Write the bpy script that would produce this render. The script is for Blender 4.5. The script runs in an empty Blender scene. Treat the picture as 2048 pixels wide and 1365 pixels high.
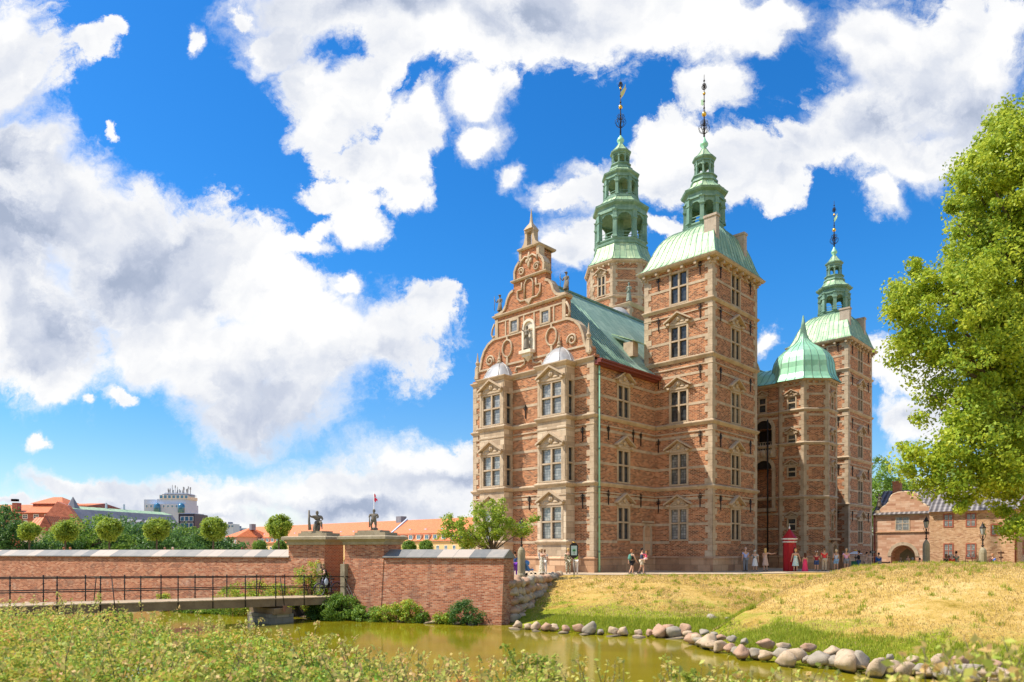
import bpy, math, random
import numpy as np
from mathutils import Vector, Matrix
R = math.radians
random.seed(7)
rng = np.random.default_rng(11)
scene = bpy.context.scene
COL = scene.collection
F = 1433.0                      # focal length in photo pixels (2048 wide)
EYE = 1.6
# castle frame: x along the gable to the right, y along the side wall into depth
C0 = Vector((5.95, 52.0, 0)); UX = Vector((.7239, -.6899, 0)); UY = Vector((.6899, .7239, 0))
ROT = math.atan2(UX.y, UX.x)
def L2W(x, y, z=0): return C0 + UX*x + UY*y + Vector((0, 0, z))
_sd = UX*1.0+UY*.95
SUN_TO = Vector((-_sd.x, -_sd.y, 2.0)).normalized()

# ---------------------------------------------------------------- node helpers
class NT:
    def __init__(s, tree): s.t = tree; s.n = tree.nodes; s.l = tree.links
    def add(s, typ, **kw):
        n = s.n.new(typ)
        for k, v in kw.items():
            if k == 'ins':
                for i, val in v.items():
                    if hasattr(val, 'is_output') or isinstance(val, bpy.types.NodeSocket): s.l.new(val, n.inputs[i])
                    else: n.inputs[i].default_value = val
            else: setattr(n, k, v)
        return n
    def math(s, op, a, b=0.0, c=None, clamp=False):
        ins = {0: a, 1: b}
        if c is not None: ins[2] = c
        return s.add('ShaderNodeMath', operation=op, use_clamp=clamp, ins=ins).outputs[0]
    def vmath(s, op, a, b=(0, 0, 0), c=None):
        ins = {0: a, 1: b}
        if c is not None: ins[2] = c
        n = s.add('ShaderNodeVectorMath', operation=op, ins=ins)
        return n.outputs['Value'] if op in ('LENGTH', 'DOT_PRODUCT', 'DISTANCE') else n.outputs[0]
    def noise(s, vec, scale, detail=4, rough=.5, w=None, dist=0, dim='3D'):
        n = s.add('ShaderNodeTexNoise', noise_dimensions=dim, ins={'Scale': scale, 'Detail': detail, 'Roughness': rough, 'Distortion': dist})
        if vec is not None: s.l.new(vec, n.inputs['Vector'])
        return n
    def ramp(s, fac, stops, interp='LINEAR'):
        n = s.add('ShaderNodeValToRGB'); s.l.new(fac, n.inputs[0])
        cr = n.color_ramp; cr.interpolation = interp
        while len(cr.elements) > len(stops): cr.elements.remove(cr.elements[-1])
        for i, (p, c) in enumerate(stops):
            e = cr.elements[i] if i < len(cr.elements) else cr.elements.new(p)
            e.position = p; e.color = (*c, 1) if len(c) == 3 else c
        return n.outputs[0]
    def mix(s, fac, a, b, typ='MIX'):
        n = s.add('ShaderNodeMix', data_type='RGBA', blend_type=typ)
        for k, v in ((0, fac), (6, a), (7, b)):
            if isinstance(v, bpy.types.NodeSocket): s.l.new(v, n.inputs[k])
            else: n.inputs[k].default_value = v if k == 0 else ((*v, 1) if len(v) == 3 else v)
        return n.outputs[2]
    def sstep(s, v, lo, hi, a=0., b=1.):
        n = s.add('ShaderNodeMapRange', interpolation_type='SMOOTHSTEP', ins={'From Min': lo, 'From Max': hi, 'To Min': a, 'To Max': b})
        s.l.new(v, n.inputs[0]); return n.outputs[0]
    def lin(s, v, lo, hi, a=0., b=1.):
        n = s.add('ShaderNodeMapRange', ins={'From Min': lo, 'From Max': hi, 'To Min': a, 'To Max': b})
        s.l.new(v, n.inputs[0]); return n.outputs[0]

# ---------------------------------------------------------------- world: sky and clouds
def build_world():
    w = bpy.data.worlds.new("World"); scene.world = w; w.use_nodes = True
    t = NT(w.node_tree); t.n.clear()
    sky = t.add('ShaderNodeTexSky', sky_type='NISHITA', sun_disc=False)
    sky.sun_elevation = math.asin(SUN_TO.z); sky.sun_rotation = math.atan2(SUN_TO.x, SUN_TO.y)
    sky.air_density = 1.0; sky.dust_density = .3; sky.ozone_density = 3.0; sky.altitude = 0
    tc = t.add('ShaderNodeTexCoord')
    sep = t.add('ShaderNodeSeparateXYZ', ins={0: tc.outputs['Generated']})
    ay = t.math('MAXIMUM', t.math('ABSOLUTE', sep.outputs[1]), .12)
    u = t.math('DIVIDE', sep.outputs[0], ay); v = t.math('DIVIDE', sep.outputs[2], ay)
    p = t.add('ShaderNodeCombineXYZ', ins={0: u, 1: v}).outputs[0]
    # clouds as (centre x, y, radius x, y) over the tangent plane of the sky
    B = [(20,120,115,170),(150,90,75,42),(215,60,34,22),(60,330,145,130),(20,480,160,220),(150,420,130,120),(210,470,190,120),(60,650,190,180),(110,780,60,55),
         (270,560,230,170),(420,560,170,130),(540,610,150,90),(330,690,170,100),(470,720,200,120),(640,690,200,150),(790,690,110,105),(500,820,150,92),(620,790,110,80),(840,620,45,50),(270,780,60,25),(180,805,22,14),
         (700,20,240,110),(900,60,260,105),(560,80,90,60),(1120,40,230,118),(1300,30,220,85),(1450,40,170,90),(1580,20,100,60),(1440,150,95,58),(1540,60,70,60),
         (620,170,62,75),(700,190,95,70),(650,250,75,70),(790,290,62,100),(700,330,90,60),(790,380,62,50),(660,400,80,35),(700,455,70,50),(610,480,45,30),(850,230,60,60),
         (960,190,85,60),(965,270,60,52),(1035,350,36,30),(400,55,26,30),(510,15,34,24),(222,255,14,20),(100,905,17,26),
         (1870,130,250,170),(1760,70,130,130),(1720,240,200,110),(1850,300,180,75),(1600,270,80,60),(1780,370,60,55),(1980,260,150,90),
         (1330,290,85,75),(1300,340,110,60),(1450,330,120,90),(1520,370,55,65),(1560,300,70,45),
         (1190,370,70,45),(1130,380,60,28),(1150,490,95,70),(1210,450,90,60),(1310,440,60,25),
         (1800,740,90,80),(1820,850,85,90),(1545,700,30,30),(700,575,60,30),(560,510,110,28),
         (880,960,190,92),(700,985,200,82),(450,995,230,55),(200,985,170,34),(300,1040,420,60),(900,1040,400,95),(40,1020,80,14),(1300,1050,500,60),(1900,1040,500,60)]
    nl = t.noise(p, 3.1, 8, .55); nl2 = t.noise(p, 9.5, 9, .68)
    # wobble the coordinates so blob outlines break up
    off = t.vmath('SUBTRACT', nl.outputs['Color'], (.5, .5, .5))
    off2 = t.vmath('SUBTRACT', nl2.outputs['Color'], (.5, .5, .5))
    pw = t.vmath('MULTIPLY_ADD', off, (.20, .17, 0), p)
    pw = t.vmath('MULTIPLY_ADD', off2, (.085, .085, 0), pw)
    def blobs(lst, vec, k=.22):
        cur = None
        for (x, y, rx, ry) in lst:
            cu, cv, ru, rv = (x-1024)/F, (1103-y)/F, rx/F, ry/F
            d = t.vmath('LENGTH', t.vmath('MULTIPLY_ADD', vec, (1/ru, 1/rv, 0), (-cu/ru, -cv/rv, 0)))
            cur = d if cur is None else t.math('SMOOTH_MIN', cur, d, k)
        return cur
    D = t.math("MULTIPLY", t.math("SUBTRACT", 1.08, blobs(B, pw)), 1.45)
    nf = t.noise(pw, 19, 12, .72)
    nm = t.noise(p, 5.5, 12, .64, dist=.6)
    Dn = t.math('MULTIPLY_ADD', t.math('SUBTRACT', nf.outputs[0], .5), 2.0, D)
    Dn = t.math('MULTIPLY_ADD', t.math('SUBTRACT', nm.outputs[0], .5), 2.9, Dn)
    wisp = t.noise(p, 3.1, 3, .5)
    soft = t.sstep(wisp.outputs[0], .40, .60)
    lo_ = t.math('MULTIPLY_ADD', soft, -.12, -.03); hi_ = t.math('MULTIPLY_ADD', soft, .80, .48)
    mm = t.math('DIVIDE', t.math('SUBTRACT', Dn, lo_), t.math('SUBTRACT', hi_, lo_), clamp=True)
    mask = t.math('MAXIMUM', t.sstep(mm, 0, 1), t.sstep(D, .42, .85))
    # billow relief: the density a little nearer the sun, at two sizes
    def rel(scale, off, det, ro):
        psh = t.vmath('ADD', pw, off); n_a = t.noise(pw, scale, det, ro); n_b = t.noise(psh, scale, det, ro)
        return t.math('SUBTRACT', n_a.outputs[0], n_b.outputs[0])
    r1 = rel(3.0, (-.04, .055, 0), 4, .48); r2 = rel(8, (-.010, .020, 0), 6, .5)
    relief = t.math('ADD', t.math('MULTIPLY', r1, 1.5), t.math('MULTIPLY', r2, .75))
    # thick, shaded cloud hearts and undersides
    G = [(40,300,90,160),(60,470,170,70),(40,560,190,130),(230,560,200,110),(60,730,190,70),(180,640,150,90),(330,520,120,80),(420,600,100,70),
         (560,760,190,75),(520,830,160,80),(720,750,110,45),(1080,50,150,50),(780,20,120,40),
         (1950,200,150,110),(1760,230,140,60),(1900,300,120,50),(1820,830,90,50),(1330,360,80,40),
         (700,1010,240,18),(900,960,130,18),(450,1035,160,12)]
    Gd = t.math('SUBTRACT', 1.25, blobs(G, pw, .4))
    nz = t.noise(pw, 3.0, 5, .5)
    Gd = t.math('MULTIPLY_ADD', t.math('SUBTRACT', nz.outputs[0], .5), 2.2, Gd)
    g = t.lin(Gd, -.25, 1.55)
    deep = t.sstep(Dn, .1, 1.3)
    g = t.math('MULTIPLY', g, deep)
    g = t.math('MULTIPLY_ADD', t.math('MULTIPLY', relief, t.math('ADD', deep, .35)), -2.2, g)
    g = t.math('MULTIPLY_ADD', g, .86, .045)
    ccol = t.ramp(g, [(0, (1.04, 1.04, 1.04)), (.2, (.93, .945, .98)), (.45, (.76, .80, .89)), (.75, (.56, .62, .76)), (1, (.42, .49, .64))])
    # sky colour: Nishita, richer, as deep as in the photograph
    hsv = t.add('ShaderNodeHueSaturation', ins={'Hue': .505, 'Saturation': 1.35, 'Value': 1.0, 'Color': sky.outputs[0]})
    hsv = t.add('ShaderNodeMix', data_type='RGBA', blend_type='MULTIPLY', ins={0: 1.0, 6: hsv.outputs[0], 7: t.mix(t.sstep(v, .02, .42), (1.0, 1.02, 1.06), (.72, 1.30, 1.42))})
    class _o: outputs = [hsv.outputs[2]]
    hsv = _o
    b1 = t.add('ShaderNodeBackground', ins={0: hsv.outputs[0], 1: .103})
    rear_fill = t.sstep(sep.outputs[1], .12, -.25); ccol = t.mix(rear_fill, ccol, (1.0, .98, .94))  # unseen white cloud behind the camera, added as fill light on the facades
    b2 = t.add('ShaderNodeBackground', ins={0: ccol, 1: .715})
    mask = t.math('MAXIMUM', mask, t.math('MULTIPLY', rear_fill, .35))
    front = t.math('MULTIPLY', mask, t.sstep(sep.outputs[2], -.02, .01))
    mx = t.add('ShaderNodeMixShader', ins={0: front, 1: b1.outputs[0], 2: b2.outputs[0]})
    out = t.add('ShaderNodeOutputWorld', ins={0: mx.outputs[0]})
    w.cycles.sampling_method = 'MANUAL'; w.cycles.sample_map_resolution = 512
build_world()

cam = bpy.data.cameras.new('camera'); co = bpy.data.objects.new('camera', cam); COL.objects.link(co)
co.location = (0, 0, EYE); co.rotation_euler = (R(90), 0, 0)
cam.sensor_width = 36; cam.lens = F/2048*36; cam.shift_y = (1103-682.5)/2048; cam.clip_end = 6000; cam.clip_start = .1
cam.dof.use_dof = True; cam.dof.focus_distance = 50; cam.dof.aperture_fstop = 2.0
scene.camera = co
sun = bpy.data.lights.new('sun', 'SUN'); so = bpy.data.objects.new('sun', sun); COL.objects.link(so)
sun.energy = 5.0; sun.angle = R(.53); sun.color = (1, .91, .78)
so.rotation_euler = (-SUN_TO).to_track_quat('-Z', 'Y').to_euler()
so.location = (0, 0, 80)
scene.view_settings.view_transform = 'Standard'; scene.view_settings.look = 'None'
scene.view_settings.exposure = 0.45; scene.view_settings.gamma = 1

# ---------------------------------------------------------------- mesh helpers
def tag(o, label=None, cat=None, group=None, kind=None):
    if label: o['label'] = label
    if cat: o['category'] = cat
    if group: o['group'] = group
    if kind: o['kind'] = kind
    return o
def empty(name, loc=(0, 0, 0), rz=0, parent=None):
    o = bpy.data.objects.new(name, None); COL.objects.link(o)
    o.location = loc; o.rotation_euler = (0, 0, rz); o.empty_display_size = .2
    if parent: o.parent = parent
    return o
def link(name, me, parent=None, loc=(0, 0, 0), rz=0):
    o = bpy.data.objects.new(name, me); COL.objects.link(o)
    o.location = loc; o.rotation_euler = (0, 0, rz)
    if parent: o.parent = parent
    return o
def copy_tree(o, parent=None):
    c = o.copy(); COL.objects.link(c)
    if parent: c.parent = parent
    for ch in list(o.children): copy_tree(ch, c)
    return c
def auto_uv(me):
    n = len(me.loops)
    uvl = me.uv_layers.new(name='UVMap')
    co_ = np.empty(len(me.vertices)*3, 'f'); me.vertices.foreach_get('co', co_); co_ = co_.reshape(-1, 3)
    li = np.empty(n, 'i'); me.loops.foreach_get('vertex_index', li)
    nf = len(me.polygons)
    nrm = np.empty(nf*3, 'f'); me.polygons.foreach_get('normal', nrm); nrm = nrm.reshape(-1, 3)
    tot = np.empty(nf, 'i'); me.polygons.foreach_get('loop_total', tot)
    T = np.stack([-nrm[:, 1], nrm[:, 0], np.zeros(nf)], 1)
    L = np.linalg.norm(T, axis=1); flat = L < .12
    T[flat] = (1, 0, 0); L[flat] = 1; T /= L[:, None]
    nn = nrm.copy(); nn[flat] = (0, 0, 1)
    W = np.cross(nn, T)
    Tl = np.repeat(T, tot, 0); Wl = np.repeat(W, tot, 0); P = co_[li]
    uv = np.stack([(P*Tl).sum(1), (P*Wl).sum(1)], 1).astype('f')
    uvl.data.foreach_set('uv', uv.ravel())
class MB:
    def __init__(s): s.v = []; s.f = []; s.mi = []; s.sm = []; s.mats = []
    def _m(s, m):
        if m not in s.mats: s.mats.append(m)
        return s.mats.index(m)
    def vert(s, p): s.v.append((p[0], p[1], p[2])); return len(s.v)-1
    def face(s, pts, m, sm=False):
        s.f.append([s.vert(p) for p in pts]); s.mi.append(s._m(m)); s.sm.append(sm)
    def faces_i(s, vs, fs, m, sm=False):
        b = len(s.v); s.v += [tuple(p) for p in vs]; k = s._m(m)
        for f in fs: s.f.append([b+i for i in f]); s.mi.append(k); s.sm.append(sm)
    def box(s, x0, x1, y0, y1, z0, z1, m, M=None):
        P = [Vector(p) for p in ((x0,y0,z0),(x1,y0,z0),(x1,y1,z0),(x0,y1,z0),(x0,y0,z1),(x1,y0,z1),(x1,y1,z1),(x0,y1,z1))]
        if M is not None: P = [M @ p for p in P]
        s.faces_i(P, ((0,3,2,1),(4,5,6,7),(0,1,5,4),(1,2,6,5),(2,3,7,6),(3,0,4,7)), m)
    def prism(s, pts, off, m, sm=False):          # pts: planar polygon whose normal looks against off
        off = Vector(off); n = len(pts); P = [Vector(p) for p in pts]
        s.faces_i(P+[p+off for p in P], [tuple(range(n)), tuple(range(2*n-1, n-1, -1))] + [((i+1) % n, i, n+i, n+(i+1) % n) for i in range(n)], m, sm)
    def lathe(s, prof, n, c, m, rot=0, sm=False, cap=True, sx=1, sy=1):
        vs = []; fs = []
        for r, z in prof:
            for k in range(n):
                a = rot+2*math.pi*k/n; vs.append((c[0]+r*sx*math.cos(a), c[1]+r*sy*math.sin(a), (c[2] if len(c) > 2 else 0)+z))
        for j in range(len(prof)-1):
            for k in range(n): fs.append((j*n+k, j*n+(k+1) % n, (j+1)*n+(k+1) % n, (j+1)*n+k))
        if cap:
            if prof[0][0] > 1e-3: fs.append(tuple(range(n-1, -1, -1)))
            if prof[-1][0] > 1e-3: fs.append(tuple((len(prof)-1)*n+k for k in range(n)))
        s.faces_i(vs, fs, m, sm)
    def tube(s, pts, r, n, m, sm=True, closed=False):
        P = [Vector(p) for p in pts]; N = len(P); rs = r if isinstance(r, (list, tuple)) else [r]*N
        vs = []; up = None
        for i in range(N):
            if closed: d = P[(i+1) % N]-P[i-1]
            else: d = P[min(i+1, N-1)]-P[max(i-1, 0)]
            if d.length < 1e-6: d = Vector((0, 0, 1))
            d.normalize()
            if up is None: up = d.orthogonal().normalized()
            else:
                up = (up-d*up.dot(d))
                up = up.normalized() if up.length > 1e-5 else d.orthogonal().normalized()
            q = d.cross(up)
            for k in range(n):
                a = 2*math.pi*(k+.5)/n; vs.append(P[i]+(up*math.cos(a)+q*math.sin(a))*rs[i])
        fs = []
        for j in range(N if closed else N-1):
            j2 = (j+1) % N
            for k in range(n): fs.append((j*n+k, j*n+(k+1) % n, j2*n+(k+1) % n, j2*n+k))
        if not closed: fs += [tuple(range(n-1, -1, -1)), tuple((N-1)*n+k for k in range(n))]
        s.faces_i(vs, fs, m, sm)
    def sphere(s, c, r, m, seg=10, rings=7, sm=True, jit=0):
        if not isinstance(r, (tuple, list)): r = (r, r, r)
        vs = [(c[0], c[1], c[2]-r[2])]; fs = []
        for j in range(1, rings):
            th = math.pi*j/rings
            for k in range(seg):
                a = 2*math.pi*k/seg; q = 1+random.uniform(-jit, jit)
                vs.append((c[0]+r[0]*q*math.sin(th)*math.cos(a), c[1]+r[1]*q*math.sin(th)*math.sin(a), c[2]-r[2]*q*math.cos(th)))
        vs.append((c[0], c[1], c[2]+r[2])); t = len(vs)-1
        for k in range(seg):
            fs.append((0, 1+(k+1) % seg, 1+k)); fs.append((t, t-seg+k, t-seg+(k+1) % seg))
            for j in range(rings-2):
                a = 1+j*seg; fs.append((a+k, a+(k+1) % seg, a+seg+(k+1) % seg, a+seg+k))
        s.faces_i(vs, fs, m, sm)
    # a profile [(offset outward, z)] swept along a plan polyline whose outward side is on its right, mitred
    def sweep(s, poly, prof, m, closed=False, sm=False):
        P = [Vector((p[0], p[1])) for p in poly]; N = len(P); rows = []
        for i in range(N):
            if closed or 0 < i < N-1:
                d0 = (P[i]-P[i-1]).normalized(); d1 = (P[(i+1) % N]-P[i]).normalized()
            elif i == 0: d0 = d1 = (P[1]-P[0]).normalized()
            else: d0 = d1 = (P[-1]-P[-2]).normalized()
            n0 = Vector((d0.y, -d0.x)); n1 = Vector((d1.y, -d1.x))
            mt = (n0+n1)/max(.25, 1+n0.dot(n1))
            rows.append([(P[i].x+mt.x*o, P[i].y+mt.y*o, z) for o, z in prof])
        K = len(prof); vs = [q for r_ in rows for q in r_]; fs = []
        for i in range(N if closed else N-1):
            j = (i+1) % N
            for k in range(K-1): fs.append((i*K+k, j*K+k, j*K+k+1, i*K+k+1))
        if not closed: fs += [tuple(range(K-1, -1, -1)), tuple((N-1)*K+k for k in range(K))]
        s.faces_i(vs, fs, m, sm)
    def build(s, name, parent=None, loc=(0, 0, 0), rz=0):
        return link(name, s.mesh(name), parent, loc, rz)
    def mesh(s, name):
        me = bpy.data.meshes.new(name); me.from_pydata(s.v, [], s.f)
        for m in s.mats: me.materials.append(m)
        me.polygons.foreach_set('material_index', s.mi); me.polygons.foreach_set('use_smooth', s.sm)
        me.update(); auto_uv(me); return me

def quad_mesh(name, Q, mats, tint=None, midx=None):          # Q: (n,4,3) array of leaf quads
    n = len(Q); me = bpy.data.meshes.new(name)
    me.vertices.add(4*n); me.vertices.foreach_set('co', Q.reshape(-1).astype('f'))
    me.loops.add(4*n); me.loops.foreach_set('vertex_index', np.arange(4*n, dtype='i'))
    me.polygons.add(n); me.polygons.foreach_set('loop_start', np.arange(0, 4*n, 4, dtype='i'))
    try: me.polygons.foreach_set('loop_total', np.full(n, 4, 'i'))
    except Exception: pass
    for m in mats: me.materials.append(m)
    if midx is not None: me.polygons.foreach_set('material_index', midx.astype('i'))
    me.update(calc_edges=True)
    if tint is not None:
        a = me.attributes.new('tint', 'FLOAT', 'FACE'); a.data.foreach_set('value', tint.astype('f'))
    return me
def leaves(P, size, asp=.62, up=.35, out=None, r=rng):       # leaf quads at points P
    n = len(P); d = r.normal(size=(n, 3)); d[:, 2] += up
    if out is not None: d += out*1.0
    d /= np.linalg.norm(d, axis=1)[:, None]
    a = r.normal(size=(n, 3)); a -= (a*d).sum(1)[:, None]*d; a /= np.linalg.norm(a, axis=1)[:, None]
    b = np.cross(d, a); s = (size*(.65+.7*r.random(n)))[:, None] if np.isscalar(size) else (size*(.65+.7*r.random(n)))[:, None]
    k = s*.5; w = k*asp
    return np.stack([P-a*k, P+b*w-a*k*.1+d*k*.15, P+a*k, P-b*w-a*k*.1+d*k*.15], 1)

# ---------------------------------------------------------------- materials
MAT = {}
def new_mat(name):
    m = bpy.data.materials.new(name); m.use_nodes = True; t = NT(m.node_tree); t.n.clear()
    out = t.add('ShaderNodeOutputMaterial'); b = t.add('ShaderNodeBsdfPrincipled')
    t.l.new(b.outputs[0], out.inputs[0]); MAT[name] = m
    return m, t, b, out
def setp(t, b, col=None, rough=None, metal=None, spec=None, bump=None, bstr=.3, bdist=.02):
    for k, v in (('Base Color', col), ('Roughness', rough), ('Metallic', metal), ('Specular IOR Level', spec)):
        if v is None: continue
        if isinstance(v, bpy.types.NodeSocket): t.l.new(v, b.inputs[k])
        else: b.inputs[k].default_value = (*v, 1) if isinstance(v, tuple) and len(v) == 3 else v
    if bump is not None:
        bn = t.add('ShaderNodeBump', ins={'Strength': bstr, 'Distance': bdist, 'Height': bump}); t.l.new(bn.outputs[0], b.inputs['Normal'])
LITE = 1
def plain(name, col, rough=.7, metal=0, var=.25, scale=3., bump=.15, spec=.3):
    if name in MAT: return MAT[name]
    m, t, b, out = new_mat(name)
    tc = t.add('ShaderNodeTexCoord'); nz = t.noise(tc.outputs['Object'], scale, 6, .6); nz2 = t.noise(tc.outputs['Object'], scale*9, 4, .6)
    f = t.math('ADD', t.math('MULTIPLY', nz.outputs[0], .65), t.math('MULTIPLY', nz2.outputs[0], .35))
    c = t.ramp(f, [(.3, tuple(max(0, x*(1-var)) for x in col)), (.7, tuple(min(1, x*(1+var)) for x in col))])
    setp(t, b, c, rough, metal, spec, nz2.outputs[0], bump, .02); return m
def brick(name, cols, mortar=(.42, .33, .24), bw=.30, bh=.10, ms=.014, patch=.42, stain=(.10, .06, .045), stain_amt=.35, bump=.35, white=0.0):
    m, t, b, out = new_mat(name)
    uv = t.add('ShaderNodeUVMap', uv_map='UVMap').outputs[0]; tc = t.add('ShaderNodeTexCoord').outputs['Object']
    wob = t.vmath('MULTIPLY_ADD', t.vmath('SUBTRACT', t.noise(tc, 1.7, 3).outputs['Color'], (.5, .5, .5)), (.010, .006, 0), uv)
    br = t.add('ShaderNodeTexBrick', offset=.5, ins={'Vector': wob, 'Scale': 1, 'Mortar Size': ms, 'Mortar Smooth': .15, 'Brick Width': bw, 'Row Height': bh,
               'Color1': (0, 0, 0, 1), 'Color2': (1, 1, 1, 1), 'Mortar': (.5, .5, .5, 1), 'Bias': 0})
    cell = br.outputs[0]
    n1 = t.noise(tc, .55, 6, .62); n2 = t.noise(tc, 2.6, 5, .6)
    f = t.math('ADD', t.math('MULTIPLY', t.add('ShaderNodeSeparateColor', ins={0: cell}).outputs[0], .50), t.math('MULTIPLY', t.math('ADD', n1.outputs[0], n2.outputs[0]), patch*.5))
    c = t.ramp(f, [(i/(len(cols)-1)*.72+.16, cc) for i, cc in enumerate(cols)])
    c = t.mix(br.outputs['Fac'], c, (*mortar, 1))
    sk = t.noise(t.vmath('MULTIPLY', tc, (2.2, 2.2, .22)), 1.0, 7, .65); c = t.mix(t.math('MULTIPLY', t.sstep(sk.outputs[0], .52, .74), stain_amt*.8), c, (*stain, 1))
    sn = t.noise(tc, .9, 9, .68, dist=.3); c = t.mix(t.math('MULTIPLY', t.sstep(sn.outputs[0], .5, .72), stain_amt), c, (*stain, 1))
    if white: c = t.mix(t.math('MULTIPLY', t.sstep(t.noise(tc, 1.35, 9, .7).outputs[0], .57, .72), white), c, (.62, .52, .44, 1))
    dk_ = t.noise(tc, 7.5, 5, .75); c = t.mix(t.math('MULTIPLY', t.sstep(dk_.outputs[0], .54, .68), .55), c, tuple(x*.55 for x in cols[1]))
    h = t.math('SUBTRACT', t.math('MULTIPLY', n2.outputs[0], .2), br.outputs['Fac'])
    setp(t, b, c, .9, 0, .2, h, bump, .02); return m
def stone(name, c0, c1, c2, scale=1.2, blocks=None, bump=.25, soot=.35, rough=.85):
    m, t, b, out = new_mat(name)
    tc = t.add('ShaderNodeTexCoord').outputs['Object']; uv = t.add('ShaderNodeUVMap', uv_map='UVMap').outputs[0]
    n1 = t.noise(tc, scale, 8, .65); n2 = t.noise(tc, scale*14, 5, .6)
    f = t.math('ADD', t.math('MULTIPLY', n1.outputs[0], .7), t.math('MULTIPLY', n2.outputs[0], .3)); h = n2.outputs[0]
    if blocks:
        br = t.add('ShaderNodeTexBrick', offset=.5, ins={'Vector': uv, 'Scale': 1, 'Mortar Size': .012, 'Mortar Smooth': .1, 'Brick Width': blocks[0], 'Row Height': blocks[1],
                   'Color1': (0, 0, 0, 1), 'Color2': (1, 1, 1, 1), 'Mortar': (.5, .5, .5, 1)})
        f = t.math('ADD', t.math('MULTIPLY', f, .55), t.math('MULTIPLY', t.add('ShaderNodeSeparateColor', ins={0: br.outputs[0]}).outputs[0], .42)); h = t.math('SUBTRACT', t.math('MULTIPLY', h, .3), br.outputs[1])
    c = t.ramp(f, [(.2, c0), (.5, c1), (.8, c2)])
    if blocks: c = t.mix(t.math('MULTIPLY', br.outputs[1], .6), c, tuple(x*.45 for x in c0))
    sk = t.noise(t.vmath('MULTIPLY', tc, (2.6, 2.6, .3)), 1.1, 7, .65); c = t.mix(t.math('MULTIPLY', t.sstep(sk.outputs[0], .52, .72), soot*.7), c, (.13, .105, .075, 1))
    sn = t.noise(tc, scale*1.9, 9, .7); c = t.mix(t.math('MULTIPLY', t.sstep(sn.outputs[0], .54, .72), soot), c, (.10, .085, .065, 1))
    setp(t, b, c, rough, 0, .25, h, bump, .02); return m
def copper(name, c0, c1, c2, seam=.62, cross=2.2, seamcol=(.07, .14, .10), bump=.5, rough=.55):
    m, t, b, out = new_mat(name)
    uv = t.add('ShaderNodeUVMap', uv_map='UVMap').outputs[0]; tc = t.add('ShaderNodeTexCoord').outputs['Object']
    n1 = t.noise(tc, .8, 8, .65); n2 = t.noise(t.vmath('MULTIPLY', tc, (1, 1, .25)), 3.5, 6, .6)
    f = t.math('ADD', t.math('MULTIPLY', n1.outputs[0], .6), t.math('MULTIPLY', n2.outputs[0], .4)); h = n2.outputs[0]
    if seam:
        br = t.add('ShaderNodeTexBrick', offset=.37, offset_frequency=2, ins={'Vector': t.add('ShaderNodeVectorRotate', rotation_type='Z_AXIS', ins={'Vector': uv, 'Angle': R(90)}).outputs[0], 'Scale': 1, 'Mortar Size': .024, 'Mortar Smooth': .3, 'Brick Width': cross, 'Row Height': seam,
                   'Color1': (0, 0, 0, 1), 'Color2': (1, 1, 1, 1), 'Mortar': (.5, .5, .5, 1)})
        f = t.math('ADD', t.math('MULTIPLY', f, .72), t.math('MULTIPLY', t.add('ShaderNodeSeparateColor', ins={0: br.outputs[0]}).outputs[0], .26)); h = t.math('MULTIPLY_ADD', br.outputs[1], 1.5, n2.outputs[0])
    c = t.ramp(f, [(.25, c0), (.5, c1), (.75, c2)])
    if seam: c = t.mix(t.math('MULTIPLY', br.outputs[1], .75), c, seamcol)
    setp(t, b, c, rough, .15, .4, h, bump, .03); return m
def leafmat(name, cols, trans=.35, nscale=.8):
    m, t, b, out = new_mat(name)
    tc = t.add('ShaderNodeTexCoord').outputs['Object']
    at = t.add('ShaderNodeAttribute', attribute_name='tint'); n = t.noise(tc, nscale, 4, .6)
    f = t.math('ADD', t.math('MULTIPLY', at.outputs['Fac'], .62), t.math('MULTIPLY', n.outputs[0], .45))
    c = t.ramp(f, [(.08+i*.84/(len(cols)-1), cc) for i, cc in enumerate(cols)])
    setp(t, b, c, .55, 0, .35)
    tr = t.add('ShaderNodeBsdfTranslucent', ins={0: t.mix(.5, c, tuple(min(1, x*1.5) for x in cols[-1]))})
    mx = t.add('ShaderNodeMixShader', ins={0: trans, 1: b.outputs[0], 2: tr.outputs[0]}); t.l.new(mx.outputs[0], out.inputs[0]); return m

M_BRICK = brick('castle_brick', [(.065, .022, .012), (.30, .090, .036), (.53, .195, .083), (.73, .40, .21)], mortar=(.56, .40, .25), ms=.015, stain_amt=.42)
M_ORANGE = brick('gable_brick', [(.15, .045, .022), (.43, .135, .055), (.57, .22, .095)], mortar=(.60, .40, .25), ms=.013, stain_amt=.2)
M_STONE = stone('sandstone', (.20, .15, .095), (.50, .385, .265), (.72, .60, .44), 1.1)
M_PLINTH = stone('plinth_sandstone', (.30, .16, .09), (.56, .34, .20), (.72, .50, .32), .9, blocks=(1.1, .55), soot=.5)
M_ASHLAR = stone('bay_ashlar', (.32, .23, .15), (.58, .45, .31), (.77, .65, .48), .9, blocks=(.9, .42), soot=.3)
M_WHITE = stone('white_stone', (.5, .42, .3), (.76, .68, .55), (.86, .80, .70), 1.1, soot=.25)
M_LEAD = copper('lead_sheet', (.22, .22, .23), (.38, .38, .38), (.55, .54, .52), seam=0, rough=.38, bump=.2)
M_COPL = copper('copper_roof_light', (.17, .32, .20), (.34, .49, .29), (.55, .66, .39), seam=.55, cross=1.5)
M_COPS = copper('copper_slab_roof', (.20, .34, .26), (.30, .46, .36), (.44, .60, .46), seam=.75, cross=1.3, seamcol=(.10, .20, .17), rough=.6)
M_COPB = copper('copper_bright', (.20, .50, .32), (.32, .64, .42), (.48, .76, .54), seam=.0, rough=.45)
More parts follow.
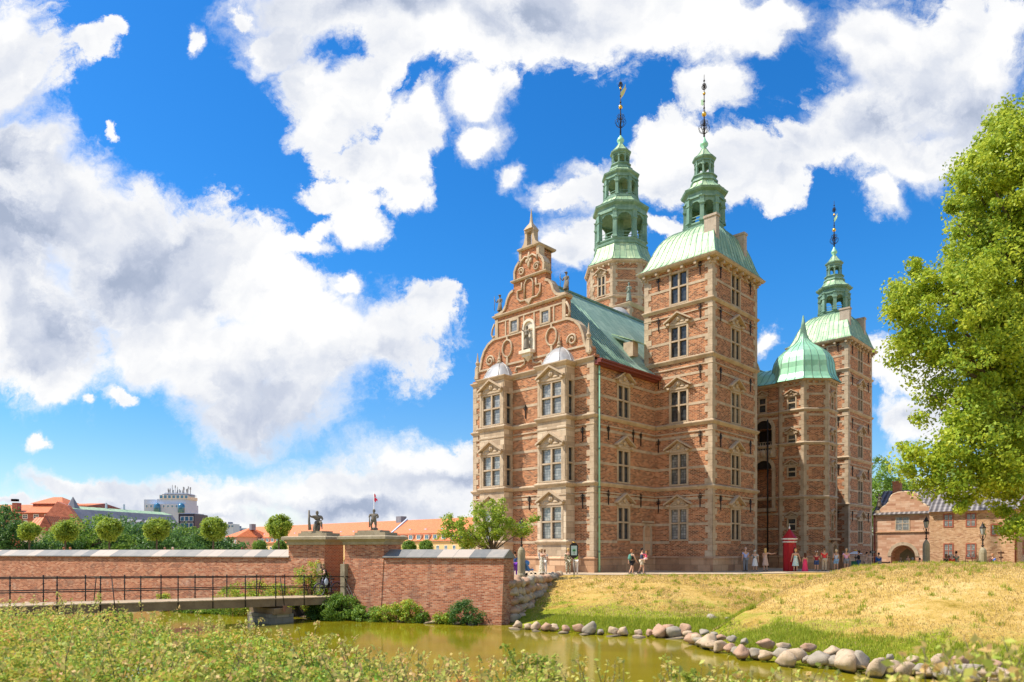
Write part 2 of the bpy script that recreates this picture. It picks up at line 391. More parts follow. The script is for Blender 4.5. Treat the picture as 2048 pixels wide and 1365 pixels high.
M_COPD = copper('copper_dark', (.07, .15, .11), (.17, .30, .22), (.36, .50, .38), seam=0, rough=.6)
M_IRON = plain('wrought_iron', (.035, .03, .028), .55, .4)
M_GOLD = plain('gilding', (.80, .50, .10), .3, .9, .1)
M_RED = plain('red_painted_gutter', (.20, .05, .035), .5)
M_STATUE = stone('statue_stone', (.08, .07, .055), (.20, .175, .14), (.36, .32, .27), 3., soot=.4)
M_BRONZE = plain('weathered_bronze', (.22, .26, .21), .55, .2, .5, 4)
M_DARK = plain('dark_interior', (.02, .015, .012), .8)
def glass_mat():
    m, t, b, out = new_mat('leaded_glass')
    uv = t.add('ShaderNodeUVMap', uv_map='UVMap').outputs[0]; oi = t.add('ShaderNodeObjectInfo')
    br = t.add('ShaderNodeTexBrick', offset=0, ins={'Vector': uv, 'Scale': 1, 'Mortar Size': .012, 'Mortar Smooth': 0, 'Brick Width': .17, 'Row Height': .21,
               'Color1': (0, 0, 0, 1), 'Color2': (1, 1, 1, 1), 'Mortar': (.5, .5, .5, 1)})
    cell = t.add('ShaderNodeSeparateColor', ins={0: br.outputs[0]}).outputs[0]
    pale = t.mix(cell, (.20, .21, .21), (.42, .42, .39)); dark = t.mix(cell, (.02, .025, .03), (.07, .08, .09))
    big = t.noise(t.add('ShaderNodeTexCoord').outputs['Object'], 1.1, 3)
    sel = t.sstep(t.math('ADD', t.math('MULTIPLY', oi.outputs['Object Index'], .1), t.math('MULTIPLY', big.outputs[0], .35)), .2, .55)
    c = t.mix(sel, dark, pale); c = t.mix(t.math('MULTIPLY', br.outputs[1], .8), c, (.05, .05, .045))
    wav = t.noise(t.add('ShaderNodeTexCoord').outputs['Object'], 7, 2)
    setp(t, b, c, .12, 0, .6, t.math('ADD', cell, wav.outputs[0]), .25, .01); return m
M_GLASS = glass_mat()

# ================================================================ the castle (local frame, see L2W)
castle = empty('castle', C0, ROT)
tag(castle, 'red brick Renaissance castle with sandstone bands, scrolled gable and green copper spires', 'castle')
def cpart(mb, name, parent=None): return mb.build(name, parent or castle)

def wall_face(mb, p0, p1, z0, z1, ops, m, depth=.3):
    p0 = Vector((p0[0], p0[1], 0)); p1 = Vector((p1[0], p1[1], 0)); d = p1-p0; L = d.length; d /= L; n = Vector((d.y, -d.x, 0))
    us = sorted({0, L, *[o[0] for o in ops], *[o[1] for o in ops]}); zs = sorted({z0, z1, *[o[2] for o in ops], *[o[3] for o in ops]})
    P = lambda u, z, k=0: p0+d*u-n*k+Vector((0, 0, z))
    for a, b in zip(us, us[1:]):
        for c, e in zip(zs, zs[1:]):
            if any(o[0]-1e-4 <= a and b <= o[1]+1e-4 and o[2]-1e-4 <= c and e <= o[3]+1e-4 for o in ops): continue
            mb.face([P(a, c), P(b, c), P(b, e), P(a, e)], m)
    for a, b, c, e in ops:
        mb.face([P(a, c), P(a, c, depth), P(a, e, depth), P(a, e)][::-1], m); mb.face([P(b, c), P(b, e), P(b, e, depth), P(b, c, depth)][::-1], m)
        mb.face([P(a, e), P(a, e, depth), P(b, e, depth), P(b, e)][::-1], m); mb.face([P(a, c), P(b, c), P(b, c, depth), P(a, c, depth)][::-1], m)
def slab(mb, p0, p1, u0, u1, z0, z1, pr, m):
    p0 = Vector((p0[0], p0[1], 0)); p1 = Vector((p1[0], p1[1], 0)); d = (p1-p0).normalized(); n = Vector((d.y, -d.x, 0))
    P = lambda u, z, k: p0+d*u+n*k+Vector((0, 0, z))
    a, b, c, e = P(u0, z0, pr), P(u1, z0, pr), P(u1, z1, pr), P(u0, z1, pr); A, B, C_, E = P(u0, z0, 0), P(u1, z0, 0), P(u1, z1, 0), P(u0, z1, 0)
    for f in ((a, b, c, e), (A, B, b, a), (e, c, C_, E), (A, a, e, E), (b, B, C_, c)): mb.face(f, m)
def bands(mb, p0, p1, levels, ops, m, h=.2, pr=.025, frame=.2):
    L = (Vector(p1)-Vector(p0)).length
    for z in levels:
        cuts = sorted([(o[0]-frame, o[1]+frame) for o in ops if o[2]-.12 < z+h and z < o[3]+.02])
        u = 0.0
        for a, b in cuts:
            if a > u+.05: slab(mb, p0, p1, u, a, z, z+h, pr, m)
            u = max(u, b)
        if u < L-.05: slab(mb, p0, p1, u, L, z, z+h, pr, m)
def quoins(mb, p0, p1, z0, z1, m, ends=(1, 1), h=.46, wl=.62, ws=.36, pr=.045):
    L = (Vector(p1)-Vector(p0)).length; k = 0; z = z0
    while z < z1-.05:
        zz = min(z+h, z1); 
        if ends[0]: slab(mb, p0, p1, -pr, (wl if k % 2 else ws)+random.uniform(-.03, .03), z+.006, zz-.006, pr, m)
        if ends[1]: slab(mb, p0, p1, L-(ws if k % 2 else wl)+random.uniform(-.03, .03), L+pr*.98, z+.006, zz-.006, pr, m)
        z = zz; k += 1
STRING = lambda z, s=1: [(0, z-.12*s), (.05*s, z-.12*s), (.16*s, z+.02), (.20*s, z+.08), (.20*s, z+.15), (.06, z+.22), (0, z+.24)]
FRIEZE = lambda z: [(0, z-.60), (.07, z-.60), (.07, z-.52), (.035, z-.50), (0, z-.50)]
ZP, Z1, Z2, Z3, Z4, Z5 = 1.15, 6.5, 11.45, 16.55, 20.8, 24.0
WZ = [2.42, 6.76, 11.7, 16.8, 21.05]; WH = 2.62; WW = 1.72
BAND = [2.2, 3.62, 4.98, 5.6, 8.0, 9.35, 10.45, 12.95, 14.3, 15.3, 18.05, 19.4, 22.3]
def plinth(mb, poly, closed=False):
    mb.sweep(poly, [(.10, -.6), (.10, 1.0), (.16, 1.03), (.16, 1.10), (.02, 1.2), (0, 1.2)], M_PLINTH, closed)

# ---- windows: stone cross, leaded panes (sub-part), pediment (sub-part)
def make_window(w=WW, h=WH, ped=True, pw=None, single=False, stonem=M_STONE, name='window'):
    fr = .17 if w > 1 else .12
    mb = MB(); y0, y1 = -.03, .14
    mb.box(-w/2, -w/2+fr, y0, y1, 0, h, stonem); mb.box(w/2-fr, w/2, y0, y1, 0, h, stonem)
    mb.box(-w/2+fr, w/2-fr, y0+.004, y1, h-fr*.9, h, stonem); mb.box(-w/2+fr, w/2-fr, y0-.03, y1, 0, fr*.7, stonem)
    zt = h*.53
    if not single: mb.box(-.075, .075, y0+.01, y1-.004, fr*.7, h-fr*.9, stonem)
    for a, b in ([(-w/2+fr, -.075), (.075, w/2-fr)] if not single else [(-w/2+fr, w/2-fr)]): mb.box(a, b, y0+.02, y1-.01, zt-.06, zt+.06, stonem)
    win = mb.mesh('window'); g = MB()
    for a, b in ([(-w/2+fr, -.075), (.075, w/2-fr)] if not single else [(-w/2+fr, w/2-fr)]):
        for c, e in ((fr*.7, zt-.06), (zt+.06, h-fr*.9)):
            g.face([(a, .155, c), (b, .155, c), (b, .155, e), (a, .155, e)], M_GLASS)
            g.box(a, b, .125, .15, c, c+.03, M_IRON); g.box(a, a+.03, .125, .15, c+.03, e, M_IRON); g.box(b-.03, b, .125, .15, c+.03, e, M_IRON)
    gm = g.mesh('pane'); pm = None
    if ped:
        pw = pw or w*1.42; p = MB(); hh = pw*.30; t = .09*pw/2.3+.03; y = -.02
        p.box(-w/2-.02, w/2+.02, -.08, y+.02, h+.004, h+.16, stonem)                       # lintel
        zb = h+.16; pr = -.34 if w > 1 else -.24
        p.prism([(-w/2, -.05, zb), (w/2, -.05, zb), (0, -.05, zb+hh-.05)], (0, .06, 0), stonem)   # tympanum
        for s in (-1, 1):
            a = [(s*pw/2, pr, zb+.02), (s*pw/2, pr, zb+.02+t), (0, pr, zb+hh+t), (0, pr, zb+hh)]
            if s > 0: a = a[::-1]
            p.prism(a[::-1] if s < 0 else a[::-1], (0, -pr, 0), stonem)
            p.box(s*w/2-.13, s*w/2+.13, pr+.06, 0, zb-.12, zb+.04, stonem)               # end brackets
            p.sphere((s*w*.2, -.07, zb+.1*hh), (.16*w, .05, .12*hh), stonem, 7, 5)
        p.sphere((0, -.1, zb+.38*hh), (.11*w, .1, .26*hh), stonem, 8, 6); p.sphere((0, -.17, zb+.42*hh), (.05*w, .06, .14*hh), stonem, 6, 5)
        pm = p.mesh('pediment')
    return win, gm, pm
WIN_A = make_window(); WIN_B = make_window(ped=False); WIN_S = make_window(.85, 1.5, True, 1.25, True); WIN_N = make_window(.62, 1.7, True, 1.0, True)
WIN_BAY = make_window(2.25, 2.62, True, 2.75); WIN_BAYS = make_window(.72, 2.62, False, None, True)
def put_window(kind, p0, p1, u, z, idx=0, parent=None, off=0.0):
    p0 = Vector((p0[0], p0[1], 0)); d = Vector((p1[0], p1[1], 0))-p0; d.normalize(); n = Vector((d.y, -d.x, 0))
    p = p0+d*u+n*off; o = link('window', kind[0], parent or castle, (p.x, p.y, z), math.atan2(d.y, d.x)); 
    g = link('pane', kind[1], o); g.pass_index = idx or random.choice((0, 0, 0, 0, 1, 2))
    if kind[2]: link('pediment', kind[2], o)
    return o
# ---- iron wall anchors
am = MB(); am.box(-.03, .03, -.09, -.03, -.55, .45, M_IRON); am.box(-.15, .15, -.085, -.035, .12, .19, M_IRON)
for s in (-1, 1): am.tube([(0, -.06, .3), (s*.13, -.06, .42), (s*.17, -.06, .3), (s*.09, -.06, .22)], .025, 5, M_IRON)
am.sphere((0, -.06, .5), .06, M_IRON, 6, 4); ANCH = am.mesh('wall_anchor')
def anchor(p0, p1, u, z, s=1):
    p0 = Vector((p0[0], p0[1], 0)); d = (Vector((p1[0], p1[1], 0))-p0).normalized(); p = p0+d*u
    o = link('wall_anchor', ANCH, castle, (p.x, p.y, z), math.atan2(d.y, d.x)); o.scale = (s, 1, s)

# ================= main body: gable front, side walls, roof
W = 12.7; EAVE = 15.6; BODY_Y = 53.0
body = MB()
GP = [(-W, 0), (0, 0)]
bay_c = (-9.52, -3.18); BWID = 2.8; BPR = 1.02
# front wall
wall_face(body, (-W, 0), (0, 0), -.5, EAVE, [], M_BRICK)
wins1 = [(3.72-WW/2+.02, 3.72+WW/2-.02, z, z+WH) for z in WZ[:3]]
side = [(0, 0), (0, 8.12)]
wall_face(body, *side, -.5, EAVE, wins1, M_BRICK)
wall_face(body, (0, 8.12), (0, BODY_Y), -.5, EAVE, [], M_BRICK)
wall_face(body, (-W, BODY_Y), (-W, 0), -.5, EAVE, [], M_BRICK); wall_face(body, (0, BODY_Y), (-W, BODY_Y), -.5, EAVE, [], M_BRICK)
bay_ops = [(W+c-BWID/2, W+c+BWID/2, 0, 15.6) for c in bay_c]
bands(body, *GP, [z for z in BAND if z < 15.5], bay_ops, M_STONE, frame=0)
bands(body, *side, [z for z in BAND if z < 15.5], wins1, M_STONE, frame=.02)
bands(body, (0, 15.66), (0, 37.6), [z for z in BAND if z < 15.5], [], M_STONE)
quoins(body, *GP, 1.2, 15.5, M_STONE); quoins(body, *side, 1.2, 15.5, M_STONE, (1, 0))
seg_a = [(-W, 6), (-W, 0), (bay_c[0]-BWID/2, 0)]; seg_b = [(bay_c[0]+BWID/2, 0), (bay_c[1]-BWID/2, 0)]; seg_c = [(bay_c[1]+BWID/2, 0), (0, 0), (0, 8.1)]
for z in (Z1, Z2):
    for sg in (seg_a, seg_b, seg_c): body.sweep(sg, STRING(z), M_STONE); body.sweep(sg, FRIEZE(z), M_STONE)
for sg in (seg_a, seg_b): body.sweep(sg, STRING(EAVE, 1.1), M_STONE)
body.sweep([(bay_c[1]+BWID/2, 0), (.06, 0)], STRING(EAVE, 1.1), M_STONE)
for sg in (seg_a, seg_b, seg_c): plinth(body, sg)
# blind arched niche by the tower on the side wall
nx = 7.0
arc = [(.004, nx-.42, 1.25), (.004, nx+.42, 1.25)] + [(.004, nx+.42*math.cos(a), 3.2+.42*math.sin(a)) for a in np.linspace(0, math.pi, 9)]
body.face(arc, M_PLINTH)
for i in range(9):
    a0, a1 = math.pi*i/9, math.pi*(i+1)/9
    q = [(.06, nx+r*math.cos(a), 3.2+r*math.sin(a)) for r, a in ((.42, a0), (.62, a0), (.62, a1), (.42, a1))]
    body.prism(q, (-.06, 0, 0), M_STONE)
for s in (-1, 1): body.box(0, .06, nx+s*.52-.1, nx+s*.52+.1, 1.25, 3.2, M_STONE)
body.box(0, .14, nx-.8, nx+.8, 3.86, 4.0, M_STONE)
cpart(body, 'main_wall')
for z in WZ[:3]: put_window(WIN_A, *side, 3.72, z)
for u in (1.7, 6.0):
    for z in (5.6, 10.4): anchor(*side, u, z)
anchor(*side, 4.95, 10.5); anchor((0, 0), (0, 8), .6, 10.5, .8)
for z in (5.3, 10.2): anchor(*GP, 11.7, z)
anchor(*GP, 6.0, 12.6); anchor(*GP, 6.4, 5.4)

# roof
rf = MB(); RZ = 23.3
ov = .45
for s in (1, -1):
    x0 = 0+ov if s > 0 else -W-ov; ze = EAVE-.1
    prof = [(x0, ze), (x0-s*1.0, ze+.85), (x0-s*2.3, ze+2.45), (-W/2, RZ)]
    ys = np.linspace(.55, BODY_Y-.5, 40)
    for a, b in zip(prof, prof[1:]):
        q = [(a[0], .55, a[1]), (a[0], BODY_Y-.5, a[1]), (b[0], BODY_Y-.5, b[1]), (b[0], .55, b[1])]
        rf.face(q if s > 0 else q[::-1], M_COPS)
rf.box(-W/2-.12, -W/2+.12, .55, BODY_Y-.5, RZ-.06, RZ+.1, M_COPD)
for k in range(12):                                        # standing seams on the sheeted strip beside the gable
    y = .9+k*.36; 
    rf.tube([(ov-.02, y, EAVE-.06), (-.55, y, EAVE+.80), (-1.85, y, EAVE+2.38), (-W/2+1.8*(k/12), y, RZ+.02-2.15*(k/12))], .028, 4, M_COPD)
roof = cpart(rf, 'roof')
gm = MB(); gm.box(.0, .60, .0, 8.1, EAVE-.34, EAVE-.18, M_RED); gm.box(.0, .36, .0, 8.1, EAVE-.46, EAVE-.344, M_RED); gm.box(.3, .70, .0, 8.1, EAVE-.176, EAVE-.06, M_RED)
gm.box(.002, .10, 16, 37, EAVE-.5, EAVE-.1, M_RED)
cpart(gm, 'gutter')
dm = MB(); dm.tube([(.22, .35, EAVE-.5), (.22, .35, .1)], .075, 8, M_COPB)
for z in (1.5, 4, 6.2, 9, 12, 14.4): dm.tube([(.22, .35, z), (.22, .35, z+.12)], .10, 8, M_COPD)
cpart(dm, 'downpipe')
# small roof dormer against the tower
do = MB(); do.prism([(-1.6, 8.1, 17.6), (-.9, 6.3, 17.2), (-.9, 6.3, 18.4), (-1.6, 8.1, 18.7)], (-.9, 0, 0), M_STONE); do.prism([(-.85, 6.2, 18.4), (-.85, 8.1, 18.4), (-2.9, 8.1, 19.3), (-2.9, 6.2, 19.3)], (0, 0, .07), M_COPL)
cpart(do, 'dormer')

# scrolled gable, outline traced in metres (right half, mirrored)
CX = -6.35
half = [(.10, 15.72), (.10, 15.95), (-.20, 15.95), (-.20, 16.5), (-.75, 16.62), (-.86, 17.1), (-1.0, 17.7), (-1.28, 18.25), (-1.75, 18.7), (-2.3, 18.95), (-2.62, 19.0), (-2.62, 20.62), (-2.5, 20.66), (-2.5, 21.0), (-3.1, 20.98), (-3.55, 21.1), (-3.85, 21.5), (-4.0, 21.95), (-4.3, 22.35), (-4.66, 22.5),
        (-4.66, 23.05), (-4.56, 23.1), (-4.56, 23.3), (-4.82, 23.36), (-4.78, 23.9), (-4.95, 24.3), (-5.3, 24.62), (-5.42, 24.75), (-5.42, 25.4)]
pts = [(x, z) for x, z in half]; pts += [(2*CX-x, z) for x, z in reversed(half)]
gb = MB()
gb.prism([(x, 0, z) for x, z in pts][::-1][::-1], (0, .55, 0), M_ORANGE)
# coping along the outline
for sgn in (1, -1):
    mir = lambda x: x if sgn > 0 else 2*CX-x
    c1 = [(-.35, 16.58), (-.75, 16.66), (-.88, 17.1), (-1.02, 17.7), (-1.30, 18.28), (-1.77, 18.74), (-2.3, 19.0), (-2.62, 19.06)]
    c2 = [(-2.6, 20.98), (-3.1, 21.02), (-3.55, 21.14), (-3.83, 21.52), (-3.98, 21.97), (-4.28, 22.38), (-4.66, 22.54)]
    c3 = [(-4.82, 23.36), (-4.78, 23.9), (-4.95, 24.3), (-5.3, 24.64)]
    for c in (c1, c2, c3):
        for a, b in zip(c, c[1:]):
            ax, bx = mir(a[0]), mir(b[0]); d = Vector((bx-ax, 0, b[1]-a[1])).normalized(); nn = Vector((-d.z, 0, d.x))
            if (nn.z < 0 and abs(nn.z) > .3) or (abs(nn.z) <= .3 and nn.x*sgn < 0): nn = -nn
            q = [Vector((ax, -.10, a[1]))-nn*.10, Vector((bx, -.10, b[1]))-nn*.10, Vector((bx, -.10, b[1]))+nn*.09, Vector((ax, -.10, a[1]))+nn*.09]
            if (q[1]-q[0]).cross(q[2]-q[1]).y > 0: q = q[::-1]
            gb.prism(q, (0, .74, 0), M_STONE)
def spiral(cx, cz, r0, r1, turns, a0, sgn, rr=.085, y=-.05):
    n = int(14*turns); P = []
    for i in range(n+1):
        f = i/n; a = a0+sgn*turns*2*math.pi*f; r = r0+(r1-r0)*f; P.append((cx+r*math.cos(a), y, cz+r*math.sin(a)))
    return P
for s in (1, -1):
    mir = lambda x: x if s > 0 else 2*CX-x
    P = spiral(-2.0, 17.35, .48, .10, 1.6, math.radians(200), -1); P = [(mir(x), y, z) for x, y, z in P]; gb.tube(P, .085, 5, M_STONE)
    P = spiral(-5.55, 23.8, .34, .08, 1.5, math.radians(20), 1); gb.tube([(mir(x), y, z) for x, y, z in P], .07, 5, M_STONE)
    # ring on stem
    rx, rz = -4.0, 18.0
    gb.tube([(mir(rx)+.52*math.cos(a), -.05, rz+.68*math.sin(a)) for a in np.linspace(0, 2*math.pi, 21)[:-1]], .085, 5, M_STONE, closed=True)
    gb.box(mir(rx)-.08, mir(rx)+.08, -.11, 0, rz+.70, 19.0, M_STONE); gb.box(mir(rx)-.1, mir(rx)+.1, -.11, 0, 16.75, rz-.70, M_STONE)
    # lower curl under the niche
    gb.tube([(mir(x), -.05, z) for x, z in ((-5.95, 16.9), (-5.9, 16.4), (-5.5, 16.25), (-5.05, 16.3), (-4.9, 16.0), (-5.1, 15.95))], .085, 5, M_STONE)
    # strapwork panel above
    gb.tube([(mir(x), -.05, z) for x, z in ((-5.6, 22.9), (-5.6, 22.35), (-5.15, 22.35), (-5.15, 21.75), (-5.45, 21.45), (-6.0, 21.45), (-6.35, 21.0))], .09, 5, M_STONE)
    gb.tube([(mir(x), -.05, z) for x, z in ((-5.9, 21.5), (-5.9, 22.7), (-6.1, 23.0), (-6.35, 23.05))], .07, 5, M_STONE)
    gb.box(min(mir(-2.62), mir(-2.95)), max(mir(-2.62), mir(-2.95)), -.08, 0, 19.1, 20.6, M_STONE)
    gb.tube([(mir(x), -.05, z) for x, z in ((-2.55, 20.3), (-2.3, 19.9), (-2.2, 19.5), (-2.35, 19.2), (-2.55, 19.3))], .09, 5, M_STONE)
    gb.tube([(mir(x), -.05, z) for x, z in ((-.75, 16.6), (-.35, 16.5), (-.2, 16.2), (-.35, 16.0), (-.55, 16.15))], .1, 5, M_STONE)
    # pedestal and obelisk finial at the shoulders
    x = mir(-.48); gb.box(x-.17, x+.17, -.16, .2, 16.1, 17.0, M_STONE); gb.lathe([(.18, 0), (.2, .08), (.12, .16), (.16, .3), (.2, .42), (.12, .56), (.1, .62), (.02, 1.3)], 8, (x, 0, 17.0), M_STONE, sm=False)
    # quoin strips on the top block
    gb.box(mir(-5.42)-.13, mir(-5.42)+.13, -.06, .6, 24.7, 25.4, M_STONE)
    gb.box(mir(-8.65 if s < 0 else -4.05)-.0001, mir(-8.65 if s < 0 else -4.05)+.0001, -.01, 0, 19, 19.001, M_STONE)
gb.prism([(CX-.35, -.1, 21.5), (CX, -.1, 20.85), (CX+.35, -.1, 21.5)], (0, .1, 0), M_STONE)
# fleur ornament at the top
for q in ((0, 24.75, .14, .42), (-.2, 24.45, .16, .2), (.2, 24.45, .16, .2), (0, 24.15, .13, .3)): gb.sphere((CX+q[0], -.04, q[1]), (q[2], .1, q[3]), M_STONE, 8, 6)
gb.tube([(CX-.93, -.05, 24.3), (CX-.8, -.05, 24.6), (CX-.4, -.05, 24.85), (CX, -.05, 24.75), (CX+.4, -.05, 24.85), (CX+.8, -.05, 24.6), (CX+.93, -.05, 24.3)], .09, 5, M_STONE)
# horizontal mouldings
def gline(x0, x1, z, prof): gb.sweep([(x0, .57), (x0, 0), (x1, 0), (x1, .57)], [(o, z+k) for o, k in prof], M_STONE)
gb.box(-12.2, -.5, -.09, 0, 16.62, 16.78, M_STONE); gb.box(-10.1, -2.6, -.09, 0, 18.95, 19.09, M_STONE); gb.box(-9.9, -2.8, -.06, 0, 20.28, 20.40, M_STONE)
gline(2*CX+2.62, -2.62, 20.7, [(0, 0), (.12, 0), (.22, .12), (.22, .2), (0, .26)]); gline(2*CX+4.66, -4.66, 23.1, [(0, 0), (.12, 0), (.2, .1), (.2, .18), (0, .22)]); 
for x in (-6.9, -5.8, -8.9, -3.8): gb.box(x-.07, x+.07, -.05, 0, 19.09, 20.28, M_STONE)
gable = cpart(gb, 'scrolled_gable')
# attic windows: shallow frames with glass
for cx in (-7.93, -4.62):
    m = MB(); m.box(cx-.52, cx+.52, -.12, 0, 19.1, 19.22, M_STONE); m.box(cx-.52, cx+.52, -.12, 0, 20.1, 20.26, M_STONE)
    for s in (-1, 1): m.box(cx+s*.45-.09, cx+s*.45+.09, -.116, 0, 19.22, 20.1, M_STONE)
    o = m.build('window', castle); g = MB(); g.face([(cx-.36, -.02, 19.22), (cx+.36, -.02, 19.22), (cx+.36, -.02, 20.1), (cx-.36, -.02, 20.1)], M_GLASS); g.build('pane', o).pass_index = 4
# niche with shell head
nc = MB(); nz0, nz1, nr = 17.35, 19.2, .48
for i in range(10):
    a0, a1 = math.pi*i/10, math.pi*(i+1)/10
    nc.prism([(CX+r*math.cos(a), -.14, nz1+r*math.sin(a)) for r, a in ((nr, a1), (nr, a0), (nr+.2, a0), (nr+.2, a1))][::-1], (0, .14, 0), M_WHITE)
for s in (-1, 1): nc.box(CX+s*(nr+.1)-.1, CX+s*(nr+.1)+.1, -.14, 0, nz0-.2, nz1, M_WHITE)
nc.face([(CX-nr, -.02, nz0), (CX+nr, -.02, nz0), (CX+nr, -.02, nz1)] + [(CX+nr*math.cos(a), -.02, nz1+nr*math.sin(a)) for a in np.linspace(0, math.pi, 9)[1:]], M_WHITE)
nc.box(CX-.62, CX+.62, -.55, 0, nz0-.25, nz0, M_WHITE); nc.box(CX-.42, CX+.42, -.4, 0, nz0-.5, nz0-.25, M_WHITE); nc.lathe([(.04, -.35), (.32, 0)], 8, (CX, -.14, nz0-.5), M_WHITE)
cpart(nc, 'niche', gable)
# chimney block with little aedicule on the gable top
ch = MB(); ch.box(CX-.84, CX+.84, .03, 1.7, 23.0, 25.4, M_BRICK); ch.sweep([(CX-.94, .0), (CX+.94, 0), (CX+.94, 1.75), (CX-.94, 1.75)], [(0, 25.4), (.12, 25.4), (.2, 25.5), (.2, 25.6), (0, 25.68)], M_STONE, closed=True)
ch.face([(CX-.94, 0, 25.68), (CX+.94, 0, 25.68), (CX+.94, 1.75, 25.68), (CX-.94, 1.75, 25.68)], M_STONE)
for s in (-1, 1):
    ch.box(CX+s*.36-.12, CX+s*.36+.12, 0, .5, 25.68, 26.75, M_STONE); q = [(CX+s*.48, 0, 25.68), (CX+s*.85, 0, 25.68), (CX+s*.62, 0, 25.95), (CX+s*.5, 0, 26.3), (CX+s*.48, 0, 26.4)]
    ch.prism(q[::-1] if s < 0 else q, (0, .4, 0), M_STONE)
ch.box(CX-.5, CX+.5, -.03, .53, 26.75, 26.92, M_STONE); ch.lathe([(.62, 0), (.42, .28), (.17, .55), (.13, .7), (.01, 1.75)], 4, (CX, .25, 26.92), M_STONE, rot=R(45))
cpart(ch, 'chimney')

# ================= bay windows on the gable front
def bay(cx):
    mb = MB(); x0, x1, y = cx-BWID/2, cx+BWID/2, -BPR
    poly = [(x0, 0), (x0, y), (x1, y), (x1, 0)]
    for a, b in zip(poly, poly[1:]):
        L = (Vector(b)-Vector(a)).length
        if L > 2: ops = [(L/2-1.1, L/2+1.1, z+.02, z+WH-.02) for z in WZ[:3]]
        else: ops = [(L/2-.34, L/2+.34, z+.02, z+WH-.02) for z in WZ[1:3]]
        wall_face(mb, a, b, -.5, 15.5, ops, M_ASHLAR, .3)
        for z in (Z1, Z2):
            slab(mb, a, b, .12, L-.12, z-2.0+.0, z-2.0+.0001, .0, M_STONE) if 0 else None
    for z in (Z1, Z2): mb.sweep(poly, STRING(z), M_STONE); mb.sweep(poly, [(0, z-.75), (.05, z-.75), (.05, z-.66), (0, z-.66)], M_STONE)
    mb.sweep(poly, STRING(2.2, .9), M_STONE); mb.sweep(poly, STRING(15.45, 1.2), M_STONE)
    for z in (Z1, Z2):                                             # raised pilaster strips beside the lights
        for s in (x0+.07, x1-.27): slab(mb, (x0, y), (x1, y), s-x0, s-x0+.2, z+.3, z+3.6, .05, M_STONE)
    plinth(mb, poly)
    b = cpart(mb, 'bay_window')
    for z in WZ[:3]: put_window(WIN_BAY, (x0, y), (x1, y), BWID/2, z, 5, b)
    for z in WZ[1:3]:
        put_window(WIN_BAYS, (x1, y), (x1, 0), BPR/2, z, 1, b); put_window(WIN_BAYS, (x0, 0), (x0, y), BPR/2, z, 3, b)
    c = MB(); prof = [(1.0, 0), (.93, .1), (.84, .38), (.68, .75), (.46, 1.08), (.22, 1.3), (.06, 1.42)]
    hx, hy = BWID/2+.16, BPR+.16
    F8 = [(-1, 0), (-1, .45), (-.55, 1), (.55, 1), (1, .45), (1, 0)]
    vs = [(cx+fx*hx*r, -fy*hy*(r if fy else 0), 15.62+z) for r, z in prof for fx, fy in F8]; n = len(F8)
    fs = [(j*n+k, j*n+k+1, (j+1)*n+k+1, (j+1)*n+k) for j in range(len(prof)-1) for k in range(n-1)]
    c.faces_i(vs, [f[::-1] if 0 else f for f in fs], M_LEAD, True)
    for k in range(1, n-1): c.tube([(cx+F8[k][0]*hx*r, -F8[k][1]*hy*r, 15.63+z) for r, z in prof], .03, 4, M_LEAD)
    d = cpart(c, 'lead_dome', b)
    f = MB(); f.lathe([(.2, 0), (.22, .1), (.12, .2), (.17, .32), (.12, .45), (.09, .5), (.01, 1.15)], 8, (cx, -.12, 16.95), M_STONE); cpart(f, 'finial', b)
for c in bay_c: bay(c)

# ================= square towers with bell roofs and lanterns
def oct_ring(mb, c, r, prof, m, rot=R(22.5)):                        # octagonal moulding
    mb.lathe([(r+o, z) for o, z in prof], 8, c, m, rot=rot, cap=False)
def lantern(mb, c, z0, z1, r, pw, arch=True, m=M_COPD, rail=True):   # open octagonal arcade
    V = [Vector((c[0]+r*math.cos(R(22.5+45*k)), c[1]+r*math.sin(R(22.5+45*k)), 0)) for k in range(8)]
    zt = z1; H = z1-z0
    for k in range(8):
        a, b = V[k], V[(k+1) % 8]; d = (b-a).normalized(); n = Vector((d.y, -d.x, 0)); L = (b-a).length
        mb.lathe([(pw*1.0, z0), (pw*1.0, z0+.12*H*.5), (pw*.78, z0+.08*H), (pw*.7, z0+.66*H), (pw*.95, z0+.69*H), (pw*.95, z0+.74*H), (pw*.75, z0+.76*H), (pw*.75, z0+.95*H), (pw*1.05, z1)], 4, (V[k].x, V[k].y, 0), m, rot=R(22.5+45*k+45))
        rad = L/2-pw*.62; zc = z0+.66*H
        pts = [a+d*(pw*.5)+Vector((0, 0, zc))] + [a+d*(L/2-rad*math.cos(t))+Vector((0, 0, zc+rad*math.sin(t)*min(1, (.28*H)/rad))) for t in np.linspace(0, math.pi, 9)] + [b-d*(pw*.5)+Vector((0, 0, zc)), b-d*(pw*.5)+Vector((0, 0, zt)), a+d*(pw*.5)+Vector((0, 0, zt))]
        mb.prism([p+n*.03 for p in pts], -n*.12, m)
        if rail:
            for zz in (.10, .22): mb.box(0, L, -.02, .03, z0+zz*H, z0+zz*H+.06, m, Matrix.Translation((a.x, a.y, 0)) @ Matrix.Rotation(math.atan2(d.y, d.x), 4, 'Z'))
    mb.lathe([(r*.98, z0-.02), (.01, z0+.02)], 8, c, M_COPD, rot=R(22.5), cap=False)
    mb.lathe([(r*.98, z1-.06), (.01, z1-.05)], 8, c, M_COPD, rot=R(22.5), cap=False)
    mb.lathe([(.16*r, z0), (.13*r, z1)], 6, c, M_COPD)
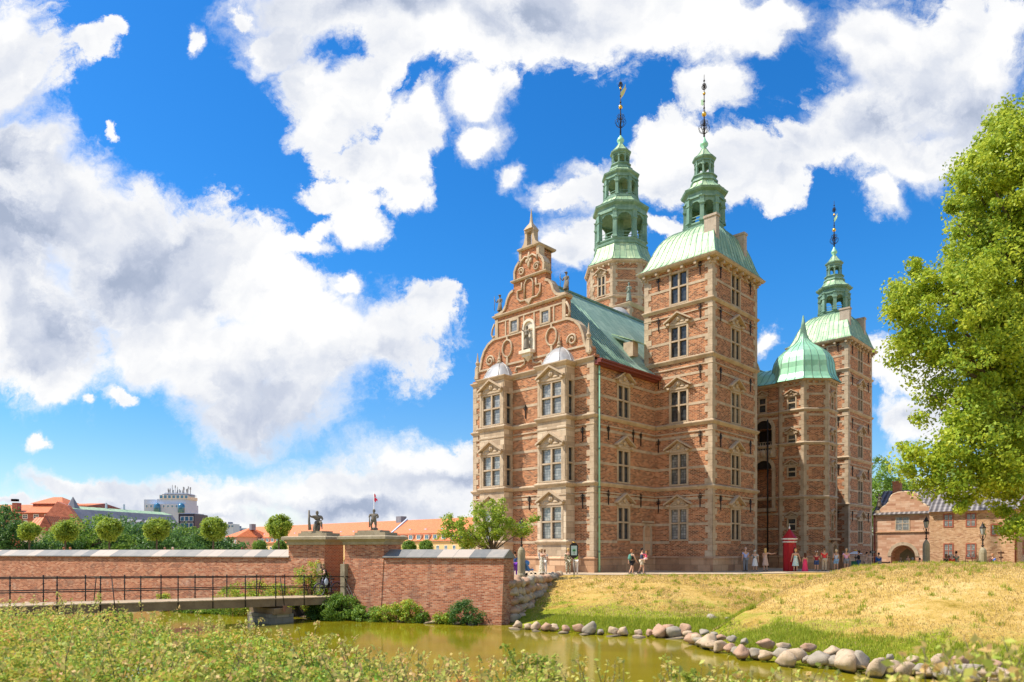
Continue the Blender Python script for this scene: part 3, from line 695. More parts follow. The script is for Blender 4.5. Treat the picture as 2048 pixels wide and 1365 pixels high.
def ribbed(mb, c, prof, m, rot=R(22.5), per=3, rr=.03):               # octagonal skirt roof with raised seams
    mb.lathe(prof, 8, c, m, rot=rot, cap=False)
    for k in range(8):
        for j in range(per):
            f = j/per; P = []
            for r, z in prof:
                a = Vector((r*math.cos(rot+R(45)*k), r*math.sin(rot+R(45)*k))); b = Vector((r*math.cos(rot+R(45)*(k+1)), r*math.sin(rot+R(45)*(k+1)))); q = a.lerp(b, f); P.append((c[0]+q.x, c[1]+q.y, z+.01))
            mb.tube(P, rr, 4, M_COPD)
def spire_rod(name, c, z0, z1, balls, ros, vane, vdir, parent, s=1.0):
    mb = MB(); mb.tube([(c[0], c[1], z0), (c[0], c[1], z0+(z1-z0)*.4), (c[0], c[1], z1)], [.075*s, .05*s, .02*s], 6, M_IRON)
    for z, r in ros:                                                   # wrought iron scrolls
        for k in range(8):
            a = R(45)*k; ca, sa = math.cos(a), math.sin(a)
            mb.tube([(c[0]+ca*q*r, c[1]+sa*q*r, z+h*r) for q, h in ((0, -1.2), (.55, -.9), (1.0, -.35), (1.0, .15), (.7, .4), (.45, .15), (.6, -.1))], .02*s, 4, M_IRON)
            mb.tube([(c[0]+ca*q*r, c[1]+sa*q*r, z+h*r) for q, h in ((0, .2), (.5, .55), (.75, .95), (.5, 1.2), (.3, 1.0))], .018*s, 4, M_IRON)
    for z in np.linspace(z0+.3, z1-.5, 9): mb.sphere((c[0], c[1], z), .085*s, M_IRON, 6, 4)
    o = mb.build(name, parent)
    for z, r in balls: b = MB(); b.sphere((c[0], c[1], z), r, M_GOLD, 12, 8); b.build('gilded_ball', o)
    v = MB(); zz, L, H = vane; dx, dy = vdir
    P = [(.06, 0), (L*.55, .12*H), (L, .55*H), (L*.78, .5*H), (L*.9, 1.0*H), (L*.62, .75*H), (.06, .62*H)]
    v.prism([(c[0]+dx*a, c[1]+dy*a, zz+b) for a, b in P], (dy*.03, -dx*.03, 0), M_GOLD if s > 1 else M_COPL)
    v.build('weather_vane', o); return o
def square_tower(y0, n=1):
    y1 = y0+7.54; x0, x1 = -.95, 5.07; P = [(x0, y0), (x1, y0), (x1, y1), (x0, y1)]
    mb = MB(); wl = (x1-x0)-2.9; idx = 0
    faces = [(P[0], P[1], 3.12), (P[1], P[2], 3.77), (P[2], P[3], None), (P[3], P[0], None)]
    for a, b, u in faces:
        ops = [(u-WW/2+.02, u+WW/2-.02, z, z+WH) for z in WZ] if u else []
        wall_face(mb, a, b, -.5, Z5, ops, M_BRICK); bands(mb, a, b, BAND, ops, M_STONE, frame=.02)
    quoins(mb, P[0], P[1], 1.2, Z5, M_STONE, (1, 1)); quoins(mb, P[1], P[2], 1.2, Z5, M_STONE); quoins(mb, P[2], P[3], 1.2, Z5, M_STONE); quoins(mb, P[3], P[0], 15, Z5, M_STONE)
    for z in (Z1, Z2, Z3, Z4): mb.sweep(P, STRING(z), M_STONE, closed=True); mb.sweep(P, FRIEZE(z), M_STONE, closed=True)
    mb.sweep(P, [(0, Z5-.45), (.05, Z5-.45), (.05, Z5-.32), (0, Z5-.32)], M_STONE, closed=True)
    mb.sweep(P, [(0, Z5-.1), (.42, Z5-.06), (.52, Z5+.05), (.55, Z5+.16), (.1, Z5+.2)], M_STONE, closed=True)
    for a, b, u in faces:                                              # cornice brackets
        d = (Vector(b)-Vector(a)); L = d.length; k = int(L/1.05)
        M = Matrix.Translation((a[0], a[1], 0)) @ Matrix.Rotation(math.atan2(d.y, d.x), 4, 'Z')
        for i in range(k+1):
            uu = .12+(L-.24)*i/k; mb.box(uu-.1, uu+.1, -.40, 0, Z5-.32, Z5-.1, M_STONE, M); mb.box(uu-.08, uu+.08, -.22, 0, Z5-.5, Z5-.324, M_STONE, M)
    plinth(mb, P, True)
    t = cpart(mb, 'square_tower')
    for a, b, u in faces[:2]:
        for i, z in enumerate(WZ): put_window(WIN_A if i < 4 else WIN_B, a, b, u, z, (4 if i == 0 and n == 1 and u < 3.5 else 0), t)
    for k, z in enumerate((5.55, 10.35, 15.45, 20.1, 23.4)):
        anchor(P[0], P[1], 1.3, z-.3); anchor(P[0], P[1], 5.0, z); 
        anchor(P[1], P[2], 1.2, z-.2); anchor(P[1], P[2], 6.3, z-.2)
    # small cellar window
    if n == 1:
        m = MB(); m.box(5.17, 5.24, 13.0, 13.12, .05, 1.0, M_STONE); m.box(5.17, 5.24, 13.6, 13.72, .05, 1.0, M_STONE); m.box(5.17, 5.24, 13.12, 13.6, .9, 1.0, M_STONE); m.face([(5.19, 13.12, .05), (5.19, 13.6, .05), (5.19, 13.6, .9), (5.19, 13.12, .9)], M_IRON)
        m.build('cellar_window', t)
    # bell roof
    cx, cy = (x0+x1)/2+.25, (y0+y1)/2; hx0, hy0 = (x1-x0)/2+.55, 3.77+.55; c = MB()
    prof = [(1, .12), (.92, .25), (.83, .47), (.745, .9), (.665, 1.45), (.58, 2.02), (.48, 2.58), (.365, 3.03), (.235, 3.4), (.11, 3.65), (0, 3.8)]
    rows = []
    ccx = (x0+x1)/2
    for t_, z in prof:
        f = lambda h0, h1: h1+(h0-h1)*t_
        hx, hy = f(hx0, 1.45), f(hy0, 1.45); mx = ccx+(cx-ccx)*(1-t_); rows.append([(mx-hx, cy-hy, Z5+z), (mx+hx, cy-hy, Z5+z), (mx+hx, cy+hy, Z5+z), (mx-hx, cy+hy, Z5+z)])
    for r0, r1 in zip(rows, rows[1:]):
        for k in range(4): c.face([r0[k], r0[(k+1) % 4], r1[(k+1) % 4], r1[k]], M_COPL, False)
    for k in range(4):
        L = (Vector(rows[0][k])-Vector(rows[0][(k+1) % 4])).length; ns = int(L/.62)
        for j in range(ns):
            fr = j/ns
            # seams run straight up the slope and die into the hips, bending slightly with the bell
            c.tube([tuple(Vector(r_[k]).lerp(Vector(r_[(k+1) % 4]), fr)+Vector((0, 0, .015))) for r_ in rows], .030, 4, M_COPD)
    c.face(rows[-1], M_COPL); cap = cpart(c, 'bell_roof', t)
    q = MB()
    for yy in (y0+1.1, y0+5.8):
        q.box(3.9, 4.92, yy-.26, yy+.26, 24.25, 27.5, M_ASH2); q.box(3.84, 4.98, yy-.32, yy+.32, 27.5, 27.68, M_ASH2)
        q.build('chimney', t); q = MB()
    # lantern
    ln = MB(); c3 = (cx, cy, 0); z = Z5+3.75
    oct_ring(ln, c3, 1.5, [(-.2, z-.15), (.16, z-.12), (.18, z+.12), (.02, z+.2), (.1, z+.34), (.1, z+.44), (-.4, z+.46)], M_COPD)
    lantern(ln, c3, z+.44, z+2.45, 1.5, .31)
    oct_ring(ln, c3, 1.5, [(-.1, z+2.4), (.14, z+2.42), (.14, z+2.62), (.08, z+2.66), (.08, z+2.86), (.36, z+3.0), (.42, z+3.14), (.2, z+3.2)], M_COPD)
    ribbed(ln, c3, [(1.92, z+3.14), (1.6, z+3.32), (1.25, z+3.62), (1.05, z+3.95), (1.0, z+4.05)], M_COPL, per=2)
    oct_ring(ln, c3, 1.0, [(0, z+4.0), (.12, z+4.05), (.1, z+4.2), (-.05, z+4.25), (-.05, z+4.45), (.06, z+4.5), (.06, z+4.58), (-.5, z+4.6)], M_COPD)
    lantern(ln, c3, z+4.58, z+5.75, .72, .13, rail=False)
    oct_ring(ln, c3, .72, [(-.05, z+5.7), (.1, z+5.72), (.1, z+5.85), (.24, z+5.98), (.26, z+6.08), (.1, z+6.1)], M_COPD)
    ribbed(ln, c3, [(.96, z+6.06), (.7, z+6.25), (.42, z+6.6), (.2, z+6.95)], M_COPL, per=1, rr=.025)
    ln.lathe([(.14, z+6.9), (.22, z+6.98), (.14, z+7.05), (.32, z+7.25), (.33, z+7.4), (.2, z+7.6), (.09, z+7.85), (.05, z+8.0)], 12, c3, M_COPB, sm=True)
    cpart(ln, 'lantern', t)
    s_ = spire_rod('spire', (cx, cy), z+7.8, z+13.1, [(z+9.85, .2), (z+11.55, .12)], [(z+8.75, .45), (z+12.1, .2)], (z+10.7, .7, .75), (-.8, .6) if n == 1 else (.8, -.6), t)
M_ASH2 = stone('chimney_render', (.26, .20, .15), (.46, .38, .30), (.58, .50, .40), 2., soot=.5)
square_tower(8.12, 1); square_tower(37.5, 2)

# ================= cross gable between the towers
xg = MB(); cyy = 22.4
hp = [(6.3, 15.6), (6.2, 16.6), (5.9, 17.6), (5.3, 18.2), (4.7, 18.5), (4.6, 19.8), (4.2, 20.2), (3.3, 21.0), (2.8, 21.9), (2.7, 22.8), (2.2, 23.6), (1.3, 24.3), (1.2, 25.2)]
xo = [(.12, cyy-h, z) for h, z in hp] + [(.12, cyy+h, z) for h, z in reversed(hp)]
xg.prism(xo[::-1], (-.6, 0, 0), M_ORANGE)
for s in (-1, 1):
    for a, b in zip(hp, hp[1:]): xg.tube([(.0, cyy+s*a[0], a[1]), (.0, cyy+s*b[0], b[1])], .16, 5, M_STONE)
for z, h in ((15.7, 6.5), (18.5, 4.9), (22.8, 2.9)): xg.box(-.3, .34, cyy-h, cyy+h, z, z+.22, M_STONE)
cpart(xg, 'cross_gable')

# ================= annexe with the arched loggia and the octagonal stair tower
an = MB(); AY = 24.2; AX = 4.4; AE = 17.25
ops = [(1.15, 2.95, 4.6, 10.3), (1.15, 2.95, 11.3, 13.9)]
ops_w = [(1.9, 2.75, 14.95, 16.15)]
wall_face(an, (0, AY), (AX, AY), -.5, AE, [(1.0, 2.7, 5.7, 9.4), (1.0, 2.7, 11.2, 13.2), (1.3, 2.15, 14.75, 16.25)], M_BRICK, .9)
wall_face(an, (AX, AY), (AX, 29.2), -.5, AE, [], M_BRICK); wall_face(an, (AX, 29.2), (0, 29.2), -.5, AE, [], M_BRICK)
for z in (Z1, Z2, 14.5): an.sweep([(0, AY), (AX, AY), (AX, 29.2), (0, 29.2)], STRING(z, .8), M_STONE)
bands(an, (0, AY), (AX, AY), [2.2, 3.6, 5.0, 14.0, 15.6], [(1.0, 2.7, 5.7, 9.4), (1.0, 2.7, 11.2, 13.2), (1.3, 2.15, 14.75, 16.25)], M_STONE)
for zc, zb, cxn in ((9.4, 5.7, 1.85), (13.2, 11.2, 1.85)):             # round arches with mouldings
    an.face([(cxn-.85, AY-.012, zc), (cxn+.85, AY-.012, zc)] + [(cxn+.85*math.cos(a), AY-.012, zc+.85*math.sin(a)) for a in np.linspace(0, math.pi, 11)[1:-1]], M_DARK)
    for i in range(10):
        a0, a1 = math.pi*i/10, math.pi*(i+1)/10
        an.prism([(cxn+r*math.cos(a), AY-.14, zc+r*math.sin(a)) for r, a in ((.82, a1), (.82, a0), (1.14, a0), (1.14, a1))][::-1], (0, .14, 0), M_STONE)
    for s in (-1, 1): an.box(cxn+s*.98-.15, cxn+s*.98+.15, AY-.13, AY, zb, zc, M_STONE); an.box(cxn+s*.98-.2, cxn+s*.98+.2, AY-.18, AY, zc-.16, zc, M_STONE)
an.box(.6, 3.1, AY-.32, AY, 5.35, 5.68, M_STONE); an.box(.65, 3.05, AY-.22, AY, 10.45, 11.2, M_STONE)
for i in range(6): an.sphere((1.05+i*.32, AY-.24, 10.82), (.13, .08, .24), M_STONE, 7, 5)
an.sphere((1.85, AY-.28, 10.85), (.3, .12, .34), M_STONE, 8, 6)
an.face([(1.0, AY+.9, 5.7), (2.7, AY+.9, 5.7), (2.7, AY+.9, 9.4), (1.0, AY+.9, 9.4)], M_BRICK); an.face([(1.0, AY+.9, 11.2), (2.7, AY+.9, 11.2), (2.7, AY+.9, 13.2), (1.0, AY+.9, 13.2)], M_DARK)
an.tube([(1.0, AY+.35, 12.0), (2.7, AY+.35, 12.0)], .04, 5, M_STONE)
for i in range(7): an.lathe([(.05, 0), (.08, .3), (.04, .75)], 6, (1.1+i*.25, AY+.35, 11.22), M_STONE)
an.sweep([(0, AY), (AX, AY)], [(0, AE-.25), (.25, AE-.1), (.3, AE+.05), (0, AE+.1)], M_STONE)
plinth(an, [(0, AY), (AX, AY)])
cpart(an, 'loggia_annexe'); put_window(make_window(.85, 1.5, True, 1.3, True), (0, AY), (AX, AY), 1.72, 14.75)
dp = MB(); dp.tube([(2.45, AY-.5, 14), (2.45, AY-.5, .1)], .07, 6, M_IRON); cpart(dp, 'downpipe')
ar = MB()
pr = [(AY-.45, AE+.05), (AY+.2, AE+.45), (AY+1.0, AE+1.3), (26.7, AE+2.1)]
for s in (1, -1):
    for a, b in zip(pr, pr[1:]):
        f = lambda y: y if s > 0 else 2*26.7-y
        q = [(-1, f(a[0]), a[1]), (AX+.3, f(a[0]), a[1]), (AX+.3, f(b[0]), b[1]), (-1, f(b[0]), b[1])]; ar.face(q if s > 0 else q[::-1], M_COPB)
        for k in range(8):
            x = -.5+k*.65
            ar.tube([(x, f(a[0]), a[1]+.02), (x, f(b[0]), b[1]+.02)], .025, 4, M_COPD)
cpart(ar, 'annexe_roof')
OC = (4.6, 26.7, 0); OR = 2.9
V8 = [(OC[0]+OR*math.cos(R(22.5+45*k)), OC[1]+OR*math.sin(R(22.5+45*k))) for k in range(8)]
st = MB(); ZS = [14.7, 11.25, 8.45, 3.5]
for k in range(8):
    a, b = V8[k], V8[(k+1) % 8]; L = (Vector(b)-Vector(a)).length; mid = R(45*(k+1)); ops = []
    if k == 5: ops = [(L/2-.4, L/2+.4, z, z+h) for z, h in ((14.7, 1.2), (11.4, 1.0), (8.45, .95), (3.5, 1.15))]
    if k == 7: ops = [(L/2-.3, L/2+.3, z, z+1.5) for z in (14.45, 10.9, 8.0, 3.5)] + [(L/2-.45, L/2+.45, 0.0, 2.2)]
    wall_face(st, a, b, -.5, AE, ops, M_BRICK, .3); bands(st, a, b, [2.2, 3.6, 5.0, 8.0, 9.35, 10.2, 12.95, 14.0, 15.9, 16.8], ops, M_STONE, frame=.1)
    quoins(st, a, b, 1.2, AE, M_STONE, wl=.42, ws=.25)
    if k in (5, 7):
        for z, h in ((14.7, 1.2), (11.4, 1.0), (8.45, .95), (3.5, 1.15)):
            w = .8 if k == 5 else .6; h = h if k == 5 else 1.5; z = z if k == 5 else {14.7: 14.45, 11.4: 10.9, 8.45: 8.0, 3.5: 3.5}[z]
            st_w = (make_window(w+.1, h+.06, True, 1.3 if k == 5 else .95, True))
            globals().setdefault('STW', []).append((st_w, a, b, L/2, z-.03))
for z in (Z1, Z2, 14.5): st.sweep(V8, STRING(z, .8), M_STONE, closed=True)
st.sweep(V8, [(0, AE-.4), (.05, AE-.4), (.05, AE-.28), (0, AE-.28)], M_STONE, closed=True); st.sweep(V8, [(0, AE-.1), (.22, AE), (.28, AE+.12), (0, AE+.15)], M_STONE, closed=True); plinth(st, V8, True)
for k in (4, 5, 6, 7):
    a, b = Vector(V8[k]), Vector(V8[(k+1) % 8]); d = (b-a); L = d.length; M = Matrix.Translation((a.x, a.y, 0)) @ Matrix.Rotation(math.atan2(d.y, d.x), 4, 'Z')
    for i in range(4): st.box(.3+i*.55-.07, .3+i*.55+.07, -.18, 0, AE-.28, AE-.06, M_STONE, M)
stair = cpart(st, 'stair_tower')
for q in STW: put_window(*q, 0, stair)
# doorway at its foot
a, b = V8[7], V8[0]; d = (Vector(b)-Vector(a)).normalized(); o = empty('x')
bpy.data.objects.remove(o)
dr = MB(); M = Matrix.Translation((a[0], a[1], 0)) @ Matrix.Rotation(math.atan2(d.y, d.x), 4, 'Z'); Lm = (Vector(b)-Vector(a)).length/2
for s in (-1, 1): dr.box(Lm+s*.62-.16, Lm+s*.62+.16, -.28, 0, 0, 2.3, M_STONE, M)
for i in range(8):
    a0, a1 = math.pi*i/8, math.pi*(i+1)/8
    dr.prism([M @ Vector((Lm+r*math.cos(t), -.28, 1.75+r*math.sin(t))) for r, t in ((.46, a1), (.46, a0), (.80, a0), (.80, a1))][::-1], M.to_3x3() @ Vector((0, .28, 0)), M_STONE)
dr.box(Lm-.95, Lm+.95, -.42, 0, 2.62, 2.82, M_STONE, M); dr.box(Lm-.44, Lm+.44, .1, .16, 0, 2.2, M_PLINTH, M)
cpart(dr, 'doorway', stair)
og = MB(); ogp = [(3.35, AE+.1), (3.12, AE+.35), (2.9, AE+.8), (2.78, AE+1.4), (2.74, AE+1.9), (2.6, AE+2.4), (2.28, AE+2.95), (1.78, AE+3.4), (1.25, AE+3.75), (.8, AE+4.1), (.48, AE+4.5), (.3, AE+5.0), (.17, AE+5.8), (.03, AE+6.75)]
ribbed(og, OC, ogp, M_COPB, per=3, rr=.032); cpart(og, 'ogee_dome', stair)

# ================= great tower behind the roof
MT = (-16.3, 26.6, 0); mt = MB(); q = 3.9; P = [(MT[0]-q, MT[1]-q), (MT[0]+q, MT[1]-q), (MT[0]+q, MT[1]+q), (MT[0]-q, MT[1]+q)]
for a, b in zip(P, P[1:]+P[:1]): wall_face(mt, a, b, -.5, 28.2, [], M_BRICK); bands(mt, a, b, [16, 18, 20, 22.5, 24, 25.6], [], M_STONE); quoins(mt, a, b, 1.2, 28.2, M_STONE)
mt.sweep(P, STRING(28.2, 1.6), M_STONE, True); mt.face([(x, y, 28.5) for x, y in P], M_STONE); mt.sweep(P, STRING(24.6), M_STONE, True)
TR = 3.95; V = [(MT[0]+TR*math.cos(R(22.5+45*k)), MT[1]+TR*math.sin(R(22.5+45*k))) for k in range(8)]
TWI = []
for k in range(8):
    a, b = V[k], V[(k+1) % 8]; L = (Vector(b)-Vector(a)).length; ops = [(L/2-.55, L/2+.55, 30.0, 32.3)] if k in (5, 3, 1, 7) else []
    wall_face(mt, a, b, 28, 33.6, ops, M_BRICK); bands(mt, a, b, [29.9, 31.3, 32.6], ops, M_STONE, frame=.05); quoins(mt, a, b, 28.5, 33.6, M_STONE, wl=.5, ws=.3)
    if ops: TWI.append((a, b, L/2))
mt.sweep(V, STRING(29.6, .7), M_STONE, True); mt.sweep(V, [(0, 33.3), (.3, 33.5), (.34, 33.66), (0, 33.7)], M_STONE, True)
for k in range(8):
    a, b = Vector(V[k]), Vector(V[(k+1) % 8]); d = b-a; M = Matrix.Translation((a.x, a.y, 0)) @ Matrix.Rotation(math.atan2(d.y, d.x), 4, 'Z')
    for i in range(4): mt.box(.4+i*.75-.08, .4+i*.75+.08, -.25, 0, 33.1, 33.32, M_STONE, M)
great = cpart(mt, 'great_tower')
WT = make_window(1.2, 2.36, True, 1.8)
for a, b, u in TWI: put_window(WT, a, b, u, 29.97, 0, great)
hd = MB(); hd.lathe([(1.5, 26.2), (1.55, 26.6), (1.45, 27.0), (1.1, 27.5), (.6, 27.85), (.05, 28.0)], 10, (MT[0]+2.6, MT[1]-4.3, 0), M_LEAD, sm=True); cpart(hd, 'small_lead_dome', great)
cu = MB()
ribbed(cu, MT, [(4.3, 33.72), (3.9, 34.1), (3.45, 34.9), (3.15, 35.7), (3.05, 36.0)], M_COPL, per=4, rr=.035)
oct_ring(cu, MT, 2.9, [(0, 35.9), (.25, 35.95), (.28, 36.15), (.05, 36.3), (.16, 36.5), (.16, 36.62), (-.5, 36.64)], M_COPD)
lantern(cu, MT, 36.6, 39.7, 2.8, .42)
oct_ring(cu, MT, 2.8, [(-.1, 39.6), (.2, 39.65), (.2, 39.95), (.12, 40.0), (.12, 40.25), (.45, 40.45), (.5, 40.65), (.2, 40.7)], M_COPD)
ribbed(cu, MT, [(3.3, 40.62), (2.9, 40.8), (2.45, 41.15), (2.15, 41.55)], M_COPL, per=3)
oct_ring(cu, MT, 2.0, [(.1, 41.45), (.22, 41.5), (.22, 41.65), (.05, 41.75), (.05, 41.9), (-.4, 41.92)], M_COPD)
lantern(cu, MT, 41.85, 43.95, 1.85, .31)
oct_ring(cu, MT, 1.85, [(-.1, 43.9), (.15, 43.92), (.15, 44.12), (.08, 44.15), (.08, 44.3), (.32, 44.45), (.36, 44.6), (.1, 44.65)], M_COPD)
ribbed(cu, MT, [(2.15, 44.58), (1.8, 44.75), (1.5, 45.0), (1.35, 45.2)], M_COPL, per=2)
oct_ring(cu, MT, 1.3, [(0, 45.15), (.12, 45.2), (.1, 45.4), (-.2, 45.5), (-.2, 45.7), (-.08, 45.8), (-.08, 45.9), (-.6, 45.92)], M_COPD)
lantern(cu, MT, 45.88, 47.0, .95, .16, rail=False)
oct_ring(cu, MT, .95, [(-.05, 46.95), (.12, 47.0), (.12, 47.1), (.28, 47.25), (.3, 47.38), (.1, 47.42)], M_COPD)
ribbed(cu, MT, [(1.22, 47.35), (.9, 47.65), (.55, 48.05), (.3, 48.4)], M_COPL, per=1)
cu.lathe([(.2, 48.35), (.3, 48.45), (.2, 48.52), (.40, 48.75), (.42, 48.95), (.3, 49.15), (.13, 49.35), (.08, 49.5)], 12, MT, M_COPB, sm=True)
cpart(cu, 'copper_cupola', great)
spire_rod('spire', MT[:2], 49.3, 56.0, [(52.75, .24), (54.9, .14)], [(51.1, .62), (55.3, .25)], (53.7, 1.1, 1.15), (.95, -.3), great, 1.35)

# ================================================================ terrain, moat, garden
WL = -2.1
def px2w(px, Y): return (px-1024)/F*Y
# waterline of the land beyond the moat: (x, y), land lies behind (greater y) / to the right
WLINE = [(-90, 84), (-37.2, 52.3), (-18, 43.9), (-10.2, 40.5), (-0.4, 36.2), (.15, 34.3), (3.9, 31.9), (6.6, 30.9), (8.2, 30.4), (9.6, 30.8), (8.6, 29.6), (7.1, 28.4), (7.5, 26.2), (8.2, 24.3), (10.4, 21.9), (12.2, 20.5), (14.2, 19.2), (18, 16.5), (30, 9), (60, -10)]
NEAR = [(-90, 52), (-40, 36), (-25, 29.5), (-17, 23), (-11, 17.5), (-4, 13.6), (1.5, 11.5), (5, 10.2), (9, 9.2), (14, 7.6), (22, 3), (40, -12)]
def polyline_sd(X, Y, P):                                   # signed distance, positive on the left of the direction of travel
    best = np.full(X.shape, 1e9); sg = np.ones(X.shape)
    for (ax, ay), (bx, by) in zip(P, P[1:]):
        dx, dy = bx-ax, by-ay; L2 = dx*dx+dy*dy
        t = np.clip(((X-ax)*dx+(Y-ay)*dy)/L2, 0, 1); d = np.hypot(X-ax-t*dx, Y-ay-t*dy); s = np.sign(dx*(Y-ay)-dy*(X-ax))
        up = d < best-1e-9; best = np.where(up, d, best); sg = np.where(up, s, sg)
    ring = list(P)+[(4000, P[-1][1]), (4000, 6000), (-4000, 6000), (-4000, P[0][1])]
    ins = np.zeros(X.shape, bool); j = len(ring)-1
    for i in range(len(ring)):
        (xi, yi), (xj, yj) = ring[i], ring[j]; j = i
        if yi == yj: continue
        c = ((yi > Y) != (yj > Y)) & (X < (xj-xi)*(Y-yi)/(yj-yi)+xi); ins ^= c
    return np.where(ins, best, -best)
def sst(x, a, b): t = np.clip((x-a)/(b-a), 0, 1); return t*t*(3-2*t)
LEFTL = [p for p in WLINE[:9]] + [(12, 31.5), (20, 33), (60, 40)]
def vnoise(X, Y, s, seed=0):
    f = np.vectorize(lambda a, b: noise_.noise(Vector((a*s+seed*17.3, b*s-seed*9.1, seed*3.7))))
    return f(X, Y)
from mathutils import noise as noise_
HIP_A, HIP_B, HIP_C, HIP_D = (7.3, 28.9), (12.6, 33.8), (18.6, 40.0), (40, 46)
def ground_z(X, Y, fine=True):
    X = np.asarray(X, float); Y = np.asarray(Y, float)
    dl = polyline_sd(X, Y, LEFTL)                            # bank under the castle
    prof = lambda d, k, top: WL-.25+np.where(d < 0, d*.8, 0)+(top-WL+.25)*np.where(d > 0, 1-np.exp(-np.clip(d, 0, 99)*k), 0)
    zl = np.clip(WL-.1+dl*.178, WL-1.2, 9); zl = np.where(zl > -.25, -.25+.27*(1-np.exp(-(zl+.25)/.27)), zl)
    # land behind the brick wall is level
    inside = (X < -.1) & (dl > 2.4); zl = np.where(inside, .0, zl)
    dw = polyline_sd(X, Y, WLINE)
    # right hand bastion: slope from its own waterline, cut off by a flank behind the hip
    dr = np.where(dw > 0, np.abs(polyline_sd(X, Y, WLINE[11:])), -np.abs(dw)); s1 = WL-.15+np.clip(dr, -3, 99)*.262; top = .45+.058*np.clip(X-14, 0, 8)
    zr = np.where(s1 > top-.4, top-.4+.4*(1-np.exp(-(s1-top+.4)/.4)), s1)
    hip = polyline_sd(X, Y, [HIP_A, HIP_B, HIP_C, HIP_D])     # positive beyond the hip
    hz = np.interp(X, [7.3, 12.6, 18.6, 20.3, 24.3, 31.5, 40], [-2.05, -.40, .44, .62, .82, .84, .84])
    zr = np.minimum(zr, hz+.02-np.clip(hip, 0, 99)*.42+np.clip(-hip, 0, 99)*.5)
    zr = np.where(X < 6.8, -9, zr)
    land = np.maximum(zl, zr)
    dn = polyline_sd(X, Y, NEAR)                             # near bank: land where negative
    zn = np.clip(WL-.15-dn*.24, WL-1.2, .05)
    wet = np.minimum(-np.abs(dw)*.8, 0)
    z = None
    land = land-.3*sst(X, 24, 33)*sst(Y, 47, 54)*(X > 0)
    z = np.where((dw < 0) & (dn > 0), np.maximum(WL-1.1, WL-.15-.5*np.minimum(-dw, dn)), np.where(dn <= 0, zn, land))
    return z
PATH = {}
def build_ground():
    xs = np.concatenate([[-3000, -1200, -500, -250, -150], np.arange(-100, -16, 2.0), np.arange(-16, 34, .45), np.arange(34, 100, 3.0), [120, 180, 300, 600, 1400, 3000]])
    ys = np.concatenate([[-300, -80, -30], np.arange(-12, 17, 1.0), np.arange(17, 50, .45), np.arange(50, 110, 3.0), [130, 180, 300, 600, 1400, 4500]])
    X, Y = np.meshgrid(xs, ys); Z = ground_z(X, Y)
    msk = (Z > WL) & (X > -16) & (X < 34) & (Y > 17) & (Y < 50)
    Z = Z+np.where(msk, vnoise(X, Y, .35)*.10+vnoise(X, Y, 1.3, 2)*.035, 0)*np.where(Z > -.1, .5, 1)
    nx, ny = len(xs), len(ys); PATH['g'] = (xs, ys, X, Y, Z)
    V = np.stack([X, Y, Z], -1).reshape(-1, 3)
    fs = [(j*nx+i, j*nx+i+1, (j+1)*nx+i+1, (j+1)*nx+i) for j in range(ny-1) for i in range(nx-1)]
    me = bpy.data.meshes.new('ground'); me.from_pydata(V.tolist(), [], fs); me.materials.append(M_LAWN)
    me.polygons.foreach_set('use_smooth', [True]*len(fs)); me.update(); auto_uv(me)
    tag(link('ground', me), kind='structure')
def lawn_mat():
    m, t, b, out = new_mat('dry_lawn')
    tc = t.add('ShaderNodeTexCoord').outputs['Object']; z = t.add('ShaderNodeSeparateXYZ', ins={0: tc}).outputs[2]
    n1 = t.noise(tc, .45, 8, .65, dist=.5); n2 = t.noise(tc, 2.2, 8, .7); n3 = t.noise(tc, 14, 6, .75)
    f = t.math('ADD', t.math('MULTIPLY', n1.outputs[0], .40), t.math('ADD', t.math('MULTIPLY', n2.outputs[0], .32), t.math('MULTIPLY', n3.outputs[0], .34)))
    dry = t.ramp(f, [(.36, (.17, .13, .015)), (.44, (.34, .23, .04)), (.53, (.54, .36, .105)), (.66, (.70, .52, .24))])
    grn = t.ramp(t.math('ADD', t.math('MULTIPLY', n2.outputs[0], .5), t.math('MULTIPLY', n3.outputs[0], .5)), [(.35, (.07, .10, .008)), (.5, (.24, .28, .02)), (.65, (.46, .42, .06))])
    low = t.lin(z, -2.0, -.5, .34, -.12)                     # moister near the water
    g = t.sstep(t.math('ADD', t.math('ADD', n1.outputs[0], t.math('MULTIPLY', n2.outputs[0], .35)), low), .68, .86)
    c = t.mix(g, dry, grn); c = t.mix(t.sstep(z, WL-.15, WL+.12, .85, 0), c, (.06, .05, .025))
    setp(t, b, c, .95, 0, .1, n3.outputs[0], .8, .06); return m
M_LAWN = lawn_mat()
build_ground()
def gravel():
    m, t, b, out = new_mat('gravel'); tc = t.add('ShaderNodeTexCoord').outputs['Object']
    n = t.noise(tc, 1.1, 5); n2 = t.noise(tc, 40, 3, .7)
    setp(t, b, t.ramp(t.math('ADD', t.math('MULTIPLY', n.outputs[0], .5), t.math('MULTIPLY', n2.outputs[0], .5)), [(.3, (.34, .26, .17)), (.7, (.62, .50, .36))]), .95, 0, .1, n2.outputs[0], .4, .02); return m
pm = MB()
P = [(-12, 48.0), (4, 48.2), (14, 48.5), (22, 50.5), (30, 54), (62, 60), (70, 100), (20, 110), (-60, 100), (-60, 70), (-25, 56)]
xs_, ys_, X_, Y_, Z_ = PATH['g']; G_ = gravel(); ins_ = np.zeros(X_.shape, bool)
for (xi, yi), (xj, yj) in zip(P, P[-1:]+P[:-1]):
    if yi != yj: ins_ ^= ((yi > Y_) != (yj > Y_)) & (X_ < (xj-xi)*(Y_-yi)/(yj-yi)+xi)
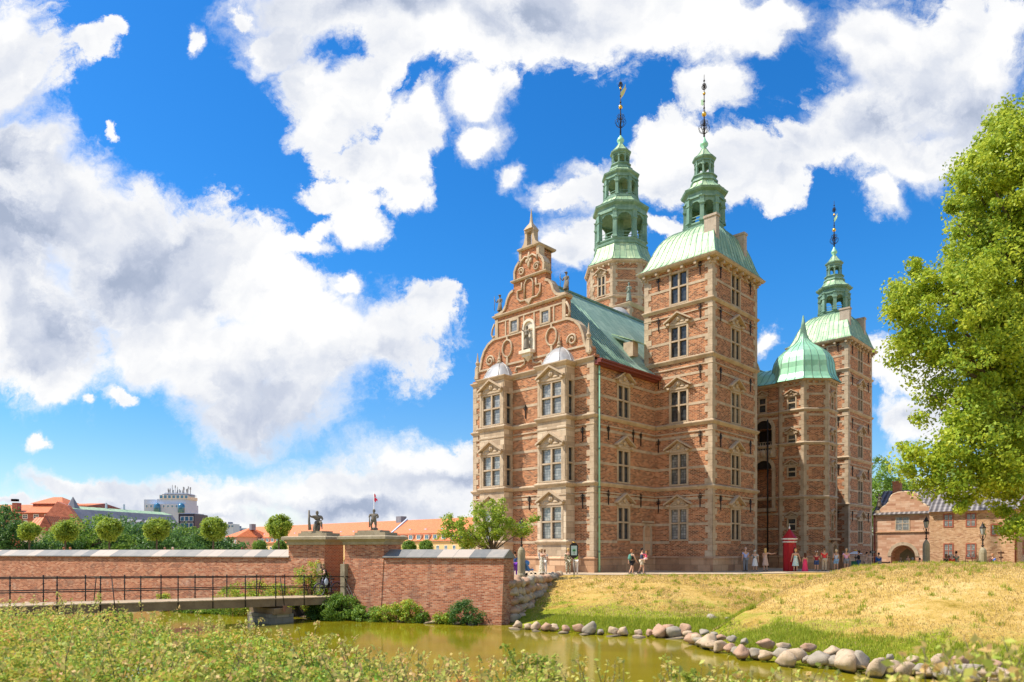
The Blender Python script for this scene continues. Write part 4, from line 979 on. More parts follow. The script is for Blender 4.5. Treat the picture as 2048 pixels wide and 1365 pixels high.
for j in range(len(ys_)-1):
    for i in range(len(xs_)-1):
        if ins_[j, i] and ins_[j, i+1] and ins_[j+1, i] and ins_[j+1, i+1]: pm.face([(X_[b, a], Y_[b, a], Z_[b, a]+.035) for b, a in ((j, i), (j, i+1), (j+1, i+1), (j+1, i))], G_, True)
o = tag(pm.build('path'), kind='structure')
# water
def water():
    m, t, b, out = new_mat('moat_water'); tc = t.add('ShaderNodeTexCoord').outputs['Object']
    n1 = t.noise(t.vmath('MULTIPLY', tc, (1, 1.0, 1)), 3.2, 5, .6); n2 = t.noise(tc, 12, 3, .6); n0 = t.noise(tc, .35, 4)
    c = t.ramp(n0.outputs[0], [(.3, (.17, .145, .006)), (.7, (.27, .23, .010))])
    setp(t, b, c, .04, 0, .5, t.math('ADD', n1.outputs[0], t.math('MULTIPLY', n2.outputs[0], .35)), .10, .03); b.inputs['IOR'].default_value = 1.33; return m
wm = MB(); wm.face([(-110, -16, WL), (62, -16, WL), (62, 95, WL), (-110, 95, WL)], water()); tag(wm.build('water'), kind='structure')

# ================= brick garden wall with stone coping and gate piers
M_WALL = brick('wall_brick', [(.12, .035, .02), (.38, .105, .048), (.56, .19, .092), (.68, .36, .22)], mortar=(.46, .32, .22), bw=.25, bh=.078, ms=.011, stain=(.14, .10, .085), stain_amt=.5, patch=.62, bump=.6, white=.38)
M_WALLR = brick('pier_brick_red', [(.33, .08, .035), (.50, .14, .06), (.60, .20, .09)], mortar=(.62, .42, .28), bw=.25, bh=.078, ms=.012, stain_amt=.1)
def slate():
    m, t, b, out = new_mat('coping_slabs'); uv = t.add('ShaderNodeUVMap', uv_map='UVMap').outputs[0]; tc = t.add('ShaderNodeTexCoord').outputs['Object']
    br = t.add('ShaderNodeTexBrick', offset=0, ins={'Vector': uv, 'Scale': 1, 'Mortar Size': .012, 'Brick Width': .95, 'Row Height': 9, 'Color1': (0, 0, 0, 1), 'Color2': (1, 1, 1, 1), 'Mortar': (.5, .5, .5, 1)})
    n = t.noise(tc, 3, 6, .6)
    f = t.math('ADD', t.math('MULTIPLY', t.add('ShaderNodeSeparateColor', ins={0: br.outputs[0]}).outputs[0], .7), t.math('MULTIPLY', n.outputs[0], .4))
    c = t.ramp(f, [(.2, (.15, .155, .15)), (.5, (.27, .255, .225)), (.8, (.44, .37, .30))]); c = t.mix(t.math('MULTIPLY', br.outputs[1], .7), c, (.08, .08, .07))
    setp(t, b, c, .6, 0, .4, n.outputs[0], .2, .02); return m
M_SLATE = slate(); M_PCAP = stone('pier_cap_stone', (.20, .16, .10), (.36, .30, .20), (.50, .43, .30), 1.6, soot=.5)
WDIR = Vector((.9170, -.3988, 0)); WN = Vector((-.3988, -.9170, 0))    # along the wall to the right; out towards the moat
WR = Vector((-.4, 36.1, 0)); WANG = math.atan2(WDIR.y, WDIR.x)
wall = empty('garden_wall', WR, WANG); tag(wall, 'long weathered red brick wall with sloping stone coping rising from the moat', 'wall')
# local: x along (right end at 0, runs to -x), -y faces the moat
SP = .0
def wallrun(x0, x1, name='wall_run', batter=True):
    mb = MB(); zt = 1.30; b0 = -.42
    q = lambda x, y, z: (x, y, z)
    n = max(2, int((x1-x0)/2)); xs = np.linspace(x0, x1, n)
    for a, b in zip(xs, xs[1:]):
        mb.face([q(a, b0, WL-1), q(b, b0, WL-1), q(b, 0, zt), q(a, 0, zt)], M_WALL); mb.face([q(b, 1.5, WL-1), q(a, 1.5, WL-1), q(a, 1.2, zt), q(b, 1.2, zt)], M_WALL)
    mb.face([q(x1, b0, WL-1), q(x1, 1.5, WL-1), q(x1, 1.2, zt), q(x1, 0, zt)], M_WALL)
    mb.face([q(x0, b0, WL-1), q(x0, 0, zt), q(x0, 1.2, zt), q(x0, 1.5, WL-1)], M_WALL)
    mb.box(x0, x1, -.03, 1.23, zt-.12, zt+.02, M_WALLR)
    mb.prism([(x1, .6, 1.66), (x1, 1.28, zt+.024), (x1, -.02, zt+.024)][::-1], (x0-x1, 0, 0), M_WALLR)
    w = mb.build(name, wall)
    c = MB()
    c.face([(x0-.0, -.13, zt+.0), (x1+.05, -.13, zt+.0), (x1+.05, .6, 1.70), (x0, .6, 1.70)], M_SLATE); c.face([(x0, .6, 1.70), (x1+.05, .6, 1.70), (x1+.05, 1.36, zt), (x0, 1.36, zt)], M_SLATE)
    c.face([(x0, -.13, zt-.06), (x1+.05, -.13, zt-.06), (x1+.05, -.13, zt), (x0, -.13, zt)], M_SLATE); c.face([(x0, -.13, zt-.06), (x0, .2, zt-.06), (x1+.05, .2, zt-.06), (x1+.05, -.13, zt-.06)], M_SLATE)
    c.face([(x1+.05, -.13, zt-.06), (x1+.05, 1.36, zt-.06), (x1+.05, 1.36, zt), (x1+.05, .6, 1.70), (x1+.05, -.13, zt)], M_SLATE)
    c.build('coping', wall); return w
def wx(px):                                     # where the ray through photo column px meets the wall line
    r = (px-1024)/F; s = (r*WR.y-WR.x)/(WDIR.x-r*WDIR.y); return s
XL0, XL1, XG, XR0 = wx(578), wx(650), wx(690), wx(768)
wallrun(-110, XL0+.02); wallrun(XR0-.02, 0)
def pier(x0, x1, cap_x1, left):
    mb = MB(); zt = 2.05
    mb.face([(x0, -.42-.03, WL-1), (x1, -.45, WL-1), (x1, -.035, 1.3), (x0, -.035, 1.3)], M_WALL)
    mb.face([(x1, -.45, WL-1), (x1, 1.7, WL-1), (x1, 1.7, zt), (x1, -.035, zt), (x1, -.035, 1.3)], M_WALLR if left else M_WALL)
    mb.face([(x0, -.45, WL-1), (x0, -.035, 1.3), (x0, -.035, zt), (x0, 1.7, zt), (x0, 1.7, WL-1)], M_WALL)
    mb.face([(x0, -.035, 1.3), (x1, -.035, 1.3), (x1, -.035, zt), (x0, -.035, zt)], M_WALL); mb.face([(x1, 1.7, WL-1), (x0, 1.7, WL-1), (x0, 1.7, zt), (x1, 1.7, zt)], M_WALL)
    p = mb.build('gate_pier', wall); c = MB(); P = [(x0, -.035), (x1, -.035), (x1, 1.7), (x0, 1.7)]
    c.sweep(P, [(0, zt-.08), (.06, zt-.08), (.08, zt), (.08, zt+.06), (.22, zt+.2), (.30, zt+.22), (.30, zt+.36), (.22, zt+.40), (0, zt+.42)], M_PCAP, True)
    c.face([(x, y, zt+.42) for x, y in P], M_PCAP); xm = (x0+x1)/2
    c.box(x0+.45, x1-.1, .25, 1.5, zt+.42, zt+.60, M_PCAP); c.box(xm-.75, xm+.75, .4, 1.4, zt+.6, zt+.72, M_PCAP)
    c.build('pier_cap', p); s = MB()
    sx = x1-.28 if left else x0
    s.box(sx, sx+.28, -.42, -.04, -2.0, .9, M_PCAP); s.build('gate_jamb', p)
    return zt+.72
ZC = pier(XL0, XL1, 0, True); pier(XG, XR0, 0, False)
gate = MB()                                    # open dark gate leaf in the gap
gate.box(XL1+.55, XG-.02, 1.0, 1.08, -1.0, 1.1, plain('dark_gate_wood', (.055, .04, .035), .8))
for i in range(7):
    gate.tube([(XL1+.62, .98, -.9+i*.3), (XG-.06, .98, -.62+i*.3)], .025, 4, M_IRON)
for i in range(5): gate.tube([(XL1+.6+i*.14, 1.04, 1.1), (XL1+.6+i*.14, 1.04, 1.75)], .018, 4, M_IRON)
gate.box(XL1, XG, .1, 2.2, -1.05, -.86, M_PCAP)
g = gate.build('gate_leaf', wall)
cv = MB(); cv.box(XL0-.3, XL1+.1, -.55, -.46, WL-.5, -1.25, M_DARK); cv.box(XL0-.5, XL1+.2, -.62, -.40, -1.25, -1.02, M_PCAP); cv.build('bridge_head_shade', wall)  # no opening here: dark box paints the shade under the bridge head, lintel added
rr = MB()                                      # raking iron stay bars beside the gate
for dx in (0, .35): rr.tube([(XG+.25+dx*.3, -.35, .1-dx*1.4), (XG+2.1-dx*.5, -.75, -2.6)], .03, 5, M_IRON)
rr.build('stay_bar', wall)
def W2W(x, y, z=0): return WR+WDIR*x-WN*y+Vector((0, 0, z))

# ================= boulder retaining wall between the brick wall and the terrace
M_ROCK = [stone('rock_%s' % n, a, b, c, 2.6, bump=.9, soot=.3) for n, a, b, c in (('pale', (.28, .20, .12), (.52, .39, .26), (.68, .54, .38)), ('pink', (.28, .16, .10), (.46, .29, .19), (.60, .42, .29)), ('grey', (.20, .17, .13), (.36, .31, .24), (.50, .43, .34)))]
for _m in M_ROCK:                                             # tide mark where the stones stand in the water
    _t = NT(_m.node_tree); _b = [n for n in _t.n if n.type == 'BSDF_PRINCIPLED'][0]; _c = _b.inputs['Base Color'].links[0].from_socket
    _z = _t.add('ShaderNodeSeparateXYZ', ins={0: _t.add('ShaderNodeNewGeometry').outputs[0]}).outputs[2]; _n = _t.noise(_t.add('ShaderNodeNewGeometry').outputs[0], 9, 4)
    _f = _t.sstep(_t.math('MULTIPLY_ADD', _n.outputs[0], -.12, _z), WL-.02, WL+.07, .8, 0.); _t.l.new(_t.mix(_f, _c, (.06, .055, .03)), _b.inputs['Base Color'])
    _g = _t.sstep(_t.noise(_t.add('ShaderNodeNewGeometry').outputs[0], 3.3, 6, .7).outputs[0], .56, .68, 0., .55); _t.l.new(_t.mix(_g, _b.inputs['Base Color'].links[0].from_socket, (.13, .12, .05)), _b.inputs['Base Color'])
def rock_geo(mb, c, r, m, seed, M=None, seg=12, rings=8, ang=.48):
    vs = []; rnd = random.Random(seed); off = Vector((rnd.uniform(0, 99), rnd.uniform(0, 99), rnd.uniform(0, 99)))
    def pt(th, a):
        d = Vector((math.sin(th)*math.cos(a), math.sin(th)*math.sin(a), -math.cos(th)))
        k = 1+ang*noise_.noise(d*1.1+off)+.10*noise_.noise(d*3.1+off)
        for q in CUT: 
            dd = d.dot(q[0]); 
            if dd*k > q[1]: k = q[1]/dd
        return Vector((d.x*r[0]*k, d.y*r[1]*k, d.z*r[2]*k))
    CUT = [(Vector((rnd.gauss(0, 1), rnd.gauss(0, 1), rnd.gauss(0, 1))).normalized(), rnd.uniform(.50, .84)) for _ in range(9)]
    vs.append(pt(0, 0)); fs = []
    for j in range(1, rings):
        for k in range(seg): vs.append(pt(math.pi*j/rings, 2*math.pi*k/seg))
    vs.append(pt(math.pi, 0)); t = len(vs)-1
    for k in range(seg):
        fs.append((0, 1+(k+1) % seg, 1+k)); fs.append((t, t-seg+k, t-seg+(k+1) % seg))
        for j in range(rings-2):
            a = 1+j*seg; fs.append((a+k, a+(k+1) % seg, a+seg+(k+1) % seg, a+seg+k))
    if M is not None: vs = [M @ v for v in vs]
    mb.faces_i([v+Vector(c) for v in vs], fs, m, True)
rw = MB(); RA, RB = Vector((-.12, 36.55, 0)), Vector((3.3, 48.6, 0)); rd = (RB-RA); RL = rd.length; rd.normalize()
k = 0
for zc_ in np.arange(-1.85, .12, .44):
    u = random.uniform(0, .3)
    while u < RL:
        w = random.uniform(.42, .85); p = RA+rd*(u+w/2)
        gz = float(ground_z(p.x+.5, p.y))
        if zc_+.25 > gz-.2 and zc_ < .25:
            rock_geo(rw, (p.x+random.uniform(-.05, .07)+(-.10*(zc_+1.7)), p.y, zc_+random.uniform(-.04, .04)), (.42, w*.62, .29+random.uniform(-.02, .06)), random.choice(M_ROCK[:2]+M_ROCK), k, None, 10, 7)
        u += w*.93; k += 1
q = [(RA.x-.35, RA.y+2.2), (RB.x-.5, RB.y), (RB.x-.1, RB.y), (RA.x+.5, RA.y+2.2)]
rw.prism([(a, b, -2.2) for a, b in q][::-1], (0, 0, 2.2), M_ROCK[0])
tag(rw.build('boulder_wall'), 'rounded boulder retaining wall between the brick wall and dry lawn', 'wall')

# ================= boulders edging the moat
def put_rock(x, y, z, r, seed, mi, label, group=None):
    r = (r[0]*.9, r[1]*.9, r[2]*.86); mb = MB(); rock_geo(mb, (0, 0, 0), r, M_ROCK[mi], seed, None, 16, 12)
    o = mb.build('boulder', None, (x, y, z-.05), random.uniform(0, 3)); tag(o, label, 'boulder', group); return o
def walk(P, step):
    out = []; carry = 0
    for (ax, ay), (bx, by) in zip(P, P[1:]):
        L = math.hypot(bx-ax, by-ay); u = carry
        while u < L: out.append((ax+(bx-ax)*u/L, ay+(by-ay)*u/L)); u += step()
        carry = u-L
    return out
sd = 100
for x, y in walk([(.3, 34.0), (3.9, 31.6), (6.6, 30.6), (8.0, 30.2)], lambda: random.uniform(.40, .66)):
    big = random.random() < .3; r = random.uniform(.32, .46) if big else random.uniform(.2, .32)
    put_rock(x, y+.1, WL+r*.55+.08, (r*1.2, r, r*.9), sd, random.choice((0, 0, 1, 2)), 'rounded boulder in the far row at the foot of the castle lawn', 'boulders at the foot of the castle lawn'); sd += 1
for x, y in walk([(.1, 34.1), (3.9, 31.5), (8.0, 30.0)], lambda: random.uniform(.9, 1.6)):
    put_rock(x, y-.15, WL+.02, (.62, .34, .16), sd, 0, 'flat pale slab at the waterline below the castle lawn', 'flat slabs at the waterline below the castle lawn'); sd += 1
for px, y, Y, r in ((1337, 0, 31.0, (.62, .45, .42)), (1370, 0, 31.2, (.42, .35, .42)), (1425, 0, 34.2, (.5, .35, .34)), (1455, 0, 34.4, (.5, .35, .3))):
    lb = {1337: 'large brown boulder at the right end of the far row', 1370: 'pinkish boulder beside the large brown one in the notch of the bank', 1425: 'left of two grey boulders half hidden in grass at the notch', 1455: 'right one of two grey boulders in grass at the notch'}[px]
    put_rock(px2w(px, Y), Y, WL+r[2]*.6+(.25 if px > 1400 else 0), r, sd, 1 if px < 1400 else 2, lb); sd += 1
for x, y in walk([(7.0, 28.2), (7.4, 26.2), (8.1, 24.3), (10.3, 21.9), (12.1, 20.5), (14.1, 19.2), (17, 17)], lambda: random.uniform(.34, .54)):
    r = random.uniform(.24, .44); put_rock(x+.15, y+.15, WL+r*.6+.1, (r*1.35, r, r*.82), sd, random.choice((0, 0, 1, 2)), 'rounded boulder edging the near right slope', 'boulders edging the near right slope'); sd += 1
for x, y in walk([(7.6, 28.6), (8.0, 26.2), (8.8, 24.5), (10.8, 22.3), (12.6, 20.9), (14.5, 19.6)], lambda: random.uniform(.55, 1.0)):
    r = random.uniform(.18, .3); put_rock(x+.1, y+.25, WL+r*.6+.38, (r*1.3, r, r*.85), sd, random.choice((0, 1, 2)), 'smaller stone on top of the near right bank edging', 'stones topping the near right bank edging'); sd += 1
for px, Y, r, lb in ((1690, 22.1, (.75, .5, .42), 'long pale flat topped boulder in the near right bank'), (1570, 23.0, (.55, .4, .36), 'blocky pale boulder left of the long flat topped one'), (1755, 21.0, (.6, .42, .46), 'steep pale boulder right of the long flat topped one'), (1860, 20.9, (.62, .4, .30), 'wide rounded boulder near the lower right corner'), (2010, 19.3, (.6, .45, .34), 'broad pale boulder at the right edge of the picture'), (1480, 24.5, (.5, .36, .36), 'round brown boulder midway along the near right bank')):
    put_rock(px2w(px, Y), Y, WL+r[2]*.7, r, sd, 0 if px != 1480 else 1, lb); sd += 1
# flat stones at the foot of the brick wall
for u in np.arange(-14, -.5, 1.05):
    p = W2W(u, -.75, 0); r = random.uniform(.4, .6); put_rock(p.x, p.y, WL+.03, (r, .28, .2), sd, random.choice((0, 1)), 'low flat stone at the foot of the brick wall', 'stones at the foot of the brick wall'); sd += 1
for u in np.arange(-36, -19, 1.2):
    p = W2W(u, -.8, 0); put_rock(p.x, p.y, WL+.05, (.62, .3, .24), sd, 0, 'low pale stone along the wall foot beyond the bridge', 'stones along the wall foot beyond the bridge'); sd += 1

# ================= footbridge
M_WOOD = stone('bridge_timber', (.10, .07, .04), (.24, .165, .095), (.38, .28, .17), 1.3, soot=.3); M_DECK = stone('bridge_deck', (.24, .18, .11), (.44, .33, .21), (.58, .46, .31), 2.0, soot=.1)
GC = W2W((XL1+XG)/2, 0)
BE = Vector((GC.x, GC.y, 0))                                 # bridge head at the gate
BD = (Vector((-20.9, 28.6, 0))-BE); BLEN = BD.length; BD.normalize()
bang = math.atan2(BD.y, BD.x); br_ = empty('footbridge', (BE.x, BE.y, -.88), bang); tag(br_, 'narrow timber footbridge with black iron railings leading to the gate', 'bridge')
slope = .33/BLEN; L_ = BLEN+9
hw = .95
def dz(u): return slope*u
dk = MB(); n = int(L_/.19)
for i in range(n):
    u0 = -.9+i*.19; dk.box(u0, u0+.175, -hw-.08, hw+.08, dz(u0)-.05, dz(u0)+random.uniform(-.004, .004), M_DECK)
dk.build('deck', br_)
for s in (-1, 1):
    b = MB(); y = s*(hw-.05)
    b.prism([(-.9, y-.1, dz(-.9)-.055), (L_, y-.1, dz(L_)-.055), (L_, y-.1, dz(L_)-.42), (-.9, y-.1, dz(-.9)-.42)][::-1], (0, .2, 0), M_WOOD); b.build('beam', br_)
rail_parts = []
for s in (-1, 1):
    b = MB(); y = s*(hw+.05)
    for h in (1.08, .52): b.tube([(-.5, y, dz(-.5)+h), (L_, y, dz(L_)+h)], .024, 6, M_IRON)
    b.build('handrail', br_)
pmesh = MB(); pmesh.tube([(0, 0, -.42), (0, 0, 1.12)], .028, 6, M_IRON)
for z in (1.08, .52, .8, .25): pmesh.sphere((0, 0, z), .045, M_IRON, 6, 4)
pmesh.sphere((0, 0, 1.14), .04, M_IRON, 6, 4); PM = pmesh.mesh('railing_post')
for s in (-1, 1):
    u = .9
    while u < L_: link('railing_post', PM, br_, (u, s*(hw+.05), dz(u))); u += 1.62
st_ = MB()
for u in (3.9, 11.8):
    for s in (-1, 1): st_.tube([(u, s*(hw+.07), dz(u)+1.05), (u, s*(hw+.5), dz(u)-.38)], .022, 5, M_IRON); st_.prism([(u-.12, s*(hw+.5), dz(u)-.36), (u+.12, s*(hw+.5), dz(u)-.36), (u+.03, s*(hw+.5), dz(u)-.68), (u-.03, s*(hw+.5), dz(u)-.68)], (0, .04, 0), plain('rusty_iron', (.25, .12, .08), .7))
st_.build('railing_stay', br_)
M_PIER = stone('bridge_pier_stone', (.11, .11, .09), (.23, .21, .17), (.38, .33, .25), 1.0, blocks=(.7, .3), soot=.4)
for u in (3.9, 11.8):
    b = MB(); b.box(u-.65, u+.65, -1.2, 1.2, -2.4, -.72, M_PIER); b.box(u-.5, u+.5, -1.3, 1.3, -.72, -.425, M_WOOD); b.build('bridge_pier', br_)

# ================================================================ figures
def skin_geo(J, E, root, sub=1):
    names = list(J); idx = {n: i for i, n in enumerate(names)}
    me = bpy.data.meshes.new('tmp'); me.from_pydata([J[n][0] for n in names], [(idx[a], idx[b]) for a, b in E], [])
    ob = bpy.data.objects.new('tmp', me); COL.objects.link(ob)
    sk = ob.modifiers.new('s', 'SKIN'); sk.use_smooth_shade = True; sk.branch_smoothing = .6
    d = me.skin_vertices[0].data
    for n in names:
        r = J[n][1]; d[idx[n]].radius = r if isinstance(r, tuple) else (r, r); d[idx[n]].use_root = (n == root)
    ss = ob.modifiers.new('u', 'SUBSURF'); ss.levels = sub; ss.render_levels = sub
    dg = bpy.context.evaluated_depsgraph_get(); ev = ob.evaluated_get(dg); m2 = ev.to_mesh()
    vs = [tuple(v.co) for v in m2.vertices]; fs = [tuple(p.vertices) for p in m2.polygons]; ev.to_mesh_clear()
    bpy.data.objects.remove(ob); bpy.data.meshes.remove(me)
    return vs, fs
def cloth(col, pattern=None):
    key = 'cloth_%d_%d_%d%s' % (col[0]*99, col[1]*99, col[2]*99, '_p' if pattern else '')
    if key in MAT: return MAT[key]
    if not pattern: return plain(key, col, .85, 0, .12, 6, .1)
    m, t, b, out = new_mat(key); tc = t.add('ShaderNodeTexCoord').outputs['Object']
    n = t.noise(tc, 16, 2, .5); setp(t, b, t.ramp(n.outputs[0], [(.42, col), (.5, pattern), (.58, (.75, .72, .65))]), .85); return m
SKIN = plain('skin', (.62, .36, .24), .55, 0, .08, 5, .05); SKIN2 = plain('skin_tanned', (.45, .24, .15), .55, 0, .08, 5, .05)
V3 = Vector
def figure(H=1.72, wide=1.0, arms=None, legs=None, lean=(0, 0), head=(0, 0), seat=None, child=False, bulk=1.12):
    """joint table for a body facing -Y, feet on z=0"""
    k = H/1.75; hk = 1.25 if child else 1.0
    arms = arms or [((.12, 0, -1), (.05, -.1, -1)), ((-.12, 0, -1), (-.05, -.1, -1))]
    legs = legs or [((.03, 0, -1), (0, .02, -1)), ((-.03, 0, -1), (0, .02, -1))]
    thigh, shin = .43*k, .42*k; hz = seat if seat is not None else 0
    j = {}; w = wide*1.10
    for s, (a, b) in zip(('L', 'R'), legs):
        a = V3(a).normalized(); b = V3(b).normalized()
        hz = max(hz, -(a.z*thigh+b.z*shin)+.07*k) if seat is None else hz
    P = V3((0, 0, hz+.03*k)); up = V3((lean[0], lean[1], 1)).normalized()
    j['pelvis'] = (P, (.125*k*w, .10*k*w)); j['belly'] = (P+up*.14*k, (.115*k*w, .092*k*w)); j['chest'] = (P+up*.36*k, (.145*k*w, .10*k*w)); j['neck'] = (P+up*.53*k, (.055*k, .055*k))
    nk = j['neck'][0]; hd = V3((head[0]+lean[0]*.5, head[1]+lean[1]*.5, 1)).normalized()
    j['jaw'] = (nk+hd*.085*k, (.058*k*hk, .068*k*hk)); j['face'] = (nk+hd*.155*k*hk, (.074*k*hk, .088*k*hk)); j['crown'] = (nk+hd*.225*k*hk, (.062*k*hk, .074*k*hk))
    E = [('pelvis', 'belly'), ('belly', 'chest'), ('chest', 'neck'), ('neck', 'jaw'), ('jaw', 'face'), ('face', 'crown')]
    for s, sg, (a, b) in (('L', 1, arms[0]), ('R', -1, arms[1])):
        a = V3(a).normalized(); b = V3(b).normalized(); sh = P+up*.45*k+V3((sg*.175*k*w, 0, 0)); el = sh+a*.28*k; wr = el+b*.245*k; ha = wr+b*.07*k
        j['sh'+s] = (sh, .056*k*w); j['el'+s] = (el, .040*k); j['wr'+s] = (wr, .027*k); j['ha'+s] = (ha, (.036*k, .02*k))
        E += [('chest', 'sh'+s), ('sh'+s, 'el'+s), ('el'+s, 'wr'+s), ('wr'+s, 'ha'+s)]
    for s, sg, (a, b) in (('L', 1, legs[0]), ('R', -1, legs[1])):
        a = V3(a).normalized(); b = V3(b).normalized(); hp = P+V3((sg*.085*k*w, 0, -.05*k)); kn = hp+a*thigh; an = kn+b*shin; toe = an+V3((sg*.02, -.17*k, -.045*k))
        j['hp'+s] = (hp, .088*k*w); j['kn'+s] = (kn, .058*k); j['an'+s] = (an, .038*k); j['to'+s] = (toe, (.042*k, .026*k))
        E += [('pelvis', 'hp'+s), ('hp'+s, 'kn'+s), ('kn'+s, 'an'+s), ('an'+s, 'to'+s)]
    for n in j:
        if n[:2] in ('sh', 'el', 'wr', 'hp', 'kn', 'an'): j[n] = (j[n][0], j[n][1]*bulk)
    return j, E, k*hk if child else k, hd
def add_hand(mb, j, s, k, m, curl=.5):
    w = j['wr'+s][0]; h = j['ha'+s][0]; d = (h-w).normalized(); side = V3((1, 0, 0)) if abs(d.x) < .8 else V3((0, 1, 0)); side = (side-d*side.dot(d)).normalized(); n = d.cross(side)
    tip = h+d*.02*k
    for i, L in enumerate((.068, .078, .072, .055)):
        b = tip+side*(i-1.5)*.019*k; mb.tube([b-d*.015*k, b+d*L*.5*k, b+d*L*.85*k+n*L*curl*k], [.0095*k, .0085*k, .007*k], 5, m)
    b = w+d*.03*k-side*.03*k; mb.tube([b, b+d*.03*k-side*.025*k, b+d*.065*k-side*.028*k+n*.01*k], [.011*k, .010*k, .008*k], 5, m)
def grow(j, scale=0, add=.014, pick=None, E=None, trunc=None):
    J = {}
    for n in pick:
        p, r = j[n]; r = r if isinstance(r, tuple) else (r, r); J[n] = (p, (r[0]+add, r[1]+add))
    EE = [e for e in E if e[0] in J and e[1] in J]; return J, EE
def person(loc, rz, label, H=1.72, skin=None, top=None, sleeve='short', bottom=None, kind='trousers', hair=((.25, .15, .07), 'short'), hat=None, bag=None, shoes=(.08, .07, .06), parent=None, group=None, name='person', cat='person', stone_m=None, extras=None, **kw):
    skin = skin or SKIN; j, E, k, hd = figure(H, **kw)
    if stone_m: skin = stone_m
    o = empty(name, loc, rz); tag(o, label, cat, group)
    cm = lambda c: stone_m or (c if isinstance(c, bpy.types.Material) else cloth(c))
    vs, fs = skin_geo(j, E, 'pelvis'); mb = MB(); mb.faces_i(vs, fs, skin, True)
    f = j['face'][0]; mb.sphere(f+V3((0, -.092*k, -.005)), (.012*k, .018*k, .02*k), skin, 6, 4)
    for s in (-1, 1):
        mb.sphere(f+V3((s*.074*k, 0, 0)), (.012*k, .022*k, .03*k), skin, 6, 4); mb.sphere(f+V3((s*.03*k, -.078*k, .02*k)), .012*k, stone_m or M_DARK, 6, 4)
    mb.tube([f+V3((-.022*k, -.083*k, -.045*k)), f+V3((0, -.088*k, -.047*k)), f+V3((.022*k, -.083*k, -.045*k))], .006*k, 4, stone_m or plain('lips', (.45, .16, .13)))
    for s in 'LR': add_hand(mb, j, s, k, skin)
    mb.build('body', o)
    if top:
        pk = ['pelvis', 'belly', 'chest', 'shL', 'shR']; J, EE = grow(j, add=.018*k, pick=pk, E=E)
        for s in 'LR':
            if sleeve == 'short': J['el'+s] = (j['sh'+s][0].lerp(j['el'+s][0], .62), .055*k); EE.append(('sh'+s, 'el'+s))
            elif sleeve == 'long': J['el'+s] = (j['el'+s][0], .054*k); J['wr'+s] = (j['wr'+s][0], .036*k); EE += [('sh'+s, 'el'+s), ('el'+s, 'wr'+s)]
        v, f_ = skin_geo(J, EE, 'pelvis'); m = MB(); m.faces_i(v, f_, cm(top), True); m.build('shirt', o)
    if bottom:
        if kind in ('trousers', 'shorts'):
            J, EE = grow(j, add=.02*k, pick=['pelvis', 'hpL', 'hpR'], E=E)
            for s in 'LR':
                if kind == 'shorts': J['kn'+s] = (j['hp'+s][0].lerp(j['kn'+s][0], kw.get('_', .8)), .095*k); EE.append(('hp'+s, 'kn'+s))
                else: J['kn'+s] = (j['kn'+s][0], .078*k); J['an'+s] = (j['an'+s][0], .062*k); EE += [('hp'+s, 'kn'+s), ('kn'+s, 'an'+s)]
            v, f_ = skin_geo(J, EE, 'pelvis'); m = MB(); m.faces_i(v, f_, cm(bottom), True); m.build(kind, o)
        else:                                                         # skirt or dress
            p = j['pelvis'][0]; L = .52*k if kind in ('skirt', 'dress') else .85*k; m = MB(); seg = 20; rows = []
            prof = [(.135, .12), (.165, 0), (.20, -.2), (.235, -.4), (.255, -L/k)] if kind != 'long_dress' else [(.135, .12), (.165, 0), (.19, -.3), (.23, -.6), (.27, -L/k)]
            vs = []; 
            for i, (r, z) in enumerate(prof):
                for q in range(seg):
                    a = 2*math.pi*q/seg; rr = r*(1+(.09*i/4)*math.sin(5*a+i*.5)); vs.append((p.x+rr*k*math.cos(a), p.y+rr*.78*k*math.sin(a), p.z+z*k))
            fs_ = [(a*seg+q, a*seg+(q+1) % seg, (a+1)*seg+(q+1) % seg, (a+1)*seg+q) for a in range(4) for q in range(seg)]
            m.faces_i(vs, [x[::-1] for x in fs_], cm(bottom), True); m.build('skirt' if kind == 'skirt' else 'dress_skirt', o)
            if kind != 'skirt' and not top:
                J, EE = grow(j, add=.014*k, pick=['pelvis', 'belly', 'chest'], E=E); v, f_ = skin_geo(J, EE, 'pelvis'); m = MB(); m.faces_i(v, f_, cm(bottom), True); m.build('bodice', o)
    m = MB()
    for s in 'LR': a = j['an'+s][0]; t_ = j['to'+s][0]; m.tube([a+V3((0, .05*k, -.035*k)), a.lerp(t_, .5)+V3((0, 0, -.01)), t_+V3((0, -.03*k, 0))], [.042*k, .046*k, .03*k], 7, cm(shoes))
    m.build('shoes', o)
    if hair:
        hc, hl = hair; hm = cm(hc); c = j['crown'][0].lerp(j['face'][0], .35)+V3((0, .012*k, .012*k)); m = MB()
        m.sphere(c+V3((0, .012*k, .03*k)), (.092*k, .098*k, .085*k), hm, 12, 8, jit=.03)
        if hl in ('long', 'bob'):
            L = .20*k if hl == 'long' else .09*k
            m.sphere(c+V3((0, .07*k, -L*.6)), (.085*k, .05*k, L), hm, 10, 8, jit=.04)
            for s in (-1, 1): m.sphere(c+V3((s*.075*k, .03*k, -L*.45)), (.028*k, .05*k, L*.8), hm, 8, 6)
        else: m.sphere(c+V3((0, .05*k, -.03*k)), (.080*k, .055*k, .075*k), hm, 10, 6)
        m.build('hair', o)
    if hat:
        c = j['crown'][0]; m = MB(); m.lathe([(.105*k, -.005), (.108*k, .03*k), (.085*k, .075*k), (.03*k, .1*k)], 14, (c.x, c.y+.01*k, c.z-.01), cm(hat), sm=True); m.lathe([(.07*k, 0), (.085*k, .012)], 12, (c.x, c.y-.12*k, c.z-.015), cm(hat), sy=.9); m.build('cap', o)
